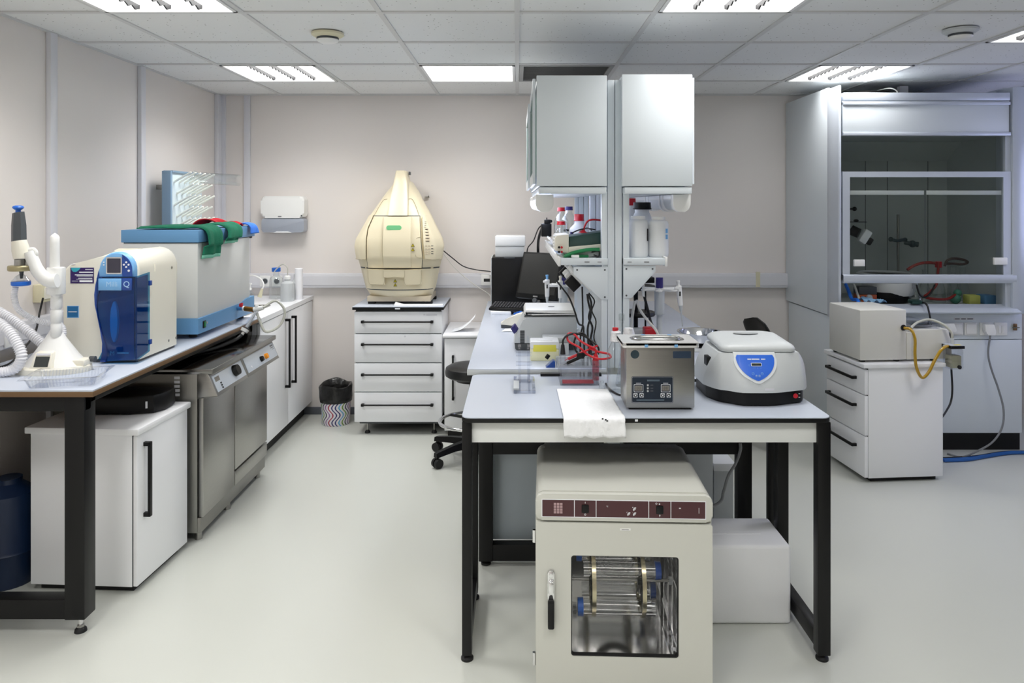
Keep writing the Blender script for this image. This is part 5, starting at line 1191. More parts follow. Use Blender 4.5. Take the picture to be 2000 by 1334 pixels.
tag(MB().tube([(X(1160, 3.32), 3.32, sz + .012), (X(1168, 3.31), 3.30, sz + .006), (X(1171, 3.31), 3.31, sz + .018), (X(1170, 3.31), 3.33, sz + .028), (X(1156, 3.31), 3.32, sz + .024)], .003).build('power_cable', M_cable), 'black wires tangled beside the green tray on the left shelf', 'cable')
zt_ = pz1 + .004
tag(MB().tube([P(1141, 453, 3.44), P(1141, 445, 3.44), P(1147, 433, 3.44), P(1158, 429, 3.44), P(1180, 431, 3.46)], .0042).build('test_lead', M_cabler), 'red lead rising from the power supply top toward the post', 'cable')
tag(MB().tube([(pxf + .02, 3.40, pz1 + .004), (pxf + .05, 3.43, pz1 + .016), (pxf + .09, 3.44, pz1 + .024), (pxf + .13, 3.43, pz1 + .018)], .003).tube([(pxf + .06, 3.46, pz1 + .010), (pxf + .09, 3.43, pz1 + .026), (pxf + .11, 3.40, pz1 + .016)], .003).build('test_lead', M_cable), 'black lead coiled on top of the power supply', 'cable')
tag(MB().cyl((pxf + .0725, 3.44, pz1 + .004), (pxf + .0725, 3.44, pz1 + .016), .022, .006).build('red_plug', M_red), 'red plug on top of the power supply', 'plug')
def bottle(x, y, z, r, h, m, cm_, name, label, nr=.5, neck=.82, caph=.028, grp=None, capr=None):
    t = thing(name, label, 'bottle', (x, y, z), group=grp); nk = r * nr; cr_ = capr or nk * 1.15
    MB().lathe([(0, 0), (r * .92, 0), (r, .006), (r, h * .62), (r * .93, h * .70), (nk * 1.1, h * neck), (nk, h * (neck + .03)), (nk, h * .97), (0, h * .97)], (x, y, z), 32).build('body', m, t)
    MB().lathe([(0, h * .95), (cr_ * 1.05, h * .95), (cr_ * 1.05, h * .95 + .004), (cr_, h * .95 + .006), (cr_ * .96, h * .95 + caph), (0, h * .95 + caph)], (x, y, z), 28).build('cap', cm_, t)
    return t
bottle(X(1131, 4.0), 4.0, sz, .052, .118 + .04, M_milk, M_red, 'plastic_bottle', 'white plastic bottle with a large red cap on the left shelf', .45, .84, .036)
bottle(X(1096, 3.82), 3.82, sz, .034, .14, G_clear, M_red, 'glass_bottle', 'clear glass bottle with red cap, nearest the shelf edge', .55, .82, .018)
bottle(X(1096, 4.25), 4.25, sz, .042, .21, G_clear, M_red, 'glass_bottle', 'clear glass bottle with red cap behind the other red capped glass one', .45, .85, .022)
bottle(X(1111, 4.38), 4.38, sz, .045, .215, G_clear, M_dblue, 'glass_bottle', 'clear glass bottle with a dark blue cap at the back of the left shelf', .45, .85, .022)
bottle(X(1108, 3.9), 3.98, sz, .018, .10, G_clear, M_blackp, 'glass_vial', 'small clear vial beside the red capped bottles', .7, .85, .010)
tag(MB().prism([(X(1083, 3.66), sz), (X(1085, 3.66), sz + .085), (X(1101, 3.66), sz + .085), (X(1110, 3.66), sz)], 'y', 3.64, 3.72, .003).build('plastic_tub', mat('blue_grey_plastic', (176, 192, 216), .4)), 'pale blue grey plastic tub on the left shelf behind the power supply', 'tub')
tag(MB().prism([(X(1104, 3.72), sz), (X(1102, 3.72), sz + .08), (X(1116, 3.72), sz + .085), (X(1122, 3.72), sz)], 'y', 3.74, 3.80, .003).build('plastic_tub', M_frost), 'small translucent tub between the blue grey tub and the white bottle', 'tub')
tag(MB().cyl(P(1117, 460, 3.60), P(1117, 453, 3.60), .008).build('navy_stopper', M_dblue), 'loose navy cap standing on the power supply', 'cap')
t = thing('power_adapter', 'black wall adapter with a plug on the far shelf edge above the monitor', 'power adapter', (X(1067, 4.3), 4.3, 1.42))
zz0 = Z(462, 4.3); MB().box(X(1057, 4.3), X(1077, 4.3), 4.28, 4.34, zz0, Z(437, 4.3), .004).build('body', M_blackp, t)
MB().box(X(1063, 4.3), X(1075, 4.3), 4.285, 4.33, Z(437, 4.3), Z(429, 4.3), .003).cyl(P(1068, 430, 4.3), P(1068, 425, 4.3), .003).build('plug', M_blackp, t)
rl = MB().obox((X(1083, 4.2), 4.2, Z(474, 4.2)), UY, (.7, 0, -.75), .5, .10, .012, .003)
tag(rl.build('socket_strip', M_plast), 'slanted white socket strip at the far shelf edge holding the black adapter', 'socket strip')
# right shelf
def jar(x, y, r, h, label, nr):
    t = thing('plastic_jar', label, 'jar', (x, y, sz))
    MB().lathe([(0, 0), (r * .88, 0), (r * .97, .006), (r, .016), (r, h * .80), (r * .97, h * .85), (r * .88, h * .89), (r * nr * 1.02, h * .915), (r * nr, h * .93), (0, h * .93)], (x, y, sz), 36).build('body', M_milk, t)
    MB().lathe([(0, h * .925), (r * nr * 1.08, h * .925), (r * nr * 1.1, h * .93), (r * nr * 1.08, h * .995), (0, h)], (x, y, sz), 32).build('lid', M_plast, t)
    return t
j1 = jar(X(1246, 3.36), 3.36, .0455, .186, 'big white plastic jar nearest the spine posts on the right shelf', .66)
j2 = jar(X(1285.5, 3.375), 3.375, .0465, .182, 'big white plastic jar at the outer end of the right shelf', .62)
MB().prism([(X(1264, 3.33) - .0012, 1.44), (X(1266, 3.33), 1.44), (X(1266, 3.33), 1.495), (X(1264, 3.33) - .0012, 1.495)], 'y', 3.326, 3.329).build('side_label', M_markb, j2)
bars(MB(), (X(1301, 3.35), 3.338, 1.47), (1, .55, 0), UZ, [(0, .015, .012, .02), (.0, -.012, .012, .02)]).build('side_label', M_sky, j2)
bottle(X(1254, 3.56), 3.56, sz, .055, .225, M_milk, M_blackp, 'plastic_bottle', 'white plastic bottle with a wide black cap behind the two big white ones', .62, .86, .034, capr=.043)
bottle(X(1233, 3.72), 3.74, sz, .045, .245, M_milk, M_red, 'plastic_bottle', 'white bottle with a red cap half hidden by the right spine post', .5, .86, .036)
for x, m_, r in ((X(1265, 3.36), M_markb, .0475), (X(1302, 3.36), M_sky, .0)): pass
# ================================================================ BACK OF THE FRONT TABLE AND FRONT OF THE ISLAND
def lidbox(x0, x1, y0, y1, z0, z1, m_lo, m_hi, zl, label, inner=None):
    t = thing('tip_box', label, 'box', ((x0 + x1) / 2, (y0 + y1) / 2, z0))
    MB().box(x0, x1, y0, y1, z0, zl, .005).build('base', m_lo, t); MB().box(x0 - .001, x1 + .001, y0 - .001, y1 + .001, zl + .001, z1, .006).build('lid', m_hi, t)
    MB().box(x0 + .03, x1 - .03, y0 + .02, y1 - .02, z1 - .001, z1 + .002, .001).build('lid_recess', m_hi, t)
    if inner: MB().box(x0 + .012, x1 - .012, y0 - .0015, y1 + .0015, zl - .012, zl + .022, .003).build('tip_rack', inner, t)
    return t
lidbox(X(1036, 3.43), X(1092, 3.43), 3.43, 3.53, iz, Z(667, 3.43), mat('pale_yellow_frosted', (234, 232, 196), .4), M_milk, iz + .055, 'frosted pipette tip box with a yellow rack inside', M_yellow)
lidbox(X(1060, 3.56), X(1111, 3.56), 3.56, 3.65, iz, Z(659, 3.56), M_milk, M_frost, iz + .06, 'plain white tip box behind the yellow one')
for pts, r, lb in (([P(1086, 547, 3.5), P(1100, 565, 3.48), P(1112, 582, 3.46), P(1122, 607, 3.45), P(1130, 632, 3.44), P(1139, 637, 3.43), P(1140, 655, 3.42), (X(1142, 3.42), 3.42, iz + .006)], .004, 'black cable running from the monitor edge past the thermal cycler'),
                   ([P(1147, 574, 3.42), P(1149, 590, 3.42), P(1154, 615, 3.42), P(1148, 640, 3.42), P(1149, 670, 3.42), (X(1152, 3.4), 3.40, iz + .006)], .0048, 'black cable hanging straight from the large black adapter'),
                   ([P(1149, 574, 3.40), P(1155, 595, 3.40), P(1150, 620, 3.40), P(1157, 640, 3.40), P(1153, 668, 3.4), (X(1156, 3.38), 3.38, iz + .006)], .0048, 'black cable crossing another one below the large black adapter'),
                   ([P(1150, 572, 3.38), P(1161, 588, 3.38), P(1156, 607, 3.38), P(1164, 628, 3.38), P(1160, 660, 3.38), P(1168, 680, 3.36), P(1169, 692, 3.34)], .003, 'thinnest black cable, the one closest to the spine post'),
                   ([P(1137, 560, 3.52), P(1138, 600, 3.52), P(1138, 635, 3.5), P(1134, 655, 3.48), (X(1133, 3.5), 3.50, iz + .006)], .004, 'black cable hanging down just right of the thermal cycler')):
    tag(MB().tube(pts, r).build('power_cable', M_cable), lb, 'cable')
# clear gel casting stand
z0 = .860
t = thing('casting_stand', 'clear acrylic gel casting stand with upright clamps on the front table', 'casting stand', (X(1025, 3.0), 3.0, z0))
xa, xb = X(1003, 2.92), X(1046, 2.92)
MB().box(xa, xb, 2.915, 2.93, z0, z0 + .012).box(xa, xa + .012, 2.92, 3.16, z0, z0 + .012).box(xb - .012, xb, 2.92, 3.16, z0, z0 + .012).box(xa, xb, 3.10, 3.16, z0, z0 + .012).build('base', G_plex, t)
for x in (xa + .024, xb - .024): MB().box(x - .004, x + .004, 2.93, 3.16, z0, z0 + .045).box(x - .006, x + .006, 3.09, 3.15, z0, z0 + .15).build('upright', G_plex, t)
MB().box(xa, xa + .022, 2.93, 3.06, z0 + .012, z0 + .018).build('steel_plate', M_plastg, t)
for z in (.075, .115): MB().cyl((xa + .01, 3.12, z0 + z), (xb - .01, 3.12, z0 + z), .009, .009, 12).build('clamp_bar', G_plex, t)
MB().prism([(3.10, z0 + .14), (3.13, z0 + .14), (3.12, z0 + .19)], 'x', xb - .03, xb - .024).prism([(3.10, z0 + .14), (3.13, z0 + .14), (3.12, z0 + .185)], 'x', xa + .02, xa + .026).build('clamp_fin', G_plex, t)
# electrophoresis tank
xa, xb, ya, yb = X(1094, 3.05), X(1170, 3.05), 3.045, 3.20
t = thing('electrophoresis_tank', 'clear electrophoresis tank with red dyed buffer and a clear lid', 'tank', ((xa + xb) / 2, 3.12, z0))
MB().plate(rr(xa, xb, ya, yb, .006, 2), rr(xa + .006, xb - .006, ya + .006, yb - .006, .004, 2), 'z', z0 + .002, z0 + .07).box(xa, xb, ya, yb, z0 + .001, z0 + .006).build('tank_body', G_plex, t)
MB().box(xa + .010, xb - .022, ya + .008, ya + .045, z0 + .007, z0 + .015).build('buffer', M_redliq, t)
MB().box(xa + .01, xb - .01, ya + .03, yb - .03, z0 + .021, z0 + .030).build('gel_tray', G_plex, t)
l = MB().plate(rr(xa - .010, xb + .010, ya - .008, yb + .008, .01, 3), rr(xa - .004, xb + .004, ya - .002, yb + .002, .008, 3), 'z', z0 + .068, z0 + .082).box(xa - .008, xb + .008, ya - .006, yb + .006, z0 + .081, z0 + .085)
l = l.build('lid', G_plex, t)
MB().cyl((xa + .012, ya + .02, z0 + .085), (xa + .012, ya + .02, z0 + .125), .013, .011).build('left_terminal', G_plex, l); MB().cyl((xb - .012, ya + .02, z0 + .02), (xb - .012, ya + .02, z0 + .10), .014).build('right_terminal', glass('red_tinted_acrylic', (0.92, 0.45, 0.48), .08), l)
tag(MB().box(X(1058, 3.09), X(1183, 3.09), 3.035, 3.040 , z0, z0 + .0095).build('black_strip', M_blackp) if False else MB().box(X(1058, 3.06), X(1183, 3.06), 3.21, 3.235, z0, z0 + .012, .001).build('black_strip', M_blackp), 'flat black strip lying behind the electrophoresis tank', 'strip')
tag(MB().cyl((xa + .012, ya + .02, z0 + .1255), (xa + .012, ya + .02, z0 + .165), .011, .007).tube([(xa + .012, ya + .02, z0 + .16), (xa + .014, ya + .02, z0 + .185), (xa + .035, ya + .02, z0 + .205), (xa + .075, ya + .04, z0 + .206), (xa + .12, ya + .05, z0 + .185), (xa + .16, ya + .04, z0 + .15), (xa + .15, ya + .04, z0 + .125), (xa + .09, ya + .04, z0 + .12), (xa + .06, ya + .04, z0 + .150), (xa + .07, ya + .04, z0 + .20), (xa + .10, ya + .05, z0 + .205), (xa + .14, ya + .05, z0 + .155)], .0042).build('test_lead', M_cable), 'black lead looping from the left terminal of the electrophoresis tank', 'cable')
tag(MB().cyl((xb - .012, ya + .02, z0 + .101), (xb - .012, ya + .02, z0 + .125), .013, .008).tube([(xb - .012, ya + .02, z0 + .12), (xb - .014, ya + .02, z0 + .145), (xb - .04, ya + .015, z0 + .16), (xb - .075, ya + .02, z0 + .18), (xb - .10, ya + .03, z0 + .205), (xb - .125, ya + .03, z0 + .207), (xb - .125, ya + .02, z0 + .18), (xb - .08, ya + .01, z0 + .155), (xb - .045, ya + .01, z0 + .125), (xb - .0, ya + .0, z0 + .11), (xb + .045, ya - .0, z0 + .115), (xb + .04, ya + .01, z0 + .128), (xb + .0, ya + .02, z0 + .135), (xb - .04, ya + .025, z0 + .15)], .0045).build('test_lead', M_cabler), 'red lead looping from the right terminal of the electrophoresis tank', 'cable')
pm = Vector((xa + .075, ya + .03, z0 + .118)); u = Vector((.9, .1, .38)).normalized()
tag(MB().cyl(pm - u * .045 + UZ * .004, pm + u * .02 + UZ * .004, .006).cyl(pm + u * .02 + UZ * .004, pm + u * .09 + UZ * .004, .004).cyl(pm - u * .06 + UZ * .004, pm - u * .045 + UZ * .004, .0015).build('banana_plug', M_red), 'red banana plug lying across the tank lid', 'plug')
tag(MB().cyl(pm - u * .05 - UZ * .012, pm + u * .03 - UZ * .012, .0065).cyl(pm - u * .065 - UZ * .012, pm - u * .05 - UZ * .012, .0015).box(pm.x - .005, pm.x + .025, pm.y - .012, pm.y + .01, pm.z - .012, pm.z + .012, .004).build('banana_plug', M_blackp), 'black banana plug lying across the tank lid', 'plug')
t = thing('tube_clip', 'small dark blue and black wedge beside the tip boxes', 'holder', (X(1073, 3.3), 3.3, iz))
MB().prism([(X(1066, 3.3), iz), (X(1080, 3.3), iz + .03), (X(1084, 3.3), iz + .026), (X(1084, 3.3), iz)], 'y', 3.29, 3.34, .002).build('wedge', M_navy, t); MB().cyl(P(1067, 700, 3.31), P(1072, 693, 3.31), .009).build('clip', M_blackp, t)
tag(MB().box(X(1087, 3.32), X(1168, 3.32), 3.29, 3.42, iz, iz + .028, .004).build('plastic_box', M_frost), 'low translucent box behind the electrophoresis tank', 'box')
tag(MB().lathe([(0, 0), (.012, 0), (.0125, .003), (.0125, .022), (.008, .026), (.008, .034), (0, .034)], (X(1176, 2.98), 2.985, z0), 18).build('glass_vial', G_clear), 'tiny clear vial in front of the electrophoresis tank', 'vial')
# paper towel draped over the table edge
M_pt = mat('crinkled_paper', (242, 243, 245), .9, bump=.7, bscale=70)
rnd = random.Random(2)
def ptow(u, v):
    x0 = X(1088, 2.95) + (X(1101, 2.575) - X(1088, 2.95)) * v; x1 = X(1188, 2.95) + (X(1222, 2.575) - X(1188, 2.95)) * v
    L_ = 2.975 - 2.578; D_ = .068; s = v * (L_ + D_); x = x0 + (x1 - x0) * u
    wig = .0018 * (math.sin(31 * u + 9 * v) + math.sin(17 * v * 3 + 11 * u) + math.sin(53 * u * v + 2))
    if s < L_: return (x, 2.975 - s, z0 + .004 + wig * (.25 + .75 * v) * .6)
    k = s - L_; return (x + .0015 * math.sin(40 * v), 2.573 - .004 * min(1, k / .01) - abs(wig) * 1.2, z0 + .004 - k + (.003 * math.sin(23 * u) if v > .97 else 0))
tag(MB().grid(ptow, 30, 46).build('paper_towel', M_pt, sharp=80, mods=[solid(.0012)]), 'white paper towel hanging over the front edge of the table', 'paper towel')
pt = bpy.data.objects['paper_towel']
sp = MB()
for a, b in ((1177, 818), (1183, 820), (1186, 822)): sp.obox(P(a, b, 2.565), UX, UZ, .006, .005, .0006)
sp.build('dark_spots', M_markb, pt)
# ultrasonic bath
xa, xb, ya, yb = X(1223, 2.68), X(1357, 2.68), 2.68, 2.825; zt_ = 1.100
t = thing('ultrasonic_bath', 'brushed steel ultrasonic bath with a dark control panel', 'ultrasonic bath', ((xa + xb) / 2, 2.75, z0))
MB().box(xa, xb, ya, yb, z0 + .008, zt_ - .002, .004).build('body', M_steel, t)
MB().box(xa + .012, xb - .012, ya + .012, yb - .012, z0, z0 + .009).build('foot', M_rubber, t)
rm = MB().plate(rr(xa - .014, xb + .014, ya - .014, yb + .014, .012, 4), rr(xa + .025, xb - .025, ya + .025, yb - .02, .035, 4), 'z', zt_ - .004, zt_ + .006).plate(rr(xa - .014, xb + .014, ya - .014, yb + .014, .012, 4), rr(xa - .010, xb + .010, ya - .010, yb + .010, .010, 4), 'z', zt_ - .012, zt_ + .004).build('rim', M_steelb, t)
MB().loft([[(x, y, zt_ + .004) for x, y in rr(xa + .024, xb - .024, ya + .024, yb - .019, .035, 5)], [(x, y, zt_ - .03) for x, y in rr(xa + .032, xb - .032, ya + .03, yb - .025, .033, 5)]], False).build('basin', M_chrome, t)
MB().box(xa + .03, xb - .03, ya + .028, yb - .022, zt_ - .034, zt_ - .029).build('basin_floor', M_chrome, t)
MB().tube([(xa + .05, ya + .045, zt_ + .008), (xa + .10, ya + .035, zt_ + .012), (xb - .10, ya + .035, zt_ + .012), (xb - .05, ya + .045, zt_ + .008), (xb - .05, yb - .04, zt_ + .008), (xa + .05, yb - .04, zt_ + .008)], .004, 8, 5, True).build('lid_ring', M_chrome, t)
for x in (X(1262, 2.67), X(1320, 2.67)): MB().obox((x, ya - .0145, zt_ - .005), UX, UZ, .012, .010, .001).build('blue_tape', M_sky, t)
for x in (X(1258, 2.8), X(1310, 2.8)): MB().obox((x, yb + .0, zt_ + .0065), UX, UY, .014, .016, .001).build('blue_tape', M_sky, t)
MB().cyl((X(1240, ya), ya - .0015, Z(692, ya)), (X(1240, ya), ya + .001, Z(692, ya)), .0155, .0155, 26).build('round_badge', mat('badge_teal', (38, 56, 66), .35), t)
MB().prism(rr(X(1314.5, ya), X(1349.5, ya), Z(699.5, ya), Z(686, ya), .002, 2), 'y', ya - .0015, ya + .001).build('maker_badge', mat('badge_navy', (34, 52, 74), .35), t)
pa, pb, qa, qb = X(1233, ya), X(1315, ya), Z(787, ya), Z(735, ya)
cp = MB().prism(rr(pa, pb, qa, qb, .006, 4), 'y', ya - .0015, ya + .001).build('control_panel', mat('panel_navy', (18, 32, 48), .35), t)
MB().plate(rr(pa + .0015, pb - .0015, qa + .0015, qb - .0015, .005, 4), rr(pa + .0022, pb - .0022, qa + .0022, qb - .0022, .0045, 4), 'y', ya - .0019, ya).build('panel_outline', M_trunk, cp)
for px in (1247, 1300):
    x = X(px, ya); z = Z(758, ya)
    MB().plate(rr(x - .017, x + .017, z - .014, z + .014, .002, 2), rr(x - .0155, x + .0155, z - .0125, z + .0125, .002, 2), 'y', ya - .0020, ya).build('display_frame', M_markw, cp)
    dp = MB().box(x - .0125, x + .0125, ya - .0022, ya, z - .009, z + .009).build('display', M_led, cp)
    MB().text('88', (x, ya - .0023, z), UX, UZ, .016).build('digits', mat('segment_grey', (92, 88, 84), .5) if 'segment_grey' not in MATS else MATS['segment_grey'], dp)
    bars(MB(), (x, ya - .0016, z + .018), UX, UZ, [(0, 0, .018, .0018)]).build('printed_marks', M_markw, cp)
    for dx, s in ((-.011, -1), (.011, 1)):
        bz = Z(772, ya); b_o = MB().box(x + dx - .0075, x + dx + .0075, ya - .0022, ya, bz - .0075, bz + .0075, .001).build('arrow_key', M_markw, cp)
        MB().cyl((x + dx, ya - .0026, bz), (x + dx, ya - .002, bz), .0063, .0063, 16).build('key_disc', M_markb, b_o)
        MB().prism([(x + dx - .004, bz - .0028 * s), (x + dx + .004, bz - .0028 * s), (x + dx, bz + .004 * s)], 'y', ya - .0031, ya - .0025).build('arrow', M_markw, b_o)
for pz in (752, 758, 763.5):
    x = X(1265, ya); z = Z(pz, ya); MB().cyl((x, ya - .0025, z), (x, ya - .001, z), .0045, .0045, 14).build('indicator', M_mark, cp); MB().cyl((x, ya - .003, z), (x, ya - .0024, z), .002, .002, 10).build('indicator_light', M_markw, cp)
    bars(MB(), (X(1273, ya), ya - .0016, z), UX, UZ, [(0, 0, .010, .0016)]).build('printed_marks', M_mark, cp)
bars(MB(), (X(1276, ya), ya - .0016, Z(743, ya)), UX, UZ, [(0, 0, .045, .006)]).build('maker_name', mat('dim_print', (84, 98, 110), .5), cp)
bars(MB(), (X(1270, ya), ya - .0016, Z(781, ya)), UX, UZ, [(0, 0, .10, .005)]).build('maker_name', MATS['dim_print'], cp)
# glassware behind the bath
t = thing('glass_bottle', 'tall clear glass bottle with a crumpled foil top beside the ultrasonic bath', 'bottle', (X(1203, 2.96), 2.96, z0))
MB().lathe([(0, 0), (.034, 0), (.036, .005), (.036, .15), (.03, .17), (.015, .20), (.015, .225), (0, .225)], (X(1203, 2.96), 2.96, z0), 28).build('body', G_clear, t)
MB().lathe([(.017, .195), (.024, .2), (.022, .215), (.019, .222), (.021, .235), (.010, .242), (0, .244)], (X(1203, 2.96), 2.96, z0), 14).build('foil_top', M_foil, t)
MB().cyl((X(1202, 2.96), 2.96, z0 + .240), (X(1202, 2.96), 2.96, z0 + .252), .012).build('red_stopper', M_red, t)
t = thing('glass_flask', 'clear glass flask with foil and dark red cap behind the ultrasonic bath', 'flask', (X(1222, 3.05), 3.05, z0))
MB().lathe([(0, 0), (.04, 0), (.042, .006), (.018, .15), (.016, .19), (0, .19)], (X(1222, 3.05), 3.05, z0), 28).build('body', G_clear, t)
MB().lathe([(.018, .18), (.025, .19), (.024, .215), (.018, .236), (0, .238)], (X(1228, 3.05), 3.05, z0), 12).build('foil_top', M_foil, t)
MB().cyl((X(1228, 3.02), 3.02, z0 + .185), (X(1228, 3.02), 3.02, z0 + .212), .014).build('dark_red_cap', M_maroon, t)
tag(MB().lathe([(.008, .0), (.010, .002), (.010, .024), (.007, .03), (.007, .045), (.010, .05), (.010, .055), (0, .056)], (X(1216, 3.0), 3.0, z0 + .245), 16).build('glass_stopper', G_clear) if False else MB().cyl((X(1214, 3.1), 3.1, z0), (X(1214, 3.1), 3.1, z0 + .29), .008, .008, 14).cyl((X(1214, 3.1), 3.1, z0 + .26), (X(1214, 3.1), 3.1, z0 + .285), .012, .012, 14).build('glass_tube', G_clear), 'thin upright glass tube by the spine post', 'glassware')
tag(MB().lathe([(0, 0), (.06, 0), (.062, .004), (.058, .007), (0, .007)], (X(1203, 3.0), 3.0, z0 - .0), 30).build('glass_dish', G_clear) if False else MB().tube([(X(1184, 3.05), 3.06, z0 + .005), (X(1190, 2.98), 2.97, z0 + .005), (X(1205, 2.9), 2.89, z0 + .005), (X(1218, 2.88), 2.87, z0 + .005)], .004).build('power_cable', M_cable), 'short black cable on the table beside the glass bottle', 'cable')
# ---------------------------------------------------------------- centrifuge
cx_, yf_ = .915, 2.735; wz = [(0, .150), (.004, .155)]
t = thing('centrifuge', 'light grey centrifuge with a blue shield shaped control panel', 'centrifuge', (cx_, 2.9, z0))
CB, CT = z0 + .050, z0 + .182
def cw(z): f = (z - CB) / (CT - CB); return .199 - .002 * f - .045 * f ** 2.2
def cfy(x, z):
    f = (z - CB) / (CT - CB); s = abs(x - cx_)
    base = 2.745 + .045 * f ** 1.5 + .02 * max(0, min(1, (s - .09) / .05)) + .10 * max(0, (s - .14) / .06) ** 2
    bulge = -.022 * (1 - f * .7) * max(0, 1 - ((x - .8885) / .105) ** 4)
    return base + bulge
def cring(z, grow=0.0):
    w_ = cw(max(CB, min(CT, z))) + grow; out = []
    for j in range(-14, 15): x = cx_ + w_ * math.sin(math.pi / 2 * j / 14); out.append((x, cfy(x, max(CB, min(CT, z))) - grow, z))
    yb2_ = 3.06
    out += [(cx_ + w_, 3.03 - .02, z), (cx_ + w_ * .9, yb2_, z), (cx_ - w_ * .9, yb2_, z), (cx_ - w_, 3.01, z)]
    return out
MB().loft([cring(CB + .001 + (CT - CB) * k / 12) for k in range(13)]).build('body', M_plastg, t, sharp=45)
MB().loft([[(cx_ + (x - cx_) * .94, y + .008, z) for x, y, _ in cring(CB)] for z in (z0 + .004, CB)]).build('base', M_blackp, t)
MB().loft([[(cx_ + (x - cx_) * .9, y + .02, z) for x, y, _ in cring(CB)] for z in (z0, z0 + .005)]).build('foot', M_rubber, t)
lid = []
for k, (g, dz) in enumerate(((-.004, .001), (.002, .004), (.004, .012), (.0, .022), (-.012, .030), (-.035, .036), (-.075, .038))):
    w_ = cw(CT) - .012 + g * 1.0; y0_, y1_ = cfy(cx_ + .12, CT) - .0 - g, 3.05 + g * .5
    lid.append([(x, y, CT + dz + (y - y0_) * .05) for x, y in rr(cx_ - w_, cx_ + w_, y0_, y1_, .035, 5)])
MB().loft(lid).build('lid', M_plastg, t, sharp=50)
MB().loft([[(cx_ + .05 * math.cos(a), 2.975 + .022 * math.sin(a), CT + .0460 + .0012 * k) for a in [2 * math.pi * j / 24 for j in range(24)]] for k in range(2)]).build('lid_dip_shade', mat('lid_shade_grey', (176, 180, 182), .4), t)  # flat disc; the shade of a lid hollow is in its darker grey
zp0, zp1 = Z(742, 2.75), Z(694, 2.77)
def pl_(z): f = (zp1 - z) / (zp1 - zp0); return X(1481, 2.735) - .071 * max(.002, 1 - max(0, (f - .1) / .9) ** 2.2) ** .8 * (1 if f > .1 else .93 + .7 * f)
def pr_(z): f = (zp1 - z) / (zp1 - zp0); return X(1481, 2.735) + .071 * max(.002, 1 - max(0, (f - .1) / .9) ** 2.2) ** .8 * (1 if f > .1 else .93 + .7 * f)
MB().patch(cfy, lambda z: pl_(min(zp1 - .004, z + .006)) - .009, lambda z: pr_(min(zp1 - .004, z + .006)) + .009, zp0 - .009, zp1 + .008, .004, 20, 14).build('panel_surround', mat('panel_rim_white', (216, 220, 222), .35), t)
cp = MB().patch(cfy, pl_, pr_, zp0 + .0005, zp1, .0055, 20, 18).build('control_panel', M_panelb, t)
pcx = X(1481, 2.735)
def onp(x, z, e=.0058): return Vector((x, cfy(x, z) - e, z))
vt = (onp(pcx, zp1 - .01) - onp(pcx, zp1 - .05)).normalized()
zd = Z(713, 2.75)
dsp = MB().obox(onp(pcx, zd), UX, vt, .036, .0095, .0012).build('display', M_lcd, cp)
o_, i_ = rr(-.0195, .0195, -.0063, .0063, .002, 2), rr(-.018, .018, -.0048, .0048, .0015, 2)
pcn = onp(pcx, zd); fx = lambda p, e: pcn + UX * p[0] + vt * p[1] + UX.cross(vt) * e
rgs = [[fx(p, 0) for p in o_], [fx(p, .0012) for p in o_], [fx(p, .0012) for p in i_], [fx(p, 0) for p in i_]]
MB().loft(rgs + [rgs[0]], False).build('display_frame', M_markw, cp)
zt2 = Z(703, 2.755)
bars(MB(), onp(pcx, zt2), UX, vt, [(-.023, 0, .014, .0035), (.000, 0, .029, .0035), (.026, 0, .010, .0035), (.034, 0, .006, .003)]).build('printed_title', M_markw, cp)
bars(MB(), onp(pcx, Z(719, 2.75)), UX, vt, [(-.010, 0, .012, .0011), (.003, 0, .005, .0013), (.015, 0, .005, .001), (-.026, .008, .005, .001), (-.027, .0115, .004, .001)]).build('printed_marks', M_sky, cp)
for dx, py_, s in ((-.017, 729.5, 0), (-.0055, 733.5, -1), (.0055, 733.5, 1), (.0165, 729.5, 0)):
    z = Z(py_, 2.745); c = onp(pcx + dx, z, .0062); n_ = UX.cross(vt)
    ring = [[c + UX * (r * math.cos(a)) + vt * (r * math.sin(a)) + n_ * e for a in [2 * math.pi * j / 20 for j in range(20)]] for r, e in ((.0050, 0), (.0050, .0008), (.0042, .0008), (.0042, 0))]
    b_o = MB().loft(ring + [ring[0]], False).build('button_ring', M_sky, cp)
    if s: MB().add([c + UX * a + vt * (b * s) + n_ * .0006 for a, b in ((-.0022, -.0016), (.0022, -.0016), (0, .0024))], [(0, 1, 2)]).build('arrow', M_markw, b_o, mods=[solid(.0004)])
    else: bars(MB(), c, UX, vt, [(0, 0, .005, .0012)]).build('printed_marks', M_sky, b_o)
c = onp(cx_ + .012, Z(760, 2.73), .0012); bars(MB(), c, UX, UZ, [(0, 0, .035, .008)]).build('maker_badge', M_strip, t)
ys_ = cfy(cx_ + .13, CB) + .003
MB().cyl((cx_ + .122, ys_, z0 + .030), (cx_ + .122, ys_ + .02, z0 + .030), .009).build('red_switch', M_red, t)
bars(MB(), (cx_ + .136, ys_ + .006, z0 + .030), UX, UZ, [(.002, .007, .006, .002), (.002, -.006, .006, .002)]).build('printed_marks', M_markw, t)
xs = cx_ - cw(CB + .085) - .001
MB().box(xs - .004, xs + .012, 2.85, 2.90, CB + .070, CB + .108, .003).build('side_grip', M_blackp, t)
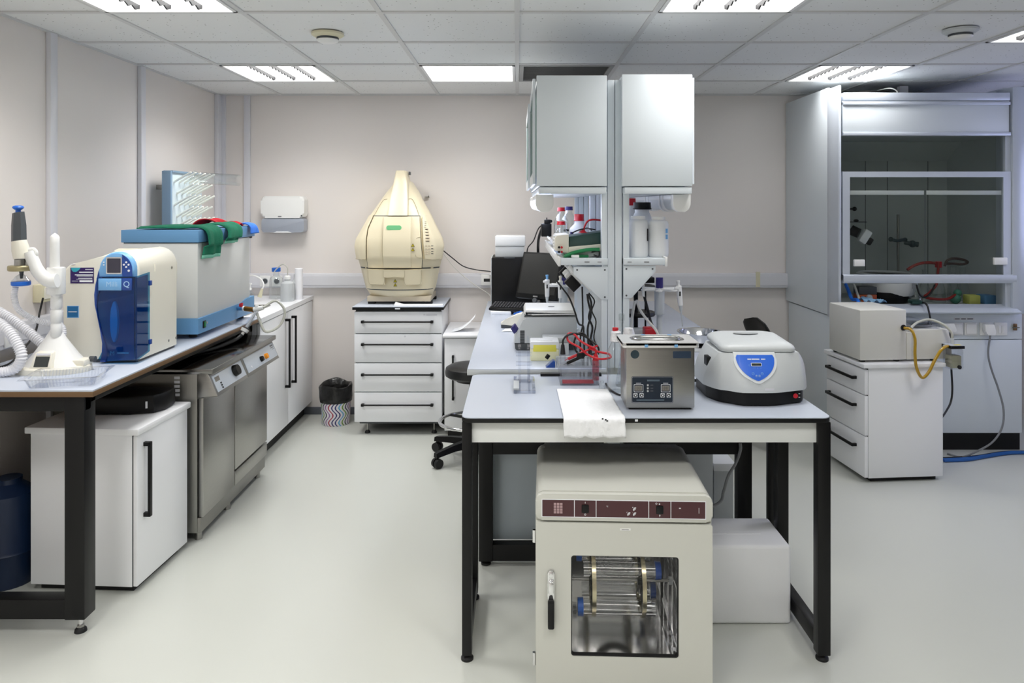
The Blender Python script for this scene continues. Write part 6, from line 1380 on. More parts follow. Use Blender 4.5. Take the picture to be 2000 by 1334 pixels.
# ================================================================ FUME HOOD
hx0, hx1, hy, hb = 2.055, 3.25, 4.75, 5.68
zc_ = lambda p: Z(p, hy)
xc_ = lambda p: X(p, hy)
t = thing('fume_hood', 'tall white fume hood with tinted glass sash in the right corner', 'fume hood', (2.66, 5.2, .87))
zl, zt_ = .865, Z(165, hy + .03)
MB().box(hx0, hx0 + .02, hy + .17, hb, zl + .01, zt_, .002).build('side_panel', M_whitem, t)
MB().box(hx0 - .002, hx0 + .018, hy - .005, hy + .17, zl, zt_ - .01, .006).build('front_post', M_alu, t)
MB().box(xc_(1976), xc_(2002), hy - .01, hy + .16, .905, zt_ - .02, .006).build('front_post', M_alu, t)
MB().box(hx1 - .02, hx1, hy + .16, hb, zl + .01, zt_, .002).build('side_panel', M_whitem, t)
# liner
lx0, lx1 = hx0 + .030, hx1 - .025
MB().box(lx0, lx1, hb - .12, hb - .10, .93, 2.30).build('back_baffle', M_fumein, t)
gr = MB()
for x in (X(1690, 5.56), X(1733, 5.56), X(1812, 5.56)): gr.box(x - .002, x + .002, hb - .1215, hb - .119, .95, 2.1)
gr.build('baffle_joints', M_dark, t)
MB().box(lx0 - .003, lx0 + .004, hy + .06, hb - .1, .93, 2.30).build('liner_side', M_fumein, t)
MB().box(lx1 - .004, lx1 + .003, hy + .06, hb - .1, .93, 2.30).build('liner_side', M_fumein, t)
MB().hexa([(lx0, hy + .05, 2.06), (lx1, hy + .05, 2.06), (lx1, hb - .3, 2.06), (lx0, hb - .3, 2.06), (lx0, hy + .05, 2.08), (lx1, hy + .05, 2.08), (lx1, hb - .3, 2.08), (lx0, hb - .3, 2.08)]).hexa([(lx0, hb - .3, 2.06), (lx1, hb - .3, 2.06), (lx1, hb - .12, 1.93), (lx0, hb - .12, 1.93), (lx0, hb - .3, 2.08), (lx1, hb - .3, 2.08), (lx1, hb - .12, 1.95), (lx0, hb - .12, 1.95)]).build('liner_roof', M_fumein, t)
wt = MB().box(lx0, lx1, hy + .02, hb - .10, .90, .935, .003).build('work_surface', M_fumein, t)
# header, cornice
MB().box(hx0 + .03, xc_(1972), hy + .004, hy + .03, zc_(262), zc_(196), .003).build('header_panel', M_whitem, t)
h = MB(); h.box(hx0 + .03, xc_(1972), hy - .006, hy + .06, zc_(196), zc_(181), .004).box(hx0 + .03, xc_(1972), hy - .012, hy + .05, zc_(205), zc_(199), .003).box(hx0 + .03, xc_(1974), hy - .006, hy + .03, zc_(265), zc_(258), .003)
h.build('cornice', M_alu, t)
MB().box(hx0 + .03, hx1 - .04, hy + .06, hb, 2.08, zc_(186), .002).build('roof_box', M_whitem, t)
# upper fixed pane, sash
MB().box(hx0 + .03, xc_(1968), hy + .030, hy + .036, zc_(342), zc_(262)).build('upper_glass_pane', G_sash, t)
MB().box(xc_(1966), xc_(1976), hy + .012, hy + .05, .93, zc_(262), .002).build('guide_rail', M_alu, t)
sf = MB().plate([(xc_(1646), zc_(548)), (xc_(1975), zc_(548)), (xc_(1975), zc_(335)), (xc_(1646), zc_(335))], [(xc_(1660), zc_(536)), (xc_(1960), zc_(536)), (xc_(1960), zc_(346)), (xc_(1660), zc_(346))], 'y', hy + .0, hy + .022).build('sash_frame', M_alu, t)
MB().prism([(hy - .014, zc_(549)), (hy - .018, zc_(545)), (hy - .014, zc_(538)), (hy + .0, zc_(536)), (hy + .022, zc_(536)), (hy + .022, zc_(553)), (hy - .004, zc_(553))], 'x', xc_(1646), xc_(1983)).build('sash_handle_rail', M_alu, sf)
MB().box(xc_(1659), xc_(1961), hy + .008, hy + .013, zc_(537), zc_(345)).build('glass_pane', G_sash, sf)
for a, b in ((1661, 1807), (1812, 1959)): MB().box(xc_(a), xc_(b), hy + .014, hy + .020, zc_(380.5), zc_(372), .001).build('slider_rail', M_plast, sf)
MB().box(xc_(1808), xc_(1811), hy + .014, hy + .018, zc_(536), zc_(372)).build('pane_joint', G_plex, sf)
for a, b, p, q in ((1667, 1688, 520, 507), (1940, 1966, 517, 503)): MB().box(xc_(a), xc_(b), hy - .012, hy + .008, zc_(p), zc_(q), .004).build('pull', M_plast, sf)
# sill
MB().prism([(hy - .055, zc_(611) + .012), (hy - .05, zc_(607) + .0), (hy + .05, zc_(596)), (hy + .05, zc_(606)), (hy - .02, .912), (hy - .055, .918)], 'x', hx0 + .03, xc_(1985)).build('sill', M_alu, t)
MB().box(hx0 + .03, xc_(1984), hy - .004, hy + .03, zc_(613.5), .915, .002).build('sill_apron', M_whitem, t)
MB().box(hx0 + .3, hx0 + .95, hy + .25, hb - .1, zc_(186), zc_(176), .003).build('top_plenum', M_whitem, t)
tag(MB().lathe([(0, 0), (.17, 0), (.17, .03), (.155, .03), (.155, .035), (.0, .035)], (2.42, 5.15, zc_(176) + .001), 36).build('exhaust_duct', M_black), 'black round exhaust collar on top of the fume hood', 'duct')
tag(MB().tube([(2.55, 4.98, zc_(176) + .002), (2.54, 4.97, zc_(176) + .03), (2.50, 4.99, zc_(176) + .05), (2.46, 5.1, zc_(176) + .045)], .004).build('white_wire', M_cablew), 'thin white wire beside the exhaust collar on the fume hood', 'cable')
tag(MB().box(2.68, 2.74, 5.2, 5.24, zc_(176) + .0, 2.435).build('hanger_bracket', M_strip), 'grey bracket between fume hood top and ceiling', 'bracket')
# base cabinet
by_ = hy + .05
t = thing('hood_base_cabinet', 'white base cabinet with sockets below the fume hood', 'cabinet', (2.66, 5.2, 0))
MB().box(hx0 + .022, xc_(2004), by_ + .02, hb, .125, .862, .002).build('body', M_whitem, t)
zd = Z(663, by_)
MB().box(hx0 + .03, X(1996, by_), by_, by_ + .02, zd + .003, .897, .002).build('service_panel', M_whitem, t)
MB().box(hx0 + .03, X(1735, by_), by_, by_ + .02, .128, zd - .003, .002).build('door', M_whitem, t)
MB().box(X(1737, by_), X(1996, by_), by_, by_ + .02, .128, zd - .003, .002).build('door', M_whitem, t)
MB().box(hx0 + .04, X(2004, by_), by_ + .06, hb - .02, 0, .126).build('plinth', M_rubber, t)
for i, px in enumerate((1850, 1867.5, 1894.5, 1925, 1953)):
    x = X(px, by_); z = Z(642, by_); s = .042
    o = MB().box(x - s, x + s, by_ - .012, by_, z - s, z + s, .005).build('socket' if i < 4 else 'switch', M_plast, t) if i else None
    if i in (1, 2): MB().box(x - s * .78, x + s * .78, by_ - .020, by_ - .011, z - s * .78, z + s * .82, .006).build('flap', M_plast, o)
    if i == 3: MB().cyl((x, by_ - .016, z), (x, by_ - .011, z), .03, .03, 20).build('insert', M_plastg, o)
    if i == 4:
        for s2 in (-1, 1): MB().box(x + s2 * .0115 - .0105, x + s2 * .0115 + .0105, by_ - .017, by_ - .011, z - .026, z + .022, .002).build('rocker', M_plast, o)
MB().box(X(1863, by_), X(1903, by_), by_ - .0015, by_, Z(625, by_), Z(620.5, by_)).build('label_strip', M_trunk, t)
bars(MB(), (X(1883, by_), by_ - .0017, Z(622.8, by_)), UX, UZ, [(-.045, 0, .03, .006), (-.005, 0, .03, .006), (.038, 0, .036, .006)]).build('printed_marks', M_dark, t)
lk = MB().box(X(1978.5, by_), X(1985, by_), by_ - .01, by_, Z(645, by_), Z(632, by_), .002).build('lock', mat('lock_bronze', (140, 110, 80), .4, .6), t)
MB().box(X(1975, by_), X(1989, by_), by_ - .0135, by_ - .009, Z(640, by_), Z(638.5, by_)).build('key', M_steel, lk)
x3, z3 = X(1925, by_), Z(642, by_)
t = thing('white_plug', 'large white plug in the socket nearest the switch below the fume hood', 'plug', (x3, by_ - .03, z3))
MB().prism([(x3 - .034, z3 + .036), (x3 + .026, z3 + .036), (x3 + .038, z3 - .01), (x3 + .034, z3 - .036), (x3 - .018, z3 - .036), (x3 - .020, z3 - .020), (x3 - .03, z3 - .010)], 'y', by_ - .05, by_ - .017, .004).build('body', M_plast, t)
tag(MB().tube([(x3 + .008, by_ - .035, z3 - .036), P(1930, 690, 4.74), P(1936, 720, 4.72), P(1950, 760, 4.70), P(1960, 800, 4.68), P(1957, 835, 4.66), P(1940, 862, 4.64), P(1915, 878, 4.66), (X(1880, 4.7), 4.7, .008), (X(1850, 4.76), 4.76, .008)], .006).build('power_cable', M_cableg), 'grey power cable falling from the large white plug to the floor', 'cable')
x1_, z1_ = X(1848, by_), Z(640, by_)
tag(MB().prism([(x1_ - .04, z1_ + .035), (x1_ + .025, z1_ + .035), (x1_ + .04, z1_ - .005), (x1_ + .038, z1_ - .022), (x1_ - .02, z1_ - .022)], 'y', by_ - .05, by_ - .001, .004).build('white_plug', M_plast), 'white plug half hidden behind the beige instrument', 'plug')
tag(MB().tube([(x1_ + .01, by_ - .03, z1_ - .022), P(1856, 680, 4.70), P(1858, 720, 4.68), P(1860, 760, 4.66), P(1857, 785, 4.64), P(1848, 803, 4.6), P(1840, 815, 4.55)], .006).build('power_cable', M_cable), 'black cable hanging from the white plug beside the drawer unit', 'cable')
for k, (m_, r) in enumerate(((M_cableb, .010), (M_cableb, .008), (M_cable, .006))):
    tag(MB().tube([(X(1845, 4.7) - .05, 4.62 + .03 * k, r), (X(1870, 4.75), 4.64 + .03 * k, r), (X(1910, 4.75), 4.69 + .02 * k, r), (X(1950, 4.8), 4.75 + .02 * k, r), (X(1990, 4.8), 4.77 + .02 * k, r), (X(2060, 4.8), 4.76 + .02 * k, r)], r).build('floor_hose' if k < 2 else 'power_cable', m_), ('blue hose lying on the floor along the hood plinth, the thicker one', 'thinner blue hose lying on the floor along the hood plinth', 'black cable lying on the floor along the hood plinth')[k], 'hose' if k < 2 else 'cable')
# things inside the hood
ws = .9355
t = thing('ring_stand', 'tall lab stand with a clamp inside the fume hood', 'lab stand', (X(1754, 5.44), 5.44, ws))
xr_ = X(1754, 5.44)
MB().cyl((xr_, 5.44, ws + .01), (xr_, 5.44, Z(419, 5.44)), .0085).build('rod', M_steels, t); MB().box(xr_ - .09, xr_ + .09, 5.37, 5.52, ws, ws + .012, .003).build('base_plate', M_dark, t)
zc2 = Z(470, 5.43); MB().tube([(xr_ - .06, 5.43, zc2 + .01), (xr_ - .02, 5.42, zc2), (xr_ + .03, 5.42, zc2 + .006)], .012).sphere((xr_ - .058, 5.43, zc2 + .01), .018).sphere((xr_ + .04, 5.42, zc2 + .006), .017).cyl((xr_ + .03, 5.41, zc2 - .014), (xr_ + .12, 5.39, zc2 - .026), .013, .020, 12).sphere((xr_ + .085, 5.40, zc2 - .022), .026).build('clamp', mat('clamp_green', (44, 66, 68), .4), t)
t = thing('white_stirrer', 'white and black round stirring bath with a steel rim in the fume hood', 'stirrer', (X(1735, 5.15), 5.15, ws))
xr_, yr_ = X(1728, 5.15), 5.15; 
MB().lathe([(0, .0), (.15, .0), (.16, .02), (.165, .05), (.165, .075), (0, .075)], (xr_, yr_, ws), 36).build('base', M_blackp, t)
MB().lathe([(0, .05), (.150, .05), (.168, .09), (.168, .14), (0, .14)], (xr_ + .02, yr_ - .01, ws), 36).build('body', M_plast, t)
MB().lathe([(0, .14), (.172, .14), (.176, .16), (.172, .185), (0, .185)], (xr_, yr_, ws), 36).build('collar', M_blackp, t)
MB().lathe([(.175, .182), (.182, .186), (.182, .192), (.168, .20), (.155, .194), (.155, .186), (.175, .182)], (xr_, yr_, ws), 40).build('steel_rim', M_steelb, t)
t = thing('orange_device', 'small orange and dark box with a round grey knob in the fume hood', 'device', (X(1696, 5.0), 5.0, ws))
MB().box(X(1678, 5.0), X(1713, 5.0), 5.0, 5.09, ws, ws + .062, .004).build('body', M_orangeb, t); MB().box(X(1678, 5.0), X(1713, 5.0), 5.0, 5.09, ws + .063, ws + .115, .004).build('top', M_dark, t)
MB().cyl((X(1697, 5.0), 4.985, ws + .045), (X(1697, 5.0), 5.001, ws + .045), .018).build('knob', M_plastg, t)
def flask(px, d, r, h, label, m=G_clear, nr=.4, cap=None):
    t = thing('flask', label, 'flask', (X(px, d), d, ws)); x = X(px, d)
    MB().lathe([(0, 0), (r * .95, 0), (r, .006), (r * .9, h * .35), (r * nr, h * .72), (r * nr, h * .97), (r * nr * 1.25, h), (0, h)], (x, d, ws), 24).build('body', m, t)
    if cap: MB().cyl((x, d, ws + h * .96), (x, d, ws + h * 1.12), r * nr * 1.2).build('stopper', cap, t)
    return t
flask(1788, 4.98, .045, .16, 'conical glass flask just right of the white stirring bath', cap=M_plastg)
flask(1806, 5.12, .04, .22, 'clear flask with a dark neck behind the conical one in the fume hood')
flask(1833, 5.08, .045, .25, 'clear suction flask with a red stopper in the fume hood', cap=M_red)
flask(1862, 5.15, .04, .24, 'clear flask at the end of the red tubing in the fume hood')
flask(1880, 5.2, .045, .23, 'clear flask with the brown tubing loop in the fume hood')
xr_ = X(1833, 5.06)
tag(MB().tube([P(1772, 527, 5.05), P(1785, 519, 5.05), P(1800, 514, 5.05), P(1815, 513, 5.06), P(1826, 514, 5.07)], .010).build('rubber_tubing', M_redtube), 'dark red rubber tubing arching from the stirring bath to the flasks', 'tubing')
tag(MB().tube([P(1833, 512, 5.02), P(1832, 530, 5.02), P(1829, 555, 5.02), P(1815, 572, 5.0), P(1806, 580, 4.98), P(1825, 584, 4.97), P(1850, 584, 4.97), P(1866, 576, 4.99)], .009).build('rubber_tubing', M_redtube), 'red rubber tubing hanging below the red stopper', 'tubing')
tag(MB().tube([P(1845, 520, 5.12), P(1850, 509, 5.12), P(1862, 505, 5.12), P(1880, 507, 5.13), P(1890, 512, 5.15), P(1880, 516, 5.16), P(1862, 515, 5.14), P(1848, 515, 5.14)], .009).build('rubber_tubing', M_brownt), 'brown rubber tubing loop on the flasks at the right of the hood', 'tubing')
tag(MB().tube([P(1790, 556, 4.93), P(1796, 575, 4.93), P(1806, 581, 4.93), P(1818, 572, 4.94), P(1826, 556, 4.95)], .006).build('rubber_tubing', M_cable), 'black tubing loop behind the sash opening', 'tubing')
tag(MB().tube([P(1652, 556, 4.95), P(1658, 570, 4.86), P(1664, 584, 4.80), (X(1673, 4.76), 4.755, .995), (X(1677, 4.72), 4.71, .975)], .011).build('blue_tube', M_blue), 'bright blue tube sticking out of the sash opening', 'tubing')
tag(MB().tube([P(1668, 556, 4.95), P(1674, 572, 4.85), P(1680, 590, 4.78), (X(1682, 4.72), 4.71, .975)], .008).build('clear_tube', M_ctube), 'clear tube next to the bright blue one at the sash opening', 'tubing')
def rag(u, v): 
    x = X(1684, 4.74) + (X(1726, 4.74) - X(1684, 4.74)) * u
    return (x, 4.70 + .09 * v, .972 + .03 * v * .4 + .018 * math.sin(9 * u + 3 * v) ** 2 + .012 * math.sin(5 * u * v + 1))
tag(MB().grid(rag, 14, 8).build('blue_cloth', M_ragbb, sharp=80, mods=[solid(.004)]), 'crumpled pale blue cloth on the fume hood sill', 'cloth')
t = thing('extension_socket', 'dark green plug with black cable lying over the fume hood sill', 'plug', (X(1792, 4.8), 4.8, .95))
MB().hexa([(X(1776, 4.8), 4.77, .964), (X(1800, 4.8), 4.77, .964), (X(1800, 4.8), 4.83, .972), (X(1776, 4.8), 4.83, .972), (X(1778, 4.8), 4.77, .982), (X(1798, 4.8), 4.77, .982), (X(1798, 4.8), 4.83, .99), (X(1778, 4.8), 4.83, .99)], .003).build('body', M_green, t)
MB().tube([P(1800, 591, 4.79), P(1806, 592, 4.74), P(1811, 597, 4.69), P(1814, 607, 4.675), P(1817, 622, 4.67), P(1819, 645, 4.70)], .006).build('cable', M_cable, t)
t = thing('white_camera', 'white and black device clamped at the side wall inside the fume hood', 'device', (X(1680, 5.2), 5.2, Z(490, 5.2)))
c = Vector(P(1685, 462, 5.15)); u = Vector((.55, 0, .85)).normalized(); v = Vector((-.85, 0, .55))
MB().obox(c, u, v, .10, .055, .05, .01).build('body', M_plast, t)
MB().cyl(Vector(P(1678, 456, 5.17)), Vector(P(1662, 449, 5.2)), .034, .036).build('lens', M_blackp, t); MB().obox(Vector(P(1695, 471, 5.16)), u, v, .05, .035, .04, .008).build('clip', M_blackp, t)
MB().tube([P(1661, 449, 5.2), P(1650, 447, 5.22), (lx0 + .006, 5.22, Z(447, 5.22))], .010).build('arm', M_black, t)
tag(MB().cyl((lx0 + .005, 5.2, Z(409, 5.2)), (X(1670, 5.2), 5.2, Z(408, 5.2)), .007).sphere((X(1669, 5.2), 5.2, Z(408, 5.2)), .016).build('valve_knob', M_blackp), 'small black valve knob on the side wall inside the fume hood, the topmost one', 'knob')
tag(MB().box(lx0 + .005, X(1688, 5.2), 5.16, 5.24, Z(433, 5.2) - .004, Z(433, 5.2)).sphere((X(1672, 5.2), 5.2, Z(431, 5.2)), .018, 12, .6).build('small_shelf', M_blackp), 'small black bracket shelf on the side wall inside the fume hood', 'shelf')
tag(MB().box(X(1890, 5.0), X(1912, 5.0), 4.98, 5.06, ws, ws + .06, .006).build('sponge', mat('yellow_sponge', (196, 200, 110), .9)), 'yellow sponge inside the fume hood', 'sponge')
tag(MB().box(X(1920, 5.0), X(1942, 5.0), 4.98, 5.08, ws, ws + .06, .004).build('blue_box', M_blueb), 'small blue box at the right inside the fume hood', 'box')
tag(MB().sphere((X(1866, 5.0), 5.0, ws + .035), .034, 14).sphere((X(1872, 5.02), 5.03, ws + .07), .026, 12).build('green_glove', mat('green_glove', (70, 130, 110), .6, bump=.8, bscale=40)), 'crumpled green glove between the flasks and the sponge', 'glove')
# ================================================================ DRAWER UNIT WITH BEIGE INSTRUMENT
rz = math.radians(5)
Mx = (2.0, 4.27, 0); t = thing('drawer_unit', 'white three drawer unit standing sideways in front of the fume hood', 'cabinet', Mx, rz)
MB().box(.022, .475, .0, .44, .028, .662, .002).build('body', M_white, t, True)
MB().box(-.012, .485, -.012, .452, .663, .686, .003).build('top_panel', M_white, t, True)
MB().box(.0212, .022, .003, .437, .03, .66).build('drawer_gap', M_dark, t, True)
zz = (.028, .27, .505, .655)
for k in range(3):
    dw = MB().box(.0, .021, .002, .438, zz[k] + .003, zz[k + 1] - .003, .002).build('drawer', M_white, t, True)
    hz = (zz[k + 1] - .075) if k < 2 else .59
    MB().box(-.03, .0, .085, .10, hz - .008, hz + .008).box(-.03, .0, .385, .40, hz - .008, hz + .008).box(-.032, -.02, .085, .40, hz - .008, hz + .008, .002).build('handle', M_black, dw, True)
MB().box(.05, .45, .03, .41, 0, .029).build('plinth', M_rubber, t, True)
t = thing('beige_instrument', 'pale beige bench instrument with a clear lid on the three drawer unit', 'instrument', (2.06, 4.33, .687), rz)
MB().box(-.075, .21, -.02, .335, .012, .305, .008).build('main_case', M_beige, t, True)
MB().box(.211, .245, -.018, .33, .012, .17, .004).build('joint_strip', M_beige, t, True)
MB().prism([(.248, .012), (.45, .012), (.50, .085), (.47, .185), (.248, .185)], 'y', -.015, .33, .006).build('side_case', M_beige, t, True)
MB().plate(rr(.25, .44, .01, .31, .01, 2), rr(.262, .428, .022, .298, .01, 2), 'z', .186, .215).box(.25, .44, .01, .31, .212, .216).build('clear_lid', G_plex, t, True)
MB().lathe([(0, .187), (.10, .187), (.11, .200), (.1, .203), (0, .195)], (.345, .15, 0), 32).build('steel_dish', M_chrome, t, True)
for x, y in ((-.04, .02), (.17, .02), (-.04, .31), (.40, .02), (.40, .30)): MB().cyl((x, y, 0), (x, y, .014), .018, .018, 12).build('foot', M_rubber, t, True)
MB().lathe([(.0, 0), (.017, 0), (.019, .004), (.0, .006)], (0, 0, 0), 16) 
gp = MB(); gp.cyl((.19, -.026, .20), (.19, -.018, .20), .016, .018, 18).cyl((.19, -.028, .20), (.19, -.025, .20), .010, .010, 14).build('grommet', M_rubber, t, True)
MI = MW[t.name]
def il(x, y, z): return tuple(MI @ Vector((x, y, z)))
fx_, fy_ = il(.47, -.06, 0)[0], il(.47, -.06, 0)[1]
tag(MB().tube([il(.19, -.03, .2), il(.205, -.07, .195), il(.215, -.09, .15), il(.212, -.095, .06), il(.222, -.095, -.02), il(.255, -.095, -.075), il(.295, -.095, -.045), il(.33, -.095, .02), il(.37, -.09, .075), il(.405, -.08, .095), il(.432, -.07, .098)], .0085, 12).build('amber_tube', M_ytube), 'amber plastic tube hanging in a loop from the beige instrument', 'tubing')
t = thing('filter_jar', 'square clear filter jar with a dark lid hanging at the beige instrument', 'filter', (fx_, fy_, .66))
jx = .47
k = MB(MI); k.prism([(jx - .036, -.095), (jx + .036, -.095), (jx + .036, -.02), (jx - .036, -.02)], 'z', -.035, .085, .008); k.build('jar', G_plex, t)
k = MB(MI); k.box(jx - .030, jx + .030, -.09, -.026, -.028, .045, .006); k.build('liquid', M_liquid, t)
k = MB(MI); k.box(jx - .042, jx + .042, -.101, -.014, .086, .103, .003); k.build('lid', M_blackp, t)
k = MB(MI); k.box(jx - .040, jx + .040, -.099, -.016, .103, .106); o = k.build('lid_top', M_alu, t)
k = MB(MI); k.box(jx - .01, jx + .03, -.09, -.07, .106, .1065); k.build('label', M_tape, o)
k = MB(MI); k.cyl((jx + .012, -.1, -.02), (jx + .012, -.092, -.02), .011); k.build('drain_plug', M_rubber, t)
k = MB(MI); k.cyl((jx - .06, -.06, .098), (jx - .04, -.06, .098), .007).cyl((jx, -.05, .104), (jx, -.05, .14), .011, .009); k.build('nozzle', M_frost, t)
k = MB(MI); k.box(jx - .015, jx + .015, -.02, -.012, .04, .10); k.build('bracket', M_steel, t)
tag(MB().tube([il(jx, -.05, .138), il(jx - .002, -.045, .175), il(jx - .035, -.02, .215), il(jx - .09, .02, .238), il(jx - .16, .02, .225), il(jx - .21, .0, .205), il(jx - .225, -.012, .194)], .0075, 10).build('clear_tube', M_ctube), 'clear tube arching over the clear lid of the beige instrument', 'tubing')
# ================================================================ INCUBATOR AND FOAM BOX UNDER THE TABLE
rz = math.radians(-2.2)
Wd, Dp, Hh = .572, .50, .665
ox, oy = .346, 2.415
t = thing('hybridisation_oven', 'warm white oven with a window and a dark red control strip under the front table', 'oven', (ox, oy, 0), rz)
h = Wd / 2
cav = (-.195, .205, .05, .47)          # x0 x1 z0 z1 of the chamber
b = MB()
arc = rr(-h, h, .02, Hh, .03, 6)
b.plate(arc, rr(cav[0] - .01, cav[1] + .01, cav[2] - .01, cav[3] + .01, .004, 6), 'y', .012, Dp - .06)
b.prism(arc, 'y', Dp - .06, Dp, .02, 3)
b.build('body', M_incub, t, True)
c = MB()
x0, x1, z0, z1 = cav; ye = Dp - .065
c.box(x0 - .004, x0, .012, ye, z0, z1).box(x1, x1 + .004, .012, ye, z0, z1).box(x0, x1, .012, ye, z0 - .004, z0).box(x0, x1, .012, ye, z1, z1 + .004).box(x0, x1, ye - .004, ye, z0, z1)
c.build('chamber', M_darksteel, t, True)
fp = MB().prism(rr(-h, h, .575, Hh - .004, .022, 5), 'y', -.008, .012, .004).build('front_panel', M_incub, t, True)
ps = MB()
zp0, zp1 = .588, .642
film = MB().box(-h + .022, h - .024, -.0092, -.006, zp0, zp1).build('control_strip', M_maroon, fp, True)
L0, L1 = -h + .022, h - .024; Lw = L1 - L0
dv = MB(); dv.plate([(L0 - .002, zp0 - .002), (L1 + .002, zp0 - .002), (L1 + .002, zp1 + .002), (L0 - .002, zp1 + .002)], [(L0, zp0), (L1, zp0), (L1, zp1), (L0, zp1)], 'y', -.0094, -.008)
for f in (.198, .332, .655, .790): dv.box(L0 + Lw * f - .001, L0 + Lw * f + .001, -.0096, -.008, zp0, zp1)
dv.build('panel_lines', M_markw, fp, True)
for f in (.265, .722):
    x = L0 + Lw * f; zc3 = (zp0 + zp1) / 2
    MB().box(x - .0115, x + .0115, -.0135, -.008, zc3 - .0135, zc3 + .0135, .003).build('rocker_switch', M_blackp, fp, True)
mk = MB(); zc3 = (zp0 + zp1) / 2; x = L0 + Lw * .265
mk.box(x - .0007, x + .0007, -.0098, -.009, zc3 + .017, zc3 + .022)
def ringp(x, z, r, m=.8): mk.plate(circ(x, z, r, 14), circ(x, z, r * m, 14), 'y', -.0098, -.009)
ringp(x, zc3 - .019, .003, .65)
x = L0 + Lw * .722; ringp(x, zc3 - .018, .0022, .6); mk.box(x - .0004, x + .0004, -.0098, -.009, zc3 - .0235, zc3 - .020); ringp(x - .001, zc3 + .0185, .0022, .3); ringp(x - .011, zc3 + .020, .003, .7)
mk.text('°C', (L0 + Lw * .40, -.0094, zc3 + .008), UX, UZ, .006)
def waves(cx, cz, kind):
    for r in (.0055, .0075, .0095):
        a = [math.radians(q) for q in range(-85, 6, 10)]
        mk.plate([(cx + r * math.cos(q), cz + r * math.sin(q)) for q in a] , [(cx + (r + .0010) * math.cos(q), cz + (r + .0010) * math.sin(q)) for q in a], 'y', -.0098, -.009)
    if kind == 'o': ringp(cx, cz + .0005, .0016, .1)
    else: mk.text(kind, (cx - .0005, -.0094, cz), UX, UZ, .005)
waves(L0 + Lw * .557, zc3 + .006, 'o'); waves(L0 + Lw * .522, zc3 - .010, 'C'); waves(L0 + Lw * .557, zc3 - .010, '-')
mk.obox((L0 + Lw * .845, -.0094, zc3 + .006), UX, UZ, .006, .003, .0006).box(L0 + Lw * .96, L0 + Lw * .96 + .0012, -.0098, -.009, zc3 - .010, zc3 + .008)
mk.build('printed_marks', M_markw, fp, True)
fb = MB(); xq = L0 + Lw * .098
for i in range(3):
    for j in range(4): fb.obox((xq - .010 + i * .010, -.0094, zc3 + .014 - j * .009), UX, UZ, .008, .0075, .0005)
fb.build('brand_block', mat('faded_pink_print', (170, 140, 142), .5), fp, True)
# door with window
dz0, dz1 = .018, .568
wx0, wx1, wz0, wz1 = -.172, .173, .085, .463
wx0, wx1 = L0 + (1116 - 1060) / (1375 - 1060) * Lw, L0 + (1324 - 1060) / (1375 - 1060) * Lw
dr = MB().plate(rr(-h + .001, h - .001, dz0, dz1, .006, 5), rr(wx0, wx1, .135, .463, .010, 5), 'y', -.010, .012).build('door', M_incub, t, True)
MB().plate(rr(wx0 - .003, wx1 + .003, .132, .466, .011, 5), rr(wx0 + .003, wx1 - .003, .138, .460, .009, 5), 'y', -.006, .010).build('window_gasket', M_rubber, dr, True)
MB().box(wx0, wx1, .000, .004, .135, .463).build('window_pane', G_door, dr, True)
lb = MB().box(-.012, .022, -.0112, -.009, .547, .553).build('name_label', M_plast, dr, True)
MB().box(-.007, .016, -.0116, -.0105, .549, .5505).build('printed_marks', M_markb, lb, True)
hx_ = L0 + (1077 - 1060) / (1375 - 1060) * Lw
hd = MB().prism(rr(hx_ - .011, hx_ + .011, .315, .415, .009, 5), 'y', -.018, -.009, .002).build('latch_plate', M_chrome, dr, True)
MB().box(hx_ - .009, hx_ + .009, -.036, -.016, .345, .385, .005).cyl((hx_, -.02, .40), (hx_, -.016, .40), .006).build('latch', M_chrome, dr, True)
MB().prism(rr(hx_ - .0105, hx_ + .0105, .232, .322, .005, 4), 'y', -.034, -.016, .004).build('handle', M_blackp, dr, True)
for z in (.10, .50): MB().cyl((-h - .004, .0, z), (-h - .004, .0, z + .04), .006).build('hinge', M_chrome, t, True)
for x in (-h + .05, h - .05):
    for y in (.05, Dp - .06): MB().cyl((x, y, 0), (x, y, .022), .02, .018, 14).build('foot', M_rubber, t, True)
# rotor, fan and shelves inside
ay, az = .22, .272
rx0, rx1 = L0 + (1166 - 1060) / (1375 - 1060) * Lw, L0 + (1268 - 1060) / (1375 - 1060) * Lw
r_ = MB().cyl((cav[0] + .001, ay, az), (cav[1] - .001, ay, az), .005).build('rotor_axle', M_steel, t, True)
R0 = .118
for x in (rx0, rx1):
    ring = [[(x + e, ay + r * math.cos(a), az + r * math.sin(a)) for a in [2 * math.pi * k / 48 for k in range(48)]] for e, r in ((-.007, R0), (.007, R0), (.007, R0 - .004), (-.007, R0 - .004))]
    o = MB().loft(ring + [ring[0]], False).build('rotor_ring', M_brass, t, True)
    sp = MB(); sp.lathe([], ) if False else None
    for k in range(4):
        a = math.pi / 4 + k * math.pi / 2; sp.cyl((x, ay, az), (x, ay + (R0 - .003) * math.cos(a), az + (R0 - .003) * math.sin(a)), .006, .006, 8)
    sp.cyl((x - .012, ay, az), (x + .012, ay, az), .018).build('rotor_spokes', M_blackp, o, True)
bot = [(math.radians(225), 1), (math.radians(315), -1), (math.radians(135), -1), (math.radians(45), 1)]
lbl = ('front one of the glass tubes with blue cap in the oven window', 'lower rear glass tube on the rotor in the oven window', 'upper front glass tube behind the top edge of the oven window', 'upper rear glass tube behind the top edge of the oven window')
MO = MW[t.name]
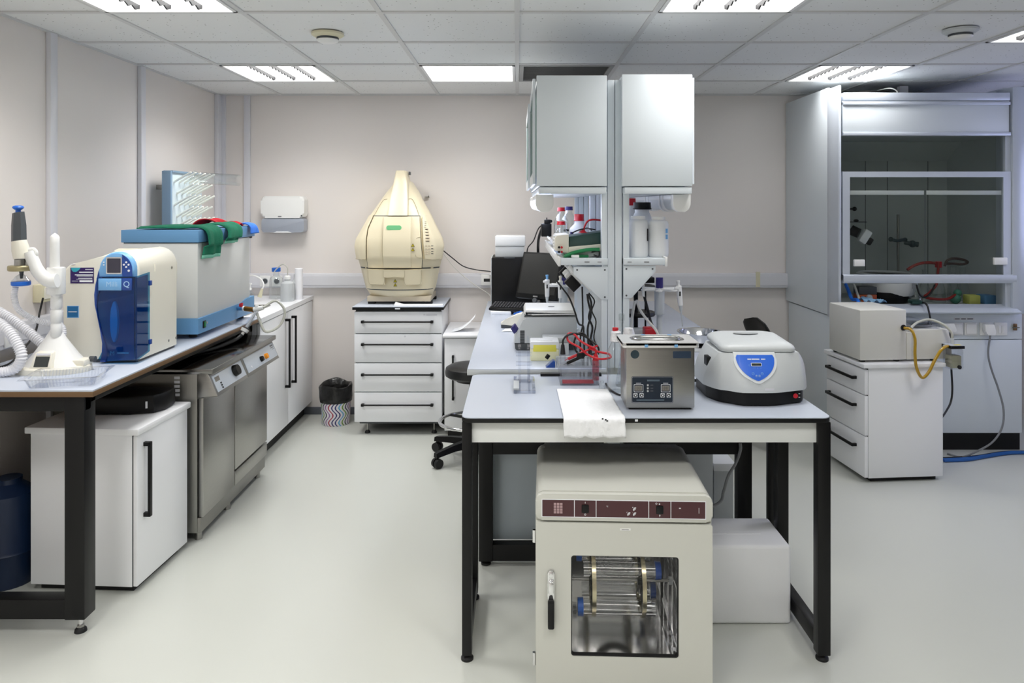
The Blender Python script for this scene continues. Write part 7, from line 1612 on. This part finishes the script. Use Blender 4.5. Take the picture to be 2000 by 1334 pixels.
for (a, s), lb in zip(bot, lbl):
    y, z = ay + (R0 - .030) * math.cos(a), az + (R0 - .026) * math.sin(a)
    b0_, b1_ = (rx0 - .035, rx1 + .04); cp = b0_ if s > 0 else b1_
    bt = thing('hybridisation_tube', lb, 'glass tube', tuple(MO @ Vector(((b0_ + b1_) / 2, y, z))), rz, group='glass tubes on the oven rotor')
    k = MB(MO); k.cyl((b0_, y, z), (b1_, y, z), .0255, .0255, 24); k.build('glass_body', G_tube, bt)
    k = MB(MO); k.cyl((cp - s * .020, y, z), (cp - s * .001, y, z), .029, .030, 24); k.build('cap', M_blue if s > 0 else M_navy, bt)
fx, fz = L0 + (1203 - 1060) / (1375 - 1060) * Lw + .035, .262
fo = MB().plate(circ(fx, fz - .0, .075, 40), circ(fx, fz, .070, 40), 'y', ye - .03, ye - .005).build('fan_housing', M_blackp, t, True)
fg = MB()
for r in (.030, .038, .046, .054, .062): fg.tube([(fx + r * math.cos(a), ye - .032, fz + r * math.sin(a)) for a in [2 * math.pi * k / 24 for k in range(24)]], .0012, 6, 2, True)
for a in (225, 315): fg.cyl((fx, ye - .033, fz), (fx + .075 * math.cos(math.radians(a)), ye - .033, fz + .075 * math.sin(math.radians(a))), .0016, .0016, 6)
fg.build('fan_guard', M_blackp, fo, True); MB().cyl((fx, ye - .036, fz), (fx, ye - .03, fz), .024).build('fan_hub', M_chrome, fo, True)
tr = MB()
for q in (.10, .30, .35): tr.box(cav[1] - .016, cav[1] - .003, .06, ye - .02, q, q + .010)
for y in (.08, .18, .28, .38): tr.box(cav[1] - .014, cav[1] - .002, y, y + .010, cav[2] + .01, cav[3] - .01)
tr.build('shelf_rails', M_chrome, t, True)
MB().cyl((cav[0] + .002, ay, az), (cav[0] + .02, ay, az), .018).cyl((cav[1] - .022, ay, az), (cav[1] - .002, ay, az), .014).build('axle_bearing', M_frost, t, True)
MB().box(cav[0] + .06, cav[1] - .06, .03, .05, cav[3] - .012, cav[3] - .002, .002).build('added_chamber_strip', emit('chamber_fill_glow', (255, 250, 244), 5.0), t, True)  # added glowing strip, unseen above the window, to brighten the chamber
# cable to the oven
tag(MB().tube([P(1446, 866, 2.98), P(1446, 880, 2.98), P(1437, 905, 2.98), P(1422, 930, 2.98), P(1413, 960, 2.98), P(1400, 985, 2.96), (.627, 2.93, .36), (.55, 2.935, .34)], .006).build('power_cable', M_cableg), 'light grey power cable hanging from the table down to the oven back', 'cable')
# foam box
t = thing('foam_box', 'white foam box with a ridged top on the floor beside the oven', 'box', (.86, 3.03, 0))
l = MB().box(.66, 1.046, 2.83, 3.09, .001, .302, .014, 3).build('body', M_foam, t)
MB().box(.70, .96, 2.93, 2.945, .301, .304, .001).build('lid_ridge', M_foam, l)
